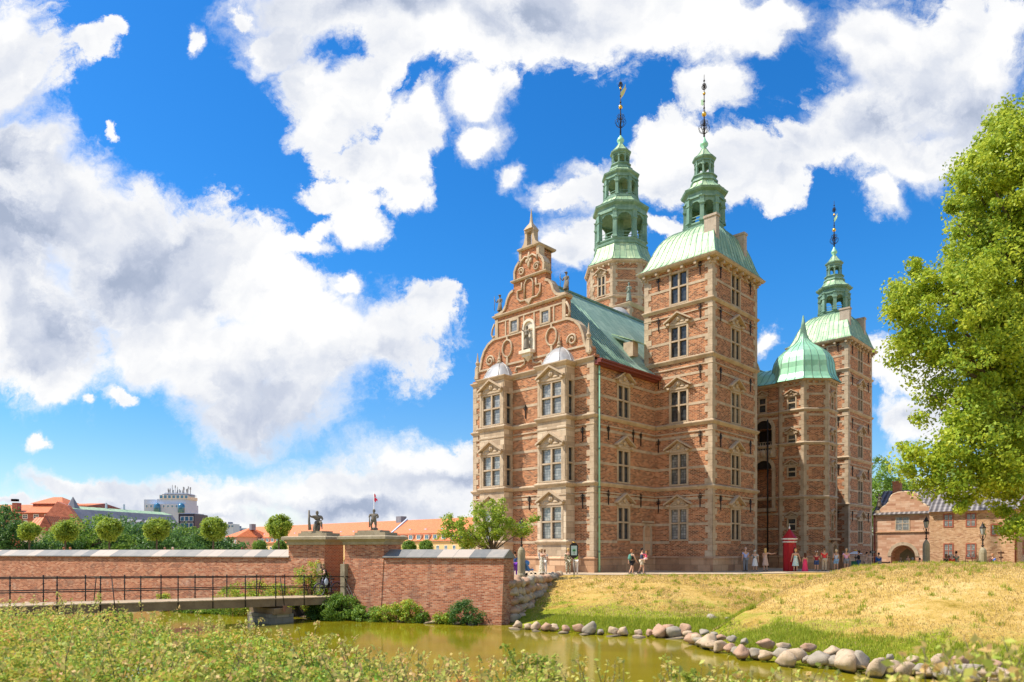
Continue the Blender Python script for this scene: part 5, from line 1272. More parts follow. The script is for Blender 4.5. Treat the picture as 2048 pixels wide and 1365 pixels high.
    if bag:
        bk, bc = bag; p = j['chest'][0]; m = MB(); bm_ = cm(bc)
        if bk == 'backpack':
            m.sphere(p+V3((0, .19*k, -.10*k)), (.15*k, .11*k, .23*k), bm_, 12, 8); m.sphere(p+V3((0, .27*k, -.18*k)), (.11*k, .06*k, .10*k), bm_, 10, 6)
            for s in (-1, 1): m.tube([p+V3((s*.10*k, .12*k, .08*k)), p+V3((s*.12*k, 0, .17*k)), p+V3((s*.12*k, -.13*k, .02*k)), p+V3((s*.13*k, -.05*k, -.2*k))], .018*k, 5, bm_)
            m.build('backpack', o)
        else:
            c = j['pelvis'][0]+V3((.24*k, 0, .02*k)); m.sphere(c, (.06*k, .14*k, .11*k), bm_, 10, 6); m.tube([c+V3((0, -.1, .08*k)), p+V3((.08*k, -.1*k, .12*k)), p+V3((-.06*k, 0, .2*k)), p+V3((.1*k, .12*k, .05*k)), c+V3((0, .1, .08*k))], .012*k, 4, bm_); m.build('handbag', o)
    if extras: extras(o, j, k)
    return o, j
def at(px, Y, z=None): return (px2w(px, Y), Y, float(ground_z(px2w(px, Y), Y))+.045)
WALK = [((.03, -.42, -1), (.0, .05, -1)), ((-.03, .30, -1), (0, .55, -1))]
ARMW = [((.15, .35, -1), (.05, .1, -1)), ((-.15, -.35, -1), (-.05, -.6, -1))]
BACK = math.pi          # seen from behind
blond, brown, dark, grey = (.62, .42, .16), (.22, .11, .05), (.03, .02, .015), (.45, .42, .38)
person(at(1264, 49.2), R(118), 'walking woman in black shorts and vest with a green backpack', 1.68, top=(.03, .03, .035), sleeve='none', bottom=(.02, .02, .025), kind='shorts', hair=((.35, .13, .05), 'bob'), bag=('backpack', (.10, .28, .22)), legs=WALK, arms=ARMW)
pr_, pj = person(at(1284, 49.5), R(100), 'walking man in navy t-shirt and pale shorts carrying a child', 1.76, top=(.05, .07, .14), bottom=(.60, .52, .40), kind='shorts', hair=(dark, 'short'), legs=WALK, arms=[((.1, -.4, -1), (-.5, -1, .2)), ((-.1, -.3, -1), (.5, -1, .3))])
person((px2w(1291.5, 49.3), 49.2, .78), R(280), 'small child in bright pink carried on the walking man\'s chest', .95, top=(.85, .10, .22), sleeve='long', bottom=(.85, .62, .6), kind='shorts', hair=((.45, .22, .08), 'short'), child=True, arms=[((.3, -1, .1), (-.2, -1, .1)), ((-.3, -1, .1), (.2, -1, .1))], legs=[((.5, -.8, -.3), (0, .3, -1)), ((-.5, -.8, -.3), (0, .3, -1))])
person(at(1491, 55.5), BACK+.3, 'grey haired man in light blue shirt and grey trousers', 1.80, top=(.38, .46, .80), bottom=(.22, .23, .26), hair=((.55, .40, .33), 'short'), wide=1.12)
person(at(1510, 55.5), BACK-.5, 'woman in flowery blouse, white skirt and white sun cap', 1.60, top=cloth((.12, .13, .10), (.5, .42, .40)), bottom=(.80, .78, .74), kind='skirt', hair=(grey, 'short'), hat=(.82, .84, .82), wide=1.15)
person(at(1531, 55.5), R(150), 'blonde woman in beige summer dress pointing to the right', 1.74, bottom=(.62, .42, .32), kind='dress', hair=(blond, 'long'), arms=[((-.1, .1, -1), (0, -.1, -1)), ((-.95, -.2, -.25), (-1, -.2, .28))])
person(at(1591, 54.8), BACK, 'blonde woman in pale aqua sundress holding the girl\'s hand', 1.70, bottom=cloth((.30, .62, .58), (.62, .82, .80)), kind='dress', hair=((.72, .42, .18), 'bob'), arms=[((.25, 0, -1), (.2, -.1, -1)), ((-.35, 0, -1), (-.35, 0, -1))], wide=1.08)
person(at(1610, 54.8), BACK, 'little girl with long dark hair in a pink and red dress', 1.32, bottom=(.85, .06, .16), kind='long_dress', hair=((.10, .04, .02), 'long'), child=True)
person(at(1633, 55.0), BACK-.4, 'boy in dark red t-shirt, navy shorts and white cap', 1.48, top=(.32, .02, .03), bottom=(.05, .09, .22), kind='shorts', hair=(brown, 'short'), hat=(.82, .82, .84), child=True, arms=[((.1, 0, -1), (.3, -1, -.3)), ((-.1, 0, -1), (-.3, -1, -.3))])
person(at(1648.5, 55.2), BACK, 'man in bright red t-shirt and beige trousers', 1.76, top=(.75, .05, .06), bottom=(.58, .48, .36), hair=((.22, .12, .06), 'short'), wide=1.08)
person(at(1672, 55.4), BACK, 'woman with ponytail in pale blue top and denim shorts, brown handbag', 1.68, top=(.50, .56, .72), sleeve='none', bottom=(.28, .48, .72), kind='shorts', hair=((.70, .55, .34), 'bob'), bag=('handbag', (.35, .16, .06)))
person(at(1692.5, 55.6), BACK, 'man in pink t-shirt and grey shorts seen from behind', 1.76, top=(.78, .42, .62), bottom=(.26, .28, .32), kind='shorts', hair=((.65, .42, .25), 'short'), wide=1.1)
person(at(1717.5, 57), R(250), 'dark haired woman in black jacket and blue jeans by the stand', 1.66, top=(.025, .025, .03), sleeve='long', bottom=(.06, .13, .30), hair=(dark, 'bob'), arms=[((.1, -.5, -1), (-.2, -1, .1)), ((-.1, -.5, -1), (.2, -1, .4))])
person(at(1731, 57.5), R(80), 'person in pale pink clothes reaching forward beside the signpost', 1.60, top=(.70, .50, .44), sleeve='long', bottom=(.62, .48, .42), hair=(dark, 'short'), lean=(0, -.2), arms=[((.1, -1, -.2), (0, -1, 0)), ((-.1, -1, -.3), (0, -1, .1))])
person(at(1757, 59), BACK+.2, 'man in royal blue jacket standing right of the signpost', 1.62, top=(.03, .14, .42), sleeve='long', bottom=(.45, .38, .28), hair=(dark, 'short'), wide=1.15)
SIT = dict(seat=.48, legs=[((.15, -1, -.05), (0, .1, -1)), ((-.15, -1, -.05), (0, .1, -1))])
person(at(1801, 61.4), BACK, 'man in white shirt with navy backpack before the archway', 1.62, top=(.72, .74, .82), bottom=(.30, .30, .34), hair=((.42, .27, .16), 'short'), bag=('backpack', (.05, .07, .2)), **SIT)
person(at(1816, 62), .4, 'woman with brown hair and tan top in the gateway group', 1.50, top=(.55, .38, .30), bottom=(.10, .10, .14), hair=(brown, 'long'))
person(at(1825, 61.2), BACK, 'man in blue checked shirt, right of the archway', 1.62, top=cloth((.16, .24, .45), (.35, .42, .62)), bottom=(.2, .2, .22), hair=(grey, 'short'), wide=1.1, **SIT)
person(at(1839, 61), R(200), 'person in white t-shirt with a dark strap beside the granite column', 1.60, top=(.68, .68, .74), bottom=(.12, .13, .2), hair=(dark, 'short'), bag=('handbag', (.04, .05, .12)), **SIT)
person(at(1892, 58.5), BACK, 'woman in black vest in front of the yellow brick wing', 1.58, skin=SKIN2, top=(.03, .03, .04), sleeve='none', bottom=(.1, .1, .12), hair=(brown, 'long'))
person(at(1898.5, 59), 0, 'girl in pink top between the woman in black and red jacket', 1.40, top=(.75, .40, .45), bottom=(.3, .3, .4), hair=(brown, 'long'), child=True)
person(at(1904, 58.5), BACK, 'person in bright red jacket before the yellow brick wing', 1.56, top=(.75, .04, .03), sleeve='long', bottom=(.1, .1, .12), hair=((.6, .45, .35), 'short'))
person(at(1912, 58.8), BACK, 'tall man in grey-green shirt beside the red jacket', 1.80, top=(.20, .26, .19), bottom=(.2, .18, .15), hair=(dark, 'short'))
person(at(1985.5, 53.5), R(100), 'man in blue t-shirt with dark backpack walking at the far right', 1.66, top=(.05, .20, .70), bottom=(.15, .15, .2), hair=((.5, .26, .16), 'short'), bag=('backpack', (.12, .05, .04)), legs=WALK)
person(at(1030, 49.0), BACK, 'person in blue and purple beside the granite column by the wall end', 1.62, top=(.06, .16, .50), bottom=(.20, .05, .55), kind='trousers', hair=(dark, 'short'), sleeve='long')
person(at(1083.5, 49.6), R(130), 'woman in patterned beige dress holding a baby in white', 1.72, bottom=cloth((.36, .30, .16), (.60, .52, .36)), kind='long_dress', hair=((.40, .24, .12), 'bob'), arms=[((.1, -.4, -1), (-.5, -1, .4)), ((-.1, -.4, -1), (.5, -1, .3))], wide=1.08)
person((px2w(1078.5, 49.3), 49.3, 1.02), R(250), 'baby in white held by the woman in the patterned dress', .62, top=(.80, .76, .74), sleeve='long', bottom=(.72, .70, .70), hair=((.35, .2, .1), 'short'), child=True)
person(at(1089.5, 50.4), R(160), 'person in pale grey behind the woman in the patterned dress', 1.66, top=(.62, .66, .62), bottom=(.66, .62, .58), hair=(brown, 'short'), bag=('handbag', (.05, .05, .06)))
person(at(1136.5, 50.2), BACK, 'person in mottled green and brown clothes left of the picture sign', 1.74, top=cloth((.13, .14, .05), (.30, .26, .12)), bottom=cloth((.13, .14, .05), (.30, .26, .12)), sleeve='long', hair=(blond, 'short'))
person(at(1151.5, 50.0), BACK, 'person in lime green vest and white trousers behind the picture sign', 1.72, top=(.42, .70, .10), sleeve='none', bottom=(.78, .72, .64), hair=(brown, 'short'), arms=[((.4, -.2, .5), (-.3, -.4, 1)), ((-.1, 0, -1), (0, -.1, -1))])
for px, hc, tx in ((128, (.32, .14, .06), 'leftmost red-brown head showing over the wall, behind the first round trees'), (140.5, (.42, .20, .09), 'auburn head beside another over the wall, right one of the left pair'), (330, (.30, .17, .1), 'brown head over the wall between the third and fourth round trees'), (346, (.62, .48, .38), 'fair head with pale collar over the wall, right one of the middle pair'), (484, (.20, .08, .06), 'dark head with red scarf over the wall left of the gate piers')):
    Y = 60; person((px2w(px, Y), Y, .12), R(random.uniform(150, 210)), tx, 1.78, top=(.65, .6, .55) if px != 484 else (.5, .05, .08), bottom=(.1, .1, .15), hair=(hc, 'short'), lean=(0, 0))

# ---- cyclist and bicycle on the bridge
def bridge_pt(u, y=0): M = Matrix.Translation(BE) @ Matrix.Rotation(bang, 4, 'Z'); q = M @ V3((u, y, 0)); return V3((q.x, q.y, -.88+dz(u)))
cu_ = .5; cp = bridge_pt(cu_+.0, -.25)
walk_dir = math.atan2(-BD.x, BD.y)          # placeholder, bike points along BD
def bike():
    o = empty('bicycle', bridge_pt(cu_+.05, .18), bang); tag(o, 'dark upright bicycle with a pale bag on its handlebar', 'bicycle')
    tyre = plain('rubber', (.02, .02, .02), .8); fr = plain('bike_paint', (.16, .14, .20), .35, .3)
    def wheel(x):
        m = MB(); m.tube([(x+.335*math.cos(a), 0, .35+.335*math.sin(a)) for a in np.linspace(0, 2*math.pi, 25)[:-1]], .019, 6, tyre, closed=True); w = m.build('wheel', o)
        m = MB()
        for k in range(12): a = math.pi*k/12*2; m.tube([(x, 0, .35), (x+.32*math.cos(a), 0, .35+.32*math.sin(a))], .0025, 3, M_LEAD)
        m.sphere((x, 0, .35), .03, M_LEAD, 8, 6); m.tube([(x+.312*math.cos(a), 0, .35+.312*math.sin(a)) for a in np.linspace(0, 2*math.pi, 25)[:-1]], .009, 4, M_LEAD, closed=True); m.build('spokes', w)
        m = MB(); m.tube([(x+.37*math.cos(a), 0, .35+.37*math.sin(a)) for a in np.linspace(R(10), R(170), 10)], .018, 4, fr); m.build('mudguard', o)
    wheel(.55); wheel(-.55)
    m = MB(); bb = (-.08, 0, .30)
    for a, b in ((bb, (.38, 0, .78)), (bb, (-.24, 0, .82)), ((-.22, 0, .70), (.36, 0, .86)), (bb, (-.55, 0, .35)), ((-.24, 0, .72), (-.55, 0, .35)), ((.36, 0, .92), (.42, 0, .62)), ((.42, 0, .62), (.55, 0, .35))): m.tube([a, b], .017, 6, fr)
    m.build('frame', o)
    m = MB(); m.tube([(.34, 0, .88), (.32, 0, 1.05)], .015, 6, M_LEAD); m.tube([(.14, -.27, 1.02), (.26, -.24, 1.08), (.34, 0, 1.06), (.26, .24, 1.08), (.14, .27, 1.02)], .013, 6, M_LEAD); m.build('handlebar', o)
    m = MB(); m.sphere((-.28, 0, .93), (.14, .09, .045), tyre, 10, 6); m.tube([(-.24, 0, .8), (-.26, 0, .92)], .014, 6, M_LEAD); m.build('saddle', o)
    m = MB(); m.box(-.82, -.4, -.07, .07, .76, .78, fr); m.tube([(-.7, .06, .76), (-.55, .02, .36)], .008, 4, fr); m.build('luggage_rack', o)
    m = MB(); m.tube([(-.08, -.05, .3), (-.08, -.08, .14)], .012, 5, M_LEAD); m.box(-.14, -.02, -.14, -.06, .12, .14, tyre); m.tube([(-.08, .05, .3), (-.08, .08, .46)], .012, 5, M_LEAD); m.box(-.14, -.02, .06, .14, .45, .47, tyre); m.build('pedals', o)
    return o
bike()
# bag hanging from the handlebar
b_ = MB(); b_.sphere((0, 0, .14), (.12, .07, .19), cloth((.55, .62, .72)), 10, 8); b_.tube([(-.06, 0, .30), (0, 0, .42), (.06, 0, .30)], .008, 4, cloth((.55, .62, .72)))
tag(b_.build('carrier_bag', None, bridge_pt(cu_+.32, .42)+V3((0, 0, .64)), bang), 'pale blue carrier bag hanging from the bicycle handlebar', 'bag')
def cape(o, j, k):
    c = j['chest'][0]; m = MB(); mt_ = cloth((.025, .02, .022)); seg = 18; vs = []
    for i, (r, z, dy) in enumerate(((.12, .20, 0), (.22, .05, .03), (.25, -.25, .06), (.29, -.55, .10), (.33, -.85, .12))):
        for q in range(seg):
            a = 2*math.pi*q/seg; rr = r*(1+.06*i*math.sin(4*a+i)/2); vs.append((c.x+rr*k*.85*math.cos(a), c.y+dy+rr*k*math.sin(a)*.8, c.z+z*k))
    m.faces_i(vs, [(a*seg+q, (a+1)*seg+q, (a+1)*seg+(q+1) % seg, a*seg+(q+1) % seg) for a in range(4) for q in range(seg)], mt_, True); m.build('coat', o)
    s = MB(); s.tube([c+V3((-.13, -.03, .20)), c+V3((-.05, -.13, .14)), c+V3((.02, -.15, -.05)), c+V3((.03, -.14, -.3))], [.05, .06, .05, .04], 7, cloth((.45, .32, .16))); s.build('scarf', o)
person(bridge_pt(cu_-.05, -.42), bang+R(90), 'woman in long black coat and tan scarf wheeling a bicycle across the bridge', 1.78, top=(.03, .025, .03), sleeve='short', bottom=(.02, .02, .025), kind='trousers', hair=((.30, .20, .10), 'long'), hat=None, legs=[((.03, -.40, -1), (0, .1, -1)), ((-.03, .32, -1), (0, .5, -1))], arms=[((.35, -.75, -.8), (.25, -1, -.05)), ((-.1, -.8, -.75), (.15, -1, -.05))], lean=(0, -.06), shoes=(.45, .25, .15), extras=cape, wide=1.2)

# ================================================================ statues
def drape(m_):
    def f(o, j, k):
        p = j['pelvis'][0]; m = MB(); m.tube([p+V3((.16, -.05, .16))*k, p+V3((0, -.15, .05))*k, p+V3((-.15, -.06, -.08))*k, p+V3((-.10, .12, -.3))*k, p+V3((0, .16, -.7))*k], [.05*k, .07*k, .08*k, .09*k, .07*k], 7, m_); m.build('drapery', o)
    return f
def statue(loc, rz, label, H, m_, extras=None, hat=None, **kw):
    o, j = person(loc, rz, label, H, name='statue', cat='statue', stone_m=m_, hair=((.3, .3, .3), kw.pop('hl', 'short')), top=kw.pop('top', None), bottom=kw.pop('bottom', None), kind=kw.pop('kind', 'skirt'), hat=hat, shoes=(.3, .3, .3), extras=extras, **kw); return o
def spear(dx, L=1.2):
    def f(o, j, k): h = j['haR'][0]; m = MB(); m.tube([h-V3((0, 0, .9*k)), h+V3((0, 0, L*k))], .025*k, 5, o_mat[0]); m.build('spear', o); b = MB(); h2 = j['haL'][0]; b.sphere(h2+V3((0, -.06, -.2*k)), (.2*k, .05, .3*k), o_mat[0], 10, 6); b.build('shield', o)
    return f
o_mat = [M_STATUE]
for sx, tx, lb in ((CX+3.52, 1, 'helmeted stone warrior on the right shoulder of the scrolled gable'), (CX-3.52, -1, 'helmeted stone warrior on the left shoulder of the scrolled gable')):
    p = L2W(sx, .28, 20.98); statue(p, ROT, lb, 1.72, M_STATUE, hat=(.3, .3, .3), bottom=(.3, .3, .3), top=(.3, .3, .3), kind='skirt', extras=spear(1, .3), arms=[((.3, 0, -1), (.1, -.6, -.6)), ((-.5, 0, -.8), (-.3, -.4, .6))])
statue(L2W(CX, -.30, 17.35), ROT, 'draped stone figure with raised arm in the niche of the gable', 1.9, M_STATUE, extras=drape(M_STATUE), bottom=(.3, .3, .3), kind='long_dress', arms=[((.2, -.1, -1), (-.5, -.5, -.2)), ((-.3, -.1, .2), (.4, -.2, .8))], hl='bob')
statue(L2W(MT[0]+3.6, MT[1]-3.6, 28.5), ROT+.3, 'pale green bronze figure on the corner below the great tower', 2.1, M_BRONZE, extras=drape(M_BRONZE), bottom=(.3, .3, .3), kind='long_dress', arms=[((.2, -.1, -1), (-.5, -.5, .2)), ((-.2, -.1, -1), (.4, -.6, .5))], hl='bob')
statue(L2W(MT[0]-1.6, MT[1]-3.6, 28.5), ROT, 'small dark figure half hidden behind the castle roof ridge', 1.9, M_STATUE, bottom=(.3, .3, .3), kind='skirt')
def club(o, j, k):
    h = j['haR'][0]; m = MB(); m.tube([h+V3((0, .0, .25*k)), h+V3((0, -.05, -.5*k)), h+V3((.05, -.1, -1.05*k))], [.06*k, .08*k, .12*k], 8, M_STATUE); m.build('club', o)
    r = MB(); rock_geo(r, tuple(j['pelvis'][0]+V3((0, .1*k, -.33*k))), (.32*k, .3*k, .33*k), M_STATUE, 5); r.build('rock_seat', o)
def cl2(o, j, k):
    h = j['haR'][0]; m = MB(); m.tube([h+V3((0, 0, .15*k)), h+V3((0, -.02, -.75*k))], [.035*k, .05*k], 6, M_STATUE); m.build('staff', o)
    r = MB(); rock_geo(r, (0, .12*k, .12*k), (.3*k, .25*k, .16*k), M_STATUE, 9); r.build('base_rock', o)
pz = ZC
q = W2W((XL0+XL1)/2+.1, .85, pz); statue(q, .25, 'seated stone cherub leaning on a club, on the left gate pier', 1.22, M_STATUE, extras=club, child=True, seat=.52, wide=1.6, bulk=1.7, legs=[((.35, -1, -.1), (.1, .1, -1)), ((-.1, -.8, -.55), (-.1, .1, -1))], arms=[((.4, -.3, -.7), (-.3, -.8, -.3)), ((-.6, -.5, -.1), (-.3, -.4, .5))], hl='bob', lean=(-.08, -.1))
q = W2W((XG+XR0)/2+.05, .85, pz); statue(q, -.1, 'standing stone cherub holding a staff, on the right gate pier', 1.12, M_STATUE, extras=cl2, child=True, wide=1.55, bulk=1.6, arms=[((.35, .1, -.9), (-.6, -.6, -.2)), ((-.35, -.3, -.7), (.3, -.6, .1))], hl='bob', legs=[((.1, -.1, -1), (0, .1, -1)), ((-.15, -.45, -1), (0, .5, -1))])

# ================================================================ things on the terrace
# sentry box
sb = empty('sentry_box', at(1579, 55.8), R(-8)); tag(sb, 'dark red octagonal sentry box with pointed roof and white band', 'sentry box')
M_RB = plain('sentry_red', (.42, .015, .02), .45, 0, .12); M_WP = plain('white_paint', (.78, .76, .74), .5, 0, .08)
m = MB(); m.lathe([(.46, 0), (.46, 2.2)], 8, (0, 0, 0), M_RB, rot=R(22.5)); 
for k in range(8): a = R(22.5+45*k); m.tube([(.46*math.cos(a), .46*math.sin(a), 0), (.46*math.cos(a), .46*math.sin(a), 2.2)], .022, 5, M_RB)
m.build('body', sb)
m = MB(); a0 = R(-22.5); x = .46*math.cos(R(22.5))+.006
fx = math.cos(R(-45)); fy = math.sin(R(-45)); tx, ty = -fy, fx
P = [(fx*x+tx*q, fy*x+ty*q, z) for q, z in [(-.13, .1), (.13, .1), (.13, 1.6), (.09, 1.78), (0, 1.85), (-.09, 1.78), (-.13, 1.6)]]; m.face(P, M_DARK); m.build('opening', sb)
m = MB(); m.lathe([(.46, 2.2), (.56, 2.24), (.57, 2.30), (.5, 2.31)], 8, (0, 0, 0), M_WP, rot=R(22.5), cap=False); m.lathe([(.51, 2.31), (.51, 2.42)], 8, (0, 0, 0), M_RB, rot=R(22.5), cap=False); m.lathe([(.51, 2.42), (.60, 2.46), (.61, 2.54), (.5, 2.55)], 8, (0, 0, 0), M_WP, rot=R(22.5), cap=False); m.build('white_band', sb)
m = MB(); m.lathe([(.58, 2.55), (.42, 2.75), (.22, 3.02), (.06, 3.24), (.03, 3.28)], 8, (0, 0, 0), M_RB, rot=R(22.5)); m.build('roof', sb)
m = MB(); m.lathe([(.03, 3.26), (.08, 3.34), (.05, 3.42), (.02, 3.5), (.005, 3.72)], 10, (0, 0, 0), M_WP, sm=True); m.build('finial', sb)
# granite columns carrying lanterns
M_GRAN = stone('granite_column', (.20, .18, .12), (.36, .32, .22), (.48, .44, .32), 2.2, soot=.4)
def lamp_column(px, Y, label, h=2.25, z=.06, q=.65, s=1.0):
    o = empty('lamp_column', at(px, Y, z)); tag(o, label, 'lamp column')
    m = MB(); m.lathe([(.46*q, -.3), (.46*q, .1), (.40*q, .2), (.40*q, h*.80), (.36*q, h*.89), (.22*q, h*.96), (.1*q, h)], 10, (0, 0, 0), M_GRAN, sm=False); m.build('granite_post', o)
    m = MB(); m.tube([(0, 0, h-.05), (0, 0, h+.9)], .045, 8, M_IRON)
    for zz, r in ((.1, .12), (.3, .07), (.55, .10), (.8, .07)): m.sphere((0, 0, h+zz), (r, r, .06), M_IRON, 8, 5)
    for k in range(4): a = R(90*k+45); m.tube([(0, 0, h+.5), (.16*math.cos(a), .16*math.sin(a), h+.75), (.2*math.cos(a), .2*math.sin(a), h+1.0)], .02, 5, M_IRON)
    m.build('iron_stem', o)
    zb = h+.98; m = MB(); gl = bpy.data.materials.get('lamp_glass') or plain('lamp_glass', (.42, .44, .42), .1, 0, .1)
    m.lathe([(.12, zb), (.22, zb+.52)], 6, (0, 0, 0), gl, cap=False)
    g = m.build('lantern_glass', o); m = MB()
    for k in range(6): a = R(60*k); m.tube([(.125*math.cos(a), .125*math.sin(a), zb), (.23*math.cos(a), .23*math.sin(a), zb+.52)], .014, 4, M_IRON)
    m.lathe([(.25, zb+.50), (.24, zb+.56), (.12, zb+.70), (.11, zb+.77), (.05, zb+.83), (.02, zb+.98)], 6, (0, 0, 0), M_IRON); m.build('lantern_cap', o); return o
lamp_column(1852.5, 58, 'weathered granite column topped by an iron lantern before the gatehouse', 2.75)
lamp_column(1965.5, 55.5, 'smaller granite column with lantern before the yellow brick wing', 2.15)
lamp_column(1043, 48.6, 'tall granite column with dark lantern stem behind the brick wall end', 2.0, .0)
# picture sign
sg = empty('picture_sign', at(1148, 48.6)); tag(sg, 'dark framed sign with a plant picture on a slim post', 'sign')
m = MB(); m.tube([(0, 0, 0), (0, 0, 1.3)], .04, 8, M_IRON); m.build('post', sg)
m = MB(); m.box(-.28, .28, -.05, .05, 1.25, 2.05, M_IRON); m.prism([(-.22, -.05, 2.05), (.22, -.05, 2.05), (.14, -.05, 2.16), (-.14, -.05, 2.16)], (0, .1, 0), M_IRON); m.prism([(-.22, -.05, 1.25), (-.14, -.05, 1.14), (.14, -.05, 1.14), (.22, -.05, 1.25)], (0, .1, 0), M_IRON); m.build('frame', sg)
m = MB(); pale = plain('sign_face', (.50, .66, .62), .5, 0, .05); m.box(-.20, .20, -.058, -.05, 1.33, 1.97, pale); gr_ = plain('sign_green', (.04, .30, .08), .5)
for a in (-60, -30, 0, 30, 60, 95, -95): m.prism([(0, -.062, 1.62), (.06*math.cos(R(90-a+25)), -.062, 1.62+.06*math.sin(R(90-a+25))), (.17*math.cos(R(90-a)), -.062, 1.64+.17*math.sin(R(90-a))), (.06*math.cos(R(90-a-25)), -.062, 1.62+.06*math.sin(R(90-a-25)))][::-1], (0, .006, 0), gr_)
m.box(-.02, .02, -.064, -.058, 1.40, 1.62, plain('sign_dark', (.08, .12, .03))); m.build('picture', sg)
m = MB(); m.sphere((0, 0, 2.2), (.1, .06, .04), M_GOLD, 8, 4); m.build('crest', sg)
# direction sign
ds = empty('direction_sign', at(1745, 58)); tag(ds, 'black arrow board on a tall dark post at the castle corner', 'sign')
m = MB(); m.tube([(0, 0, 0), (0, 0, 1.95)], .03, 6, M_IRON); m.build('post', ds); m = MB(); m.box(-.22, .24, -.02, .02, 1.55, 1.76, M_IRON); m.box(-.12, .16, -.024, -.02, 1.64, 1.68, M_WP); m.build('board', ds)
ds = empty('direction_sign', at(2002, 54)); tag(ds, 'slim brown signpost with two small boards at far right', 'sign')
m = MB(); m.tube([(0, 0, 0), (0, 0, 1.9)], .03, 6, M_IRON); m.build('post', ds)
for z, w in ((1.65, .24), (1.3, .16)): m = MB(); m.box(-w, w, -.02, .02, z, z+.14, plain('rusty_iron', (.25, .12, .08), .7)); m.build('board', ds)
# benches, info stand, pushchair
def bench(px, Y, z, label, rz=0):
    o = empty('park_bench', at(px, Y, z), rz); tag(o, label, 'bench', 'benches before the gatehouse'); mw = M_IRON
    m = MB()
    for i in range(4): m.box(-.8, .8, -.35+i*.12, -.26+i*.12, .42, .46, mw)
    m.build('seat', o); m = MB()
    for i in range(3): m.box(-.8, .8, .12+i*.03, .15+i*.03, .55+i*.13, .64+i*.13, mw)
    m.build('backrest', o)
    for s in (-1, 1): m = MB(); m.tube([(s*.7, -.33, 0), (s*.7, -.33, .6), (s*.7, .1, .6)], .03, 5, mw); m.tube([(s*.7, .12, 0), (s*.7, .2, .95)], .03, 5, mw); m.build('bench_end', o)
bench(1770, 61, .1, 'dark slatted bench just right of the castle corner', R(20)); bench(1868, 60, .4, 'dark bench between the granite column and the drainpipe'); bench(1815, 61.6, .3, 'dark bench in front of the archway')
inf = empty('information_stand', at(1711, 57.6)); tag(inf, 'small green and black stand with a white parasol top', 'stand')
m = MB(); m.box(-.25, .25, -.2, .2, 0, .85, plain('stand_green', (.04, .22, .12))); m.build('box', inf); m = MB(); m.tube([(0, 0, .85), (0, 0, 1.6)], .02, 6, M_IRON); m.build('pole', inf); m = MB(); m.lathe([(.55, 1.42), (.3, 1.56), (.02, 1.66)], 10, (0, 0, 0), M_WP); m.sphere((0, 0, 1.72), (.12, .12, .06), M_GOLD, 8, 5); m.build('canopy', inf)
pc = empty('pushchair', at(1058, 48.9), R(120)); tag(pc, 'blue folding pushchair standing right of the granite column', 'pushchair'); bl = cloth((.10, .28, .62))
m = MB(); m.prism([(-.2, -.25, .35), (-.2, .15, .3), (-.2, .38, .8), (-.2, .25, .85), (-.2, .05, .48), (-.2, -.25, .45)], (.4, 0, 0), bl); m.build('seat', pc); m = MB(); m.sphere((0, .22, .85), (.22, .25, .2), bl, 10, 6); m.build('hood', pc)
m = MB()
for s in (-1, 1): m.tube([(s*.24, -.35, .1), (s*.24, .1, .5), (s*.24, .55, 1.0)], .014, 5, M_LEAD); m.tube([(s*.24, .35, .1), (s*.24, -.2, .6)], .014, 5, M_LEAD)
m.build('frame', pc)
for s in (-1, 1):
    for yy in (-.35, .35): m = MB(); m.lathe([(.09, -.02), (.09, .02)], 10, (0, 0, 0), M_DARK); w_ = m.build('wheel', pc, (s*.26, yy, .1)); w_.rotation_euler = (0, R(90), 0)
# bench edge beside the bay and small things
bp = MB(); bp.prism([(0, 0, 0), (.7, 0, 0), (.7, 0, .95), (.5, 0, .95), (.5, 0, .5), (0, 0, .45)][::1], (0, 1.2, 0), M_PLINTH)

# ================================================================ trees and plants
M_LIME = leafmat('lime_leaves', [(.025, .08, .008), (.13, .25, .018), (.36, .47, .03), (.66, .68, .09)], .42, .35)
M_GREEN = leafmat('mid_green_leaves', [(.02, .07, .012), (.08, .18, .02), (.18, .31, .035), (.32, .44, .07)], .38, .4)
M_DGREEN = leafmat('dark_green_leaves', [(.015, .05, .014), (.045, .12, .025), (.09, .20, .04), (.18, .31, .07)], .33, .3)
M_SHRUB = leafmat('shrub_leaves', [(.010, .04, .006), (.055, .18, .012), (.18, .42, .025), (.46, .60, .05), (.72, .40, .13)], .38, .6)
M_SPRIG = leafmat('young_shoot_leaves', [(.14, .24, .03), (.38, .48, .07), (.62, .60, .14), (.72, .38, .20)], .35, 1.2)
M_BARK = stone('bark', (.05, .04, .025), (.12, .09, .06), (.20, .16, .11), 4, soot=.3)
def clumps(ell, n, cr, surf=.75):
    out = []
    tot = sum(e[3]*e[4]*e[5] for e in ell)**(1)
    ws = np.array([(e[3]*e[4]+e[4]*e[5]+e[3]*e[5]) for e in ell]); ws = ws/ws.sum()
    for e, w in zip(ell, ws):
        k = max(3, int(n*w)); d = rng.normal(size=(k, 3)); d /= np.linalg.norm(d, axis=1)[:, None]
        r = np.where(rng.random(k) < surf, .80+.22*rng.random(k), .3+.5*rng.random(k))
        P = np.array(e[:3])+d*r[:, None]*np.array(e[3:6]); out.append(np.concatenate([P, d, (cr*(.6+.8*rng.random(k)))[:, None]], 1))
    return np.concatenate(out)
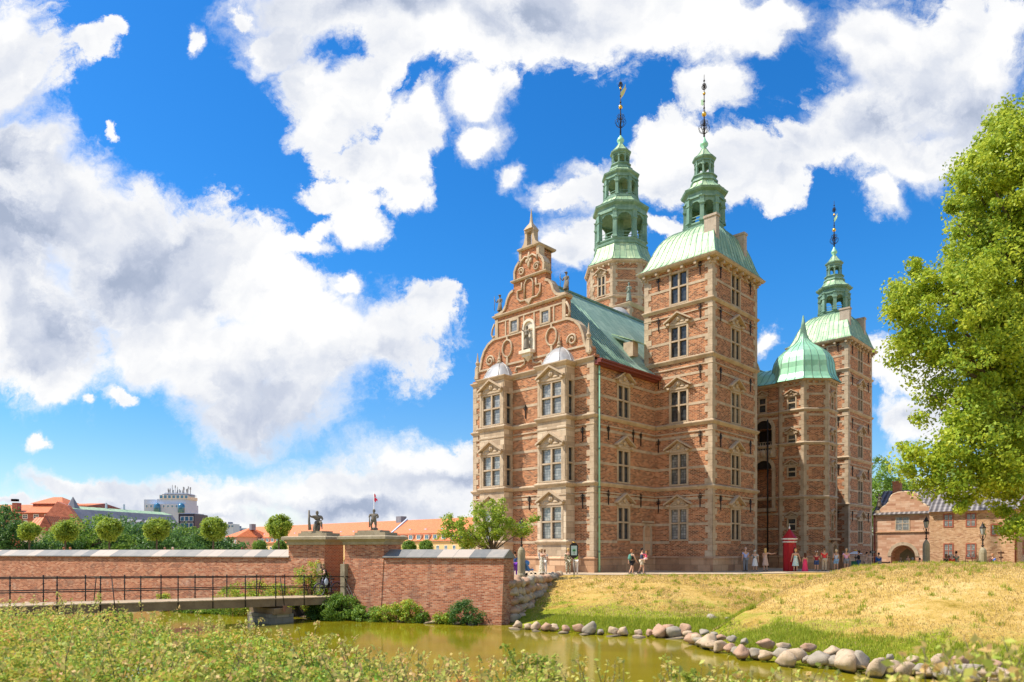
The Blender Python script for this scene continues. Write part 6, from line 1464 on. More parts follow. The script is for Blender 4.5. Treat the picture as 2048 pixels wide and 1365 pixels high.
def foliage(C, per, size, flat=.8, up=.4, outw=.9):
    n = len(C); P = np.repeat(C[:, :3], per, 0); D = np.repeat(C[:, 3:6], per, 0); r = np.repeat(C[:, 6], per)
    g = rng.normal(size=(n*per, 3)); g /= np.linalg.norm(g, axis=1)[:, None]; g *= (rng.random(n*per)**.45)[:, None]; g[:, 2] *= flat
    pts = P+g*r[:, None]; Q = leaves(pts, size, out=D*outw*.5+g*.8, up=up)
    tint = np.repeat(rng.random(n), per)*.45+rng.random(n*per)*.55
    return Q, tint
def limb(mb, a, b, r0, r1, seed=0, n=5, bend=.12):
    rnd = random.Random(seed); a = V3(a); b = V3(b); L = (b-a).length; pts = []
    for i in range(n+1):
        f = i/n; w = math.sin(f*math.pi)*L*bend; pts.append(a.lerp(b, f)+V3((rnd.uniform(-1, 1)*w*.5, rnd.uniform(-1, 1)*w*.5, w*.4)))
    mb.tube(pts, [r0+(r1-r0)*i/n for i in range(n+1)], 7, M_BARK); return pts
def tree(name, label, loc, ell, ncl, cr, per, size, mat, trunk_r=.3, trunk_top=None, group=None, cat='tree', branches=10, clear=None, flat=.8, rag=False):
    o = empty(name, loc); tag(o, label, cat, group)
    C = clumps(ell, ncl, cr)
    if rag:
        C[:, 6] *= .55+.75*rng.random(len(C)); C[:, :3] += C[:, 3:6]*(rng.random(len(C))[:, None]**3*.8); nn = np.array([noise_.noise(V3((c[0]*.42, c[1]*.42, c[2]*.42))) for c in C]); C = C[nn > np.where(C[:, 2] < 11, -.30, -.25)]
    if clear: C = C[[clear(c) for c in C]]
    Q, tint = foliage(C, per, size, flat)
    link('crown', quad_mesh('crown', Q, [mat], tint), o)
    mb = MB(); tt = trunk_top or max(e[2] for e in ell)*.7
    limb(mb, (0, 0, -.6), (0, 0, tt), trunk_r, trunk_r*.35, seed=ncl, n=6, bend=.03)
    idx = rng.choice(len(C), min(branches, len(C)), replace=False)
    for i in idx:
        c = C[i]; z0 = min(tt*.95, max(tt*.3, c[2]*.6)); limb(mb, (0, 0, z0), tuple(c[:3]), trunk_r*.32, trunk_r*.06, seed=int(i))
    mb.build('trunk', o); return o
# --- the great lime tree on the right, its trunk just outside the frame
TB = (35.5, 46.0)
def pe(px, py, Y, rx, rz, ry=None): return (px2w(px, Y)-TB[0], Y-TB[1], EYE+(1103-py)/F*Y-.2, rx, ry or rx*.9, rz)
ell = [pe(2080, 375, 45, 4.4, 4.9), pe(2000, 400, 44, 2.6, 3.2), pe(2050, 560, 44, 4.2, 3.4), pe(1960, 520, 44, 1.8, 2.4), pe(1925, 640, 42.5, 3.6, 2.4), pe(1850, 650, 42.5, 1.9, 2.0), pe(1840, 720, 43, 1.5, 1.0), pe(1830, 590, 43, 1.2, 1.0),
       pe(1960, 760, 42, 2.9, 2.0), pe(2060, 720, 44, 4.2, 3.6), pe(1920, 840, 42, 2.0, 1.3), pe(1985, 900, 41.5, 3.0, 2.0), pe(1880, 905, 41.5, 1.7, 1.2), pe(1835, 950, 41.5, 1.1, .75), pe(1890, 975, 41, 1.3, .6), pe(2010, 990, 41, 2.0, 1.2), pe(1950, 1015, 40.5, 1.2, .6), pe(2040, 1050, 40.5, 1.5, .6), pe(2000, 1060, 40.5, .8, .45), pe(2090, 900, 43, 4, 4), pe(2130, 500, 46, 6, 7), pe(2160, 800, 46, 6, 6), pe(2020, 290, 44.5, 1.6, 1.4), pe(1935, 430, 44, .9, .6), pe(1940, 350, 44.5, .8, .6), pe(2055, 250, 45, 1.6, 1.5)]
tree('lime_tree', 'huge leafy yellow-green lime tree overhanging the right edge of the lawn', (TB[0], TB[1], .6), ell, 2500, .80, 108, .22, M_LIME, .75, 20, branches=110, rag=True)
# --- trees beyond the right wing
for px, Y, h, w, lb in ((1772, 118, 15.6, 3.6, 'tall bright green tree behind the gatehouse roof, touching the castle corner'), (1815, 125, 14.8, 3.2, 'lower bright tree behind the gatehouse chimney'), (1742, 128, 19, 4.6, 'tree rising highest directly behind the castle tower edge'), (1880, 110, 12, 5, 'dense tree behind the gatehouse, mostly screened by the lime'), (1985, 105, 13, 6, 'broad tree behind the yellow brick wing')):
    e = [(0, 0, h*.62, w, w, h*.30), (w*.5, 0, h*.45, w*.7, w*.7, h*.2), (-w*.5, 0, h*.5, w*.7, w*.7, h*.22), (0, 0, h*.85, w*.6, w*.6, h*.16)]
    tree('tree', lb, (px2w(px, Y), Y, 0), e, 130, 1.0, 60, .36, M_GREEN if px != 1815 else M_LIME, .35, h*.6, group='trees beyond the right wing')
# --- clipped round-headed trees behind the wall
C_BALL = []
def ball_tree(px, top, bot, Y, label, mat=M_GREEN):
    z1 = EYE+(1103-top)/F*Y; z0 = EYE+(1103-bot)/F*Y; rz = (z1-z0)/2; o = empty('clipped_tree', (px2w(px, Y), Y, 0)); tag(o, label, 'tree', 'round clipped trees in a row behind the wall')
    c = (0, 0, (z1+z0)/2+.15); rz *= .84; rx = rz*1.05
    C = clumps([(*c, rx*.93, rx*.93, rz*.92)], 95, .34, .95); Q, t_ = foliage(C, 75, .17, 1, .3, 1.6); link('crown', quad_mesh('crown', Q, [mat], t_), o)
    mb = MB(); limb(mb, (0, 0, -.2), (0, 0, c[2]), .11, .06, 3, 5, .02); mb.build('trunk', o)
M_CLIP = leafmat('clipped_leaves', [(.03, .08, .01), (.13, .23, .02), (.28, .40, .04), (.50, .56, .08)], .4, .9)
for px, t_, b_2, lb in ((59, 1049, 1084, 'first round clipped tree from the left, before the cream house'), (131, 1044, 1088, 'second round clipped tree from the left edge'), (219, 1038, 1087, 'third round clipped tree, before the grey mansard roof'), (314, 1037, 1088, 'fourth round clipped tree, below the white office tower'), (427, 1034, 1087, 'fifth round clipped tree with a slightly pointed top'), (558, 1031, 1083, 'round clipped tree standing just left of the gate piers')):
    ball_tree(px, t_, b_2, 66, lb, M_CLIP)
for i, px in enumerate((520, 560, 818, 852, 612)):
    ball_tree(px, 1083, 1112, 96, ('low round bush before the red roofed barracks, leftmost one', 'low round bush under the clipped tree by the piers', 'low round bush before the barracks, just right of the gate piers', 'low round bush beside another, right one before the barracks', 'low round bush hidden behind the left gate pier')[i], M_GREEN)
# --- mass of park trees on the left
for i, (px, top, Y, w) in enumerate(((0, 1012, 84, 3.2), (-40, 1000, 86, 4), (150, 1050, 98, 4), (178, 1030, 92, 4.6), (205, 1048, 96, 4), (240, 1027, 104, 4.8), (268, 1044, 100, 4.6), (296, 1052, 98, 4.2), (335, 1040, 106, 4.0), (372, 1052, 100, 4.4), (405, 1060, 100, 3.6), (445, 1072, 100, 3.2), (340, 1062, 92, 3.5), (120, 1072, 90, 3.2))):
    z1 = EYE+(1103-top)/F*Y; rz = z1*.5
    lb = ('dark park tree at the left edge behind the wall', 'dark park tree mostly outside the left edge', 'bushy park tree between the first and second round trees', 'tall light green park tree behind the third round tree', 'dark bush right of the tall light green park tree', 'dark blue-green park tree, highest in the row', 'dark park tree right of the highest one', 'park tree below the mansard roof dormers', 'dark park tree left of the white office tower', 'rounded dark park tree below the office tower', 'park tree behind the fifth round tree', 'small park tree right of the fifth round tree', 'front park tree at the middle of the tree row', 'low park shrub tree behind the second round tree')[i]
    e = [(0, 0, z1*.55, w, w*.8, z1*.42), (w*.5, 0, z1*.4, w*.7, w*.7, z1*.3), (-w*.5, 0, z1*.42, w*.7, w*.7, z1*.3)]
    tree('park_tree', lb, (px2w(px, Y), Y, 0), e, 110, .8, 60, .30, M_GREEN if i in (3, 2, 9) else M_DGREEN, .25, z1*.5, group='park trees behind the wall')
# --- magnolia-like tree beside the gable
def pe2(px, py, Y, rx, rz): return (px2w(px, Y)-px2w(985, 47), Y-47, EYE+(1103-py)/F*Y, rx, rx*.9, rz)
ell = [pe2(935, 1060, 47, 1.3, .9), pe2(975, 1030, 47.2, 1.1, .95), pe2(1000, 1055, 47, 1.2, .8), pe2(900, 1045, 47, .55, .6), pe2(1040, 1055, 47, .8, .45), pe2(1068, 1040, 46.8, .35, .35), pe2(940, 1085, 46.8, 1.0, .4), pe2(1000, 1010, 47, .4, .4), pe2(890, 1070, 47, .4, .4)]
tree('small_tree', 'low spreading green tree leaning over the brick wall beside the gable', (px2w(985, 47), 47, 0), ell, 150, .36, 60, .15, M_CLIP, .16, 1.6, branches=22)
# --- shrubs at the foot of the wall
def bush(label, P, rx, rz, mat, n=40, cr=.25, per=60, size=.11, name='shrub', group='shrubs along the foot of the wall'):
    o = empty(name, tuple(P)); tag(o, label, 'shrub', group)
    C = clumps([(0, 0, rz*.45, rx, rx*.7, rz*.6)], n, cr, .85); Q, t_ = foliage(C, per, size); link('foliage', quad_mesh('foliage', Q, [mat], t_), o)
    mb = MB()
    for i in range(5): a = rng.random()*6.28; limb(mb, (0, 0, -.1), (math.cos(a)*rx*.6, math.sin(a)*rx*.4, rz*.7), .03, .01, i)
    mb.build('stem', o)
def wfoot(px, d=.9): s = wx(px); return W2W(s, -d, WL)
bush('large dark ivy bush climbing at the bridge end beside the wall', wfoot(705, .8)+V3((-.2, -.3, 0)), 1.25, 1.2, M_GREEN, 90, .30)
bush('dark shrub under the bridge head', wfoot(668, 1.0), .8, .95, M_DGREEN, 50, .3)
bush('trailing light green ivy low on the wall foot, left stretch', wfoot(762), 1.25, .7, M_GREEN, 45); bush('trailing ivy at mid wall foot', wfoot(800), 1.0, .75, M_SHRUB, 40); bush('rising clump of ivy at the end of the trailing stretch', wfoot(832), .75, 1.1, M_SHRUB, 40)
bush('small leafy clump among the wall foot stones', wfoot(862), .35, .5, M_GREEN, 16, .15)
bush('dark rounded shrub growing against the brick wall near its end', wfoot(945, .7), .85, 1.15, M_DGREEN, 60, .24, 70, .08); bush('low brownish plants left of the rounded shrub', wfoot(905, .8), .6, .5, M_SHRUB, 26, .18)
bush('yellow-green shrub growing beyond the bridge against the wall', wfoot(520, .8)+V3((0, 0, .3)), 1.8, 1.5, M_SHRUB, 80, .34); bush('tall yellow-green shrub behind the bridge railing by the pier', wfoot(575, .8)+V3((0, 0, .3)), 1.4, 1.4, M_SHRUB, 70, .3); bush('climbing shrub behind the woman with the bicycle', wfoot(632, .5)+V3((0, 0, .8)), .9, 2.3, M_SHRUB, 60, .3)
bush('small plant growing from the wall beyond the bridge', wfoot(343, .6)+V3((0, 0, .4)), .5, .6, M_SHRUB, 16, .18)
for px in (380, 420, 450, 480): bush('low ivy at the wall foot beneath the bridge', wfoot(px, .8), 1.0, .5, M_GREEN, 30)
# --- rough grass along the banks
def blades(P, h, w, r=rng):
    n = len(P); a = r.random(n)*6.283; L = np.stack([np.cos(a), np.sin(a), np.zeros(n)], 1); hh = (h*(.5+r.random(n)))[:, None]; ln = (r.random(n)*.6)[:, None]; a2 = r.random(n)*6.283; D = np.stack([np.cos(a2), np.sin(a2), np.zeros(n)], 1)
    up = np.array([0, 0, 1.0]); b = P; t_ = P+up*hh+D*hh*ln
    return np.stack([b-L*w, b+L*w, t_+L*w*.3, t_-L*w*.3], 1)
def grass_patch(name, n, sampler, h, mat, label, w=.012):
    P = sampler(n); Z = ground_z(P[:, 0], P[:, 1]); P3 = np.stack([P[:, 0], P[:, 1], Z], 1); Q = blades(P3, h, w)
    tag(link(name, quad_mesh(name, Q, [mat], rng.random(len(Q)))), label, 'grass', kind='stuff')
M_GRS = leafmat('fresh_grass', [(.10, .17, .012), (.28, .36, .02), (.52, .52, .07)], .3, 1.5); M_DRY = leafmat('dry_grass', [(.16, .12, .03), (.42, .30, .09), (.60, .43, .17), (.74, .57, .29)], .25, .6)
def along(P, lo, hi):
    def f(n):
        segs = list(zip(P, P[1:])); L = np.array([math.hypot(b[0]-a[0], b[1]-a[1]) for a, b in segs]); k = rng.choice(len(segs), n, p=L/L.sum()); t_ = rng.random(n)
        A = np.array([s[0] for s in segs])[k]; B_ = np.array([s[1] for s in segs])[k]; d = (B_-A); nrm = np.stack([-d[:, 1], d[:, 0]], 1)/np.linalg.norm(d, axis=1)[:, None]
        off = lo+(hi-lo)*rng.random(n)**1.4; return A+d*t_[:, None]+nrm*off[:, None]
    return f
grass_patch('grass', 16000, along([(.6, 34.0), (3.9, 31.9), (6.6, 30.9), (9, 30.6), (11, 31.5)], .35, 3.0), .16, M_GRS, 'fresh green grass above the far row of boulders', .016)
grass_patch('grass', 26000, along([(8.4, 28.6), (8.4, 26.2), (9.0, 24.6), (11.0, 22.4), (12.9, 20.9), (15, 19.6), (19, 17)], .1, 2.6), .13, M_GRS, 'green grass above the boulders of the near right bank', .011)
def inr(x0, x1, y0, y1, cond):
    def f(n):
        P = np.stack([x0+(x1-x0)*rng.random(n*3), y0+(y1-y0)*rng.random(n*3)], 1); return P[cond(P[:, 0], P[:, 1])][:n]
    return f
grass_patch('grass', 70000, inr(8, 28, 19, 42, lambda x, y: (polyline_sd(x, y, [(7.3, 29), (8.6, 24.6), (12.9, 20.9), (19, 17), (30, 9)]) > .5) & (y < 42)), .06, M_DRY, 'short straw coloured grass on the right slope', .014)
grass_patch('grass', 45000, inr(1, 24, 31, 50, lambda x, y: (polyline_sd(x, y, [(.6, 34.2), (3.9, 32), (8, 31), (20, 34)]) > .8) & (y < 47.8)), .06, M_DRY, 'short straw coloured grass on the slope below the castle', .018)
def tufts(x0, x1, y0, y1, cond, k, m):
    def f(n):
        c = inr(x0, x1, y0, y1, cond)(k); k2 = len(c); i = rng.integers(0, k2, n); return c[i]+rng.normal(size=(n, 2))*.07
    return f
grass_patch('grass', 9000, tufts(8, 28, 19, 42, lambda x, y: (polyline_sd(x, y, [(7.3, 29), (8.6, 24.6), (12.9, 20.9), (19, 17), (30, 9)]) > .4), 420, 0), .13, M_GRS, 'scattered greener tufts and weeds on the right slope', .012)
grass_patch('grass', 7000, tufts(1, 24, 31, 48, lambda x, y: (polyline_sd(x, y, [(.6, 34.2), (3.9, 32), (8, 31), (20, 34)]) > .5) & (y < 47.5), 300, 0), .13, M_GRS, 'scattered greener tufts and weeds on the slope below the castle', .014)
# --- foreground thicket on the near bank
def top_line(px): return np.interp(px, [-300, 0, 150, 300, 430, 560, 640, 760, 900, 1040, 1200, 1340, 1500, 1700, 2048, 2400], [1200, 1209, 1215, 1228, 1252, 1262, 1280, 1316, 1345, 1356, 1368, 1362, 1366, 1400, 1430, 1440])
def thicket(n, x0, x1):
    pxs = x0+(x1-x0)*rng.random(n)
    ym = np.interp(pxs, [-300, 0, 300, 600, 800, 1000, 1850], [19, 17.5, 15, 12, 10, 8.5, 7.0]); rt = (top_line(pxs)-1103)/F
    za, zb = .50, EYE-rt*ym; b = (za-zb)/(ym-5.0); a = za+5*b        # surface z = a - b*Y
    rr_ = rt+.004+(.205-rt).clip(.01)*rng.random(n); Y = (EYE-a)/np.maximum(rr_-b, .02); Y = np.clip(Y, 3.4, ym+.6)
    return pxs, Y, a-b*Y
n = 270000
pxs, Yf, Zs = thicket(n, -300, 2300)
Yf += rng.normal(size=n)*.12; Xf = (pxs-1024)/F*Yf
h1 = np.array([noise_.noise(V3((x*1.5, y*1.1, 3.1))) for x, y in zip(Xf, Yf)]); h3 = np.array([noise_.noise(V3((x*.8, y*.8, 21.1))) for x, y in zip(Xf, Yf)]); h2 = np.array([noise_.noise(V3((x*3.4, y*3.4, 9.1))) for x, y in zip(Xf, Yf)])
gap = h2 < -.20
Zf = Zs+h1*.34+h2*.20-.15-np.abs(rng.normal(size=n))*.12-np.where(gap, .34, 0)+np.where(rng.random(n) < .04, .08, 0)
Q = leaves(np.stack([Xf, Yf, Zf], 1), np.where(Yf < 9, .050, .068), .52, up=.7)
tint = np.clip(.37+h1*.42+h2*.30+np.clip(h3-.18, 0, 1)*1.4+(rng.random(n)-.5)*.75+np.where(rng.random(n) < .05, .5, 0), 0, 1.25)
tag(link('undergrowth', quad_mesh('undergrowth', Q, [M_SHRUB], tint)), 'tangled green and reddish undergrowth on the near bank', 'undergrowth', kind='stuff')
def sprig_geo(base, h, lean, nl, size, stems, seed):
    r = np.random.default_rng(seed); P = []; D = []
    for s_ in range(stems):
        a = r.random()*6.283; d = V3((math.cos(a)*lean, math.sin(a)*lean, 1)); L = h*(.5+.5*r.random()) if s_ else h; cur = V3(base); pts = [cur.copy()]; dd = d.normalized()
        for i in range(7): dd = (dd+V3((r.normal()*.10, r.normal()*.10, -.03*lean))).normalized(); cur = cur+dd*L/7; pts.append(cur.copy())
        STEM.tube(pts, [.007*(1-i/9)*(h/1.0+.3) for i in range(8)], 4, M_BARK)
        for k in range(int(nl*L/h)):
            f = r.random()**.8*6.99; i = int(f); q = pts[i].lerp(pts[min(i+1, 7)], f-i); w = .10*h*(1.25-f/7); P.append((q.x+r.normal()*w, q.y+r.normal()*w, q.z+r.normal()*w*.5))
    return np.array(P)
allP = []; STEM = MB()
px_s, Y_s, Z_s = thicket(420, -200, 2150)
for i in range(420):
    allP.append(sprig_geo(((px_s[i]-1024)/F*Y_s[i], Y_s[i], Z_s[i]-.35), random.uniform(.4, .72), .35, 26, .04, 1, i))
for px in np.arange(-20, 1180, 16):                     # shoots standing up along the skyline of the thicket
    ym = float(np.interp(px, [0, 300, 600, 800, 1000, 1850], [17.5, 15, 12, 10, 8.5, 7])); z = EYE-(float(top_line(px))-1103)/F*ym
    allP.append(sprig_geo(((px+random.uniform(-14, 14)-1024)/F*ym, ym+random.uniform(-.6, .1), z-.45), random.uniform(.45, .85), .4, 40, .045, 2, int(px)+999))
P = np.concatenate(allP); Q = leaves(P, .055, .6, up=.5)
tag(link('undergrowth', quad_mesh('shoots', Q, [M_SPRIG], rng.random(len(Q)))), 'pale and reddish young shoots rising from the undergrowth', 'undergrowth', kind='stuff')
tag(STEM.build('undergrowth'), 'thin brown stems of the shoots in the undergrowth', 'undergrowth', kind='stuff')
def sapling(px, Y, topy, boty, label, stems, nl, wlean, size=.05, mat=None):
    z0 = EYE-(boty-1103)/F*Y; z1 = EYE-(topy-1103)/F*Y; global STEM
    STEM = MB(); x = (px-1024)/F*Y; P = sprig_geo((0, 0, 0), z1-z0, wlean, nl, size, stems, int(px)); o = empty('sapling', (x, Y, z0)); tag(o, label, 'sapling')
    Q = leaves(P, size, .62, up=.5); link('leaves', quad_mesh('leaves', Q, [mat or M_SPRIG], rng.random(len(Q))*.6), o); STEM.build('stem', o)
M_SAP = leafmat('sapling_leaves', [(.12, .20, .02), (.32, .40, .05), (.55, .55, .12)], .4, 1.0)
sapling(1062, 8.4, 1268, 1420, 'bushy yellow-green sapling standing up in front of the water, right of centre', 9, 130, .34, .055, M_SAP)
sapling(1440, 8.0, 1292, 1430, 'loose green sapling before the right bank boulders', 10, 90, .75, .055, M_SAP)
sapling(1385, 8.2, 1300, 1420, 'thin arching sapling leaning left before the corner of the moat', 3, 60, .6, .05, M_SAP)
sapling(620, 11.5, 1246, 1340, 'feathery sapling rising before the water below the bridge pier', 6, 110, .7, .06, M_SPRIG)
sapling(430, 13.5, 1226, 1300, 'reddish sapling standing before the bridge beam', 5, 80, .6, .06, M_SPRIG)
sapling(160, 15.5, 1172, 1260, 'tall rust coloured shoot rising before the bridge railing', 4, 60, .45, .065, M_SPRIG)
sapling(278, 14.6, 1205, 1270, 'green sapling in front of the bridge beam on the left', 5, 80, .6, .06, M_SAP)
sapling(770, 10, 1290, 1370, 'short pale sapling rising from the centre of the undergrowth', 4, 60, .5, .05, M_SPRIG)
sapling(870, 9.2, 1300, 1390, 'slender pinkish shoot against the water', 3, 40, .5, .05, M_SPRIG)

# ================================================================ right hand wing: gatehouse and yellow brick range
WG = Vector((40.6, 82.6, 0))
def gx(px): r = (px-1024)/F; return (r*WG.y-WG.x)/(UX.x-r*UX.y)
def gz(px, y): s = gx(px); return EYE+(1103-y)/F*(WG.y+UX.y*s)
M_PINK = brick('gatehouse_sandstone', [(.36, .17, .10), (.54, .30, .19), (.64, .40, .27), (.74, .55, .40)], mortar=(.55, .33, .22), bw=.95, bh=.24, ms=.012, stain_amt=.12, patch=.55)
M_YEL = brick('yellow_brick', [(.34, .16, .08), (.56, .32, .17), (.68, .44, .26), (.76, .54, .36)], mortar=(.56, .42, .28), stain=(.40, .12, .06), stain_amt=.35, ms=.012)
def tiles(name, cols):
    m, t, b, out = new_mat(name); uv = t.add('ShaderNodeUVMap', uv_map='UVMap').outputs[0]; tc = t.add('ShaderNodeTexCoord').outputs['Object']
    w = t.add('ShaderNodeTexWave', wave_type='BANDS', bands_direction='X', ins={'Vector': uv, 'Scale': .63, 'Distortion': .6, 'Detail': 2}); w2 = t.add('ShaderNodeTexWave', wave_type='BANDS', bands_direction='Y', wave_profile='SAW', ins={'Vector': uv, 'Scale': .5, 'Distortion': .4})
    n = t.noise(tc, 1.5, 6, .65)
    f = t.math('ADD', t.math('MULTIPLY', w.outputs['Fac'], .40), t.math('ADD', t.math('MULTIPLY', n.outputs[0], .5), t.math('MULTIPLY', w2.outputs['Fac'], .15)))
    setp(t, b, t.ramp(f, [(.25, cols[0]), (.5, cols[1]), (.8, cols[2])]), .6, 0, .4, t.math('ADD', w.outputs['Fac'], t.math('MULTIPLY', w2.outputs['Fac'], .4)), .7, .08); return m
M_BTILE = tiles('black_pantiles', [(.05, .045, .045), (.14, .13, .14), (.34, .32, .32)]); M_RTILE = tiles('red_pantiles', [(.42, .09, .03), (.66, .17, .05), (.78, .28, .10)])
def frame_win(name, w, h, fm, parent, loc, rz=0, panes=M_GLASS, idx=2, depth=.1, cross=True, _c={}):
    key = (w, h, fm.name, panes.name, cross)
    if key not in _c:
        m = MB(); t = min(.11, w*.14)
        m.box(-w/2, -w/2+t, -.04, depth, 0, h, fm); m.box(w/2-t, w/2, -.04, depth, 0, h, fm); m.box(-w/2+t, w/2-t, -.04, depth, 0, t, fm); m.box(-w/2+t, w/2-t, -.04, depth, h-t, h, fm)
        if cross: m.box(-t*.35, t*.35, -.03, depth-.01, t, h-t, fm); m.box(-w/2+t, -t*.35, -.025, depth-.02, h*.5-t*.3, h*.5+t*.3, fm); m.box(t*.35, w/2-t, -.025, depth-.02, h*.5-t*.3, h*.5+t*.3, fm)
        g = MB(); g.face([(-w/2+t, -.012, t), (w/2-t, -.012, t), (w/2-t, -.012, h-t), (-w/2+t, -.012, h-t)], panes); _c[key] = (m.mesh('window'), g.mesh('pane'))
    a, b = _c[key]; o = link('window', a, parent, loc, rz); p = link('pane', b, o); p.pass_index = idx; return o
GS = .80; WGN = WG*GS+V3((0, 0, .32)); gh = empty('gatehouse', WGN, ROT); gh.scale = (GS,)*3; tag(gh, 'pink sandstone gatehouse with curved gable and round archway', 'gatehouse')
g1 = gx(1860); gl = gx(1746)
sd_c = gx(1806)
wm_ = MB(); ac, ar_ = sd_c+.0, 1.25
# front wall with arched passage
wall_face(wm_, (gl, 0), (g1, 0), -1.4, 5.75, [(ac-ar_-gl, ac+ar_-gl, -1.2, 2.3)], M_PINK, 1.6)
arcp = [(ac-ar_, -.0, 2.3)] 
sp = []
for i in range(12):
    a0, a1 = math.pi*i/12, math.pi*(i+1)/12; zc = 1.05; rr_ = ar_
    p0, p1 = (ac+rr_*math.cos(a0), zc+rr_*math.sin(a0)), (ac+rr_*math.cos(a1), zc+rr_*math.sin(a1))
    wm_.prism([(p1[0], .002, p1[1]), (p0[0], .002, p0[1]), (p0[0], .002, 2.31), (p1[0], .002, 2.31)], (0, 1.55, 0), M_PINK)
    q = [(ac+r*math.cos(t_), -.07, zc+r*math.sin(t_)) for r, t_ in ((ar_-.02, a1), (ar_-.02, a0), (ar_+.34, a0), (ar_+.34, a1))]; wm_.prism(q[::-1], (0, .07, 0), M_STONE)
wm_.face([(ac-ar_, 1.6, -1.2), (ac+ar_, 1.6, -1.2), (ac+ar_, 1.6, 2.3), (ac-ar_, 1.6, 2.3)], M_PLINTH)
wm_.face([(ac-.75, 1.585, -1.2), (ac+.75, 1.585, -1.2), (ac+.75, 1.585, 1.3), (ac, 1.585, 1.95), (ac-.75, 1.585, 1.3)], plain('old_green_door', (.16, .15, .08), .8))
for z in (3.62, 5.55): wm_.sweep([(gl, 0), (g1, 0)], [(0, z), (.1, z+.02), (.14, z+.1), (.14, z+.16), (0, z+.2)], M_STONE if z > 4 else M_PLINTH)
wm_.face([(gl, 7, -1.4), (gl, 0, -1.4), (gl, 0, 5.7), (gl, 7, 5.7)], M_PINK)
wm_.face([(g1, 0, -1.4), (g1, 7, -1.4), (g1, 7, 5.7), (g1, 0, 5.7)], M_PINK)
wm_.build('wall', gh)
gm_ = MB(); gc = sd_c+.1; hp_ = [(2.45, 5.75), (2.5, 6.2), (2.35, 6.5), (1.85, 6.8), (1.55, 7.15), (1.45, 7.6), (1.2, 7.95), (.7, 8.15), (0, 8.2)]
gm_.prism([(gc-a, -.0, z) for a, z in hp_]+[(gc+a, 0, z) for a, z in reversed(hp_[:-1])], (0, .45, 0), M_PINK) if 0 else gm_.prism(([(gc-a, 0, z) for a, z in hp_]+[(gc+a, 0, z) for a, z in reversed(hp_[:-1])])[::-1], (0, .45, 0), M_PINK)
for s in (-1, 1):
    for a, b in zip(hp_, hp_[1:]): gm_.tube([(gc+s*a[0], .2, a[1]), (gc+s*b[0], .2, b[1])], .13, 6, M_STONE)
    gm_.box(gc+s*2.75-.25, gc+s*2.75+.25, -.1, .45, 5.75, 6.25, M_STONE)
gm_.build('curved_gable', gh)
r_ = MB(); r_.face([(gl, -.35, 5.75), (g1, -.35, 5.75), (g1, 3.8, 8.7), (gl, 3.8, 8.7)], M_BTILE); r_.face([(gl, 7.6, 5.75), (gl, 3.8, 8.7), (g1, 3.8, 8.7), (g1, 7.6, 5.75)], M_BTILE); r_.face([(gl, 0, 5.7), (gl, 3.8, 8.6), (gl, 7.4, 5.7)], M_PINK); r_.build('roof', gh)
ch_ = MB(); cxx = gx(1781); ch_.box(cxx-.4, cxx+.4, 2.2, 3.0, 7, 9.5, M_WALLR); ch_.box(cxx-.46, cxx+.46, 2.14, 3.06, 9.5, 9.66, M_WALLR); ch_.build('chimney', gh)
frame_win('window', 1.5, 1.62, M_STONE, gh, (gx(1805), 0, 3.86), idx=3)
for px_ in (1750, 1864): d_ = MB(); d_.tube([(gx(px_), -.12, 5.7), (gx(px_), -.12, 0)], .07, 6, M_RED); d_.build('downpipe', gh)
statue(WGN+(UX*gx(1757)+UY*.2+V3((0, 0, 6.25)))*GS, ROT, 'weathered stone figure on the left shoulder of the gatehouse gable', 1.5, M_STATUE, extras=drape(M_STATUE), bottom=(.3, .3, .3), kind='skirt', arms=[((.3, 0, -.8), (-.3, -.5, .6)), ((-.5, 0, .4), (.5, -.2, .6))])
yr = empty('brick_range', WGN, ROT); yr.scale = (GS,)*3; tag(yr, 'yellow brick range with black tiled roof and red framed windows', 'building')
g2 = gx(2031)+.2; m = MB()
wins = [(gx(1898), 4.15, .95, 1.45), (gx(1898), .85, .95, 1.6), (gx(1943), .85, .95, 1.6), (gx(1943), 4.15, .95, 1.45), (gx(1993), 3.2, .95, 1.2)]
wall_face(m, (g1+.01, -.25), (g2, -.25), -1.4, 5.85, [], M_YEL); wall_face(m, (g2, -.25), (g2, 14), -1.4, 5.85, [], M_YEL)
m.sweep([(g1, -.25), (g2, -.25), (g2, 14)], [(0, 5.6), (.12, 5.65), (.2, 5.8), (.2, 5.86), (0, 5.88)], M_YEL); m.build('wall', yr)
m = MB(); m.face([(g1-.0, -.7, 5.85), (g2+.3, -.7, 5.85), (g2+.3, 3.9, 9.3), (g1, 3.9, 9.3)], M_BTILE); m.face([(g1, 8.5, 5.85), (g1, 3.9, 9.3), (g2+.3, 3.9, 9.3), (g2+.3, 8.5, 5.85)], M_BTILE); m.face([(g2, -.25, 5.8), (g2, 8, 5.8), (g2, 3.9, 9.2)], M_YEL); m.face([(g1+.01, -.3, 5.8), (g1+.01, 3.9, 9.25), (g1+.01, 8.2, 5.8)], M_YEL); m.build('roof', yr)
M_REDW = plain('red_window_frame', (.40, .12, .07), .6, 0, .15)
for x, z, w, h in wins: frame_win('window', w, h, M_REDW, yr, (x, -.25, z), idx=3)
frame_win('window', .5, 1.6, M_REDW, yr, (g2, 3.0, 1.2), R(90), idx=0)
d_ = MB(); d_.tube([(g2-.15, -.38, 5.7), (g2-.15, -.38, 0)], .07, 6, M_RED); d_.build('downpipe', yr)
d_ = MB()
for q in ((1938, 0), (1951, .0)): d_.tube([(gx(q[0]), -.4, 0), (gx(q[0]), -1.6, .0), (gx(q[0]), -1.6, .9), (gx(q[0]), -.4, 1.5)], .03, 5, M_REDW)
d_.build('stair_rail', yr)

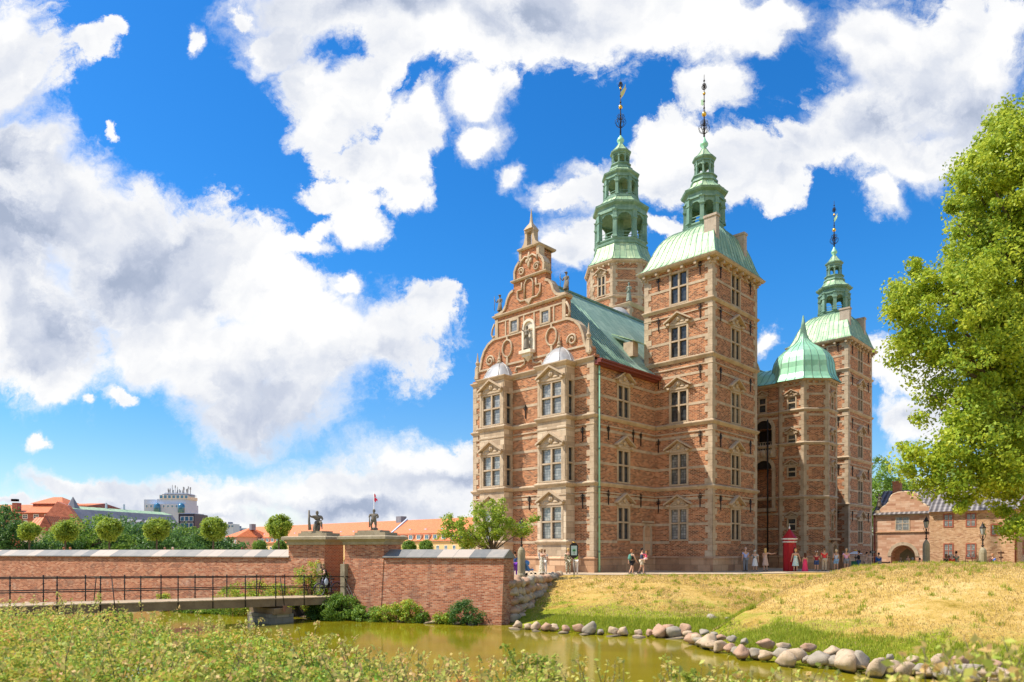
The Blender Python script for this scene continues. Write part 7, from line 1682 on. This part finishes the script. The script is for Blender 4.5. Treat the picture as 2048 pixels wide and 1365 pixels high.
# ================================================================ city beyond the wall on the left
def far(name, label, px0, px1, Y, cat='building', rz=0):
    x0 = px2w(px0, Y); w = px2w(px1, Y)-x0; o = empty(name, (x0, Y, 0), rz); tag(o, label, cat); return o, w, (lambda y: EYE+(1103-y)/F*Y)
M_RBR = brick('city_brick', [(.22, .06, .04), (.42, .12, .08), (.52, .18, .12)], mortar=(.36, .22, .17), bw=.5, bh=.16, patch=.6); M_CREAM = plain('cream_render', (.72, .58, .44), .8, 0, .08, .5, .05); M_YREN = plain('yellow_render', (.72, .52, .26), .8, 0, .08, .4, .05)
M_GREYR = stone('mansard_slate', (.12, .13, .16), (.22, .23, .27), (.36, .36, .40), .6, bump=.1, soot=.1); M_WHT = plain('white_panel', (.50, .58, .70), .6, 0, .06, .3, .03); M_BGL = plain('blue_glass', (.05, .20, .34), .1, .2, .25, .5, .03, .8); M_BLK = plain('black_cladding', (.04, .04, .06), .4, 0, .2)
M_WWF = plain('white_window_frame', (.78, .76, .72), .6, 0, .05)
def gable_roof(m, x0, x1, y0, y1, z0, z1, mt, ov=.4, hip=(0, 0), wallm=None):
    ym = (y0+y1)/2; a, b = x0+hip[0], x1-hip[1]
    m.face([(x0-ov, y0-ov, z0), (x1+ov, y0-ov, z0), (b, ym, z1), (a, ym, z1)], mt); m.face([(x1+ov, y1+ov, z0), (x0-ov, y1+ov, z0), (a, ym, z1), (b, ym, z1)], mt)
    m.face([(x0-ov, y1+ov, z0), (x0-ov, y0-ov, z0), (a, ym, z1)], mt if hip[0] else (wallm or mt)); m.face([(x1+ov, y0-ov, z0), (x1+ov, y1+ov, z0), (b, ym, z1)], mt if hip[1] else (wallm or mt))
# A: big red brick block
o, w, zf = far('brick_apartment_block', 'large dark red brick block with layered orange tiled roofs at far left', 25, 146, 170)
m = MB(); m.box(0, w, 0, 14, 0, zf(1026), M_RBR); m.build('wall', o); m = MB(); gable_roof(m, 0, w, 0, 14, zf(1026), zf(1004), M_RTILE, .5, (3, 0)); m.build('roof', o)
m = MB(); m.box(1.5, 8.6, 5, 13, zf(1026), zf(1005), M_RBR); gable_roof(m, 1.5, 8.6, 5, 13, zf(1005), zf(989), M_RTILE, .5, (2.5, 2.5)); m.build('roof_tower', o)
m = MB(); m.box(.1, 1.3, -.3, 1.2, 0, zf(1006), M_RBR)
for i in range(3): m.box(-.4+i*.1, .9, 0, 1, zf(1003)+i*.01, zf(1000-i*0)+.2, M_RBR)
m.build('chimney', o)
for i in range(5): frame_win('window', 1.2, 1.1, M_WWF, o, (3.0+i*2.6, -.02, zf(1027)-1.3), idx=1)
for r0 in (1042, 1056, 1070):
    for i in range(6): frame_win('window', .8, 1.2, M_WWF, o, (.9+i*2.2, -.02, zf(r0)-1.0), idx=1)
m = MB(); m.box(w, w+4.2, -1, 13, 0, zf(1012), M_RBR); gable_roof(m, w, w+4.2, -1, 13, zf(1012), zf(1004), M_RTILE, .2, (0, 0), M_RBR); m.build('side_wing', o)
m = MB(); m.box(-10, 0, 4, 14, 0, zf(1024), M_RBR); gable_roof(m, -10, 0, 4, 14, zf(1024), zf(1005), M_RTILE, .3); m.build('left_wing', o)
# B: cream house
o, w, zf = far('cream_house', 'cream rendered house with red tiled roof and brick gable, behind the first round tree', 40, 110, 110)
m = MB(); m.box(0, w, 0, 8, 0, zf(1068), M_CREAM); m.build('wall', o); m = MB(); gable_roof(m, 0, w*.75, .3, 7, zf(1068), zf(1033), M_RTILE, .1); m.build('roof', o)
m = MB(); gx0, gx1 = w*.44, w; m.prism([(gx0, -.05, zf(1068)), (gx1, -.05, zf(1068)), ((gx0+gx1)/2, -.05, zf(1032))][::1], (0, .3, 0), M_RBR); m.prism([((gx0+gx1)/2, .25, zf(1032)), (gx0-.2, .25, zf(1069)), (gx0-.2, .25, zf(1069)-.1), (gx1+.2, .25, zf(1069)-.1), (gx1+.2, .25, zf(1069))][::-1], (0, 7, 0), M_RTILE); m.build('gable', o)
for x in (.8, 1.9, 2.6, 3.4, 4.2, 5.0): frame_win('window', .5, .8, M_WWF if x < 1.5 else M_REDW, o, (x, -.02, zf(1094)), idx=0)
# C: grey mansard building
pA, pB = Vector((px2w(163, 150), 150, 0)), Vector((px2w(366, 178), 178, 0)); d = pB-pA; LW = d.length
o = empty('mansard_building', pA, math.atan2(d.y, d.x)); tag(o, 'long grey mansard roofed building with small white dormers and pointed turret', 'building')
m = MB(); m.box(0, LW, 0, 12, 0, 6.3, M_RBR); m.build('wall', o); m = MB()
m.face([(0, -.3, 6.3), (LW, -.3, 6.3), (LW, 3.2, 10.6), (0, 3.2, 10.6)], M_GREYR); m.face([(0, 3.2, 10.6), (LW, 3.2, 10.6), (LW, 6, 11.4), (0, 6, 11.4)], M_COPL); m.face([(0, 12.3, 6.3), (0, 6, 11.4), (LW, 6, 11.4), (LW, 12.3, 6.3)], M_GREYR); m.face([(LW, -.3, 6.3), (LW, 12.3, 6.3), (LW, 6, 11.4), (LW, 3.2, 10.6)], M_GREYR); m.build('roof', o)
m = MB(); m.prism([(-.3, -.6, 0), (-.3, 12.5, 0), (-.3, 12.5, 6.8), (-.3, 6.2, 12.1), (-.3, 3.4, 11.2), (-.3, -.6, 6.8)][::1], (.8, 0, 0), M_RBR); m.build('gable_end', o)
m = MB(); m.lathe([(1.5, 10.4), (1.4, 10.8), (.05, 13.3)], 6, (2.6, 5.2, 0), M_GREYR); m.build('turret', o)
for x in (12, 17): m = MB(); m.lathe([(.25, 10.5), (.22, 12.6)], 6, (x, 6, 0), M_WHT); m.build('chimney', o)
for i in range(9):
    x = 6+i*2.6; m = MB(); m.box(x-.6, x+.6, .2, 2.0, 7.2, 8.3, M_WHT); m.prism([(x-.8, .1, 8.3), (x+.8, .1, 8.3), (x, .1, 8.9)], (0, 2.4, 0), M_GREYR); do_ = m.build('dormer', o); g = MB(); g.face([(x-.4, .19, 7.3), (x+.4, .19, 7.3), (x+.4, .19, 8.2), (x-.4, .19, 8.2)], M_BGL); g.build('pane', do_)
# E: white office tower
o, w, zf = far('office_tower', 'white and blue office tower carrying a platform of antennas', 289, 368, 220)
m = MB(); m.box(0, w, 0, 10, 0, zf(1008), M_WHT); m.box(w*.28, w, 1, 9, zf(1008), zf(998), M_WHT); m.box(-1.7, w*.15, 3, 9, 0, zf(998), M_WHT); m.build('wall', o)
m = MB(); m.box(w*.36, w+.2, .6, 9, zf(998), zf(992), plain('pale_band', (.75, .66, .5), .7)); m.box(w*.42, w-.2, 2, 8, zf(992), zf(986), M_WHT); m.box(w*.38, w+.1, 1.5, 8.5, zf(989), zf(988), M_GREYR); m.build('top_storey', o)
for i in range(7): frame_win('window', 1.05, 1.15, M_WWF, o, (w*.40+i*1.28, .58, zf(997.5)), panes=M_BGL, cross=False)
for i in range(8): frame_win('window', .7, .9, M_WWF, o, (w*.06+i*1.3, -.02, zf(1016)), panes=M_BGL, cross=False)
for cx_ in (w*.33, w*.94): m = MB(); m.lathe([(1.0, zf(1026)), (1.0, zf(1012)), (.75, zf(1009)), (.3, zf(1006.5))], 12, (cx_, -.2, 0), M_BGL, sm=True); m.build('glass_bay', o)
m = MB(); rnd = random.Random(4); m.box(w*.42, w-.1, 2.5, 2.56, zf(984.6), zf(984.2), M_LEAD)
for i in range(22): x = w*.42+rnd.random()*w*.56; y = 2+rnd.random()*5; h = zf(986)+rnd.uniform(.8, 2.6); m.tube([(x, y, zf(986)), (x, y, h)], .05, 4, M_IRON); m.box(x-.12, x+.12, y-.1, y+.1, h-.8, h, M_LEAD)
m.tube([(w*.55, 4, zf(986)), (w*.55, 4, zf(968))], .06, 5, M_IRON); m.tube([(w*.68, 4, zf(986)), (w*.68, 4, zf(972))], .06, 5, M_IRON); m.build('antennas', o)
# F: black glass block
o, w, zf = far('glass_block', 'black clad block with large glazed front at the right of the office tower', 357, 389, 186)
m = MB(); m.box(0, w, 0, 8, 0, zf(1028), M_BLK); m.box(.1, w-.1, .4, 6, zf(1028), zf(1026.6), M_WHT); m.build('wall', o)
for i in range(3): frame_win('window', 1.1, 1.3, M_WWF, o, (1.0+i*1.15, -.02, zf(1043)), panes=M_BGL, cross=False); frame_win('window', 1.1, 1.3, M_WWF, o, (1.0+i*1.15, -.02, zf(1056)), panes=M_BGL, cross=False)
# H: distant blocks
for px0, px1, yt, Y, lb in ((400, 424, 1062, 330, 'small pale distant block between park trees and the red roofs'), (449, 466, 1048, 330, 'grey distant block just left of the barracks'), (468, 482, 1056, 340, 'low white distant block touching the barracks roof')):
    o, w, zf = far('distant_block', lb, px0, px1, Y); m = MB(); m.box(0, w, 0, 8, 0, zf(yt), M_WHT); m.box(w*.2, w*.5, 2, 5, zf(yt), zf(yt-4), M_GREYR); m.build('wall', o)
    for i in range(3): frame_win('window', .9, .9, M_GREYR, o, (.8+i*1.4, -.02, zf(yt)-1.6), panes=M_BGL, cross=False)
# G: barracks
pA, pB = Vector((px2w(474, 246), 246, 0)), Vector((px2w(1010, 163), 163, 0)); d = pB-pA; LW = d.length
o = empty('barracks', pA, math.atan2(d.y, d.x)); tag(o, 'very long yellow barracks with steep orange tiled roof and rows of dormers', 'building')
m = MB(); m.box(0, LW, 0, 13, 0, 4.1, M_YREN); m.sweep([(0, 0), (LW, 0)], [(0, 3.8), (.3, 3.95), (.35, 4.1), (0, 4.2)], M_STONE); m.build('wall', o)
m = MB(); m.face([(0, -.4, 4.2), (LW, -.4, 4.2), (LW, .9, 6.2), (0, .9, 6.2)], M_RTILE); m.face([(0, .7, 6.15), (LW, .7, 6.15), (LW, 6.5, 10.1), (0, 6.5, 10.1)], M_RTILE); m.face([(0, 13.4, 4.2), (0, 6.5, 10.1), (LW, 6.5, 10.1), (LW, 13.4, 4.2)], M_RTILE); m.build('roof', o)
def dm_mesh():
    m = MB(); m.box(-.7, .7, -.35, .9, 4.55, 5.75, M_WWF); m.box(-.85, .85, -.45, 1.0, 5.75, 5.85, M_GREYR); g = MB()
    for s in (-1, 1): g.face([(s*.3-.25, -.36, 4.75), (s*.3+.25, -.36, 4.75), (s*.3+.25, -.36, 5.6), (s*.3-.25, -.36, 5.6)], M_BGL)
    return m.mesh('dormer'), g.mesh('pane')
dA, dB = dm_mesh()
for i in range(40):
    a = link('dormer', dA, o, (2.0+i*3.1, 0, 0)); link('pane', dB, a)
for i in range(42): frame_win('window', 1.1, 1.8, M_WWF, o, (1.6+i*2.95, -.02, 1.3), panes=M_BGL)
m = MB(); m.box(-.4, .4, 2.2, 3.2, 7.15, 7.45, M_WHT); skm = m.mesh('skylight')
for i in range(16): link('skylight', skm, o, (8+i*6.2, 0, 0))
def lx(px): r = (px-1024)/F; e = d.normalized(); return (r*pA.y-pA.x)/(e.x-r*e.y)
x = lx(765); m = MB(); m.box(x-1.1, x+1.1, 5.5, 7.4, 9, 11.2, M_GREYR); m.build('chimney', o); m = MB(); m.prism([(x+2.2, .3, 6.1), (x+2.2, 6.5, 10.6), (x+2.2, 6.5, 10.1), (x+2.2, .8, 6.1)], (.5, 0, 0), M_WHT); m.build('fire_wall', o)
pv = empty('pavilion', (px2w(452, 236), 236, 0), math.atan2(d.y, d.x)); tag(pv, 'pinkish end pavilion with hipped red roof at the left end of the barracks', 'building')
m = MB(); m.box(0, 7.5, 0, 13, 0, 6.3, plain('pink_render', (.68, .42, .32), .8, 0, .08)); m.build('wall', pv); m = MB(); gable_roof(m, 0, 7.5, 0, 13, 6.3, 9.4, M_RTILE, .5, (3.2, 3.2)); m.build('roof', pv); m = MB(); m.box(5, 6.5, 5.5, 7, 8.6, 10.6, M_GREYR); m.build('chimney', pv)
for i in range(4):
    for z in (1.2, 3.8): frame_win('window', .9, 1.5, M_WWF, pv, (1.2+i*1.7, -.02, z), panes=M_BGL)
# flagpole
fp = empty('flagpole', (px2w(748, 120), 120, 0)); tag(fp, 'white flagpole flying a small red and white flag above the gate piers', 'flagpole')
m = MB(); m.tube([(0, 0, 0), (0, 0, EYE+118/F*120)], [.09, .04], 6, M_WWF); m.build('pole', fp)
zt = EYE+(1103-987)/F*120; red = plain('flag_red', (.75, .02, .08), .7, 0, .05)
m = MB(); pts = [(0, 0), (.28, -.25), (.32, -.8), (.58, -1.0), (.60, -1.35), (.35, -1.2), (.30, -1.55), (.05, -1.3)]; m.prism([(a, 0, zt+b) for a, b in pts][::-1], (0, .02, 0), red); m.box(.0, .42, -.012, .032, zt-.78, zt-.64, M_WHT); m.build('flag', fp)
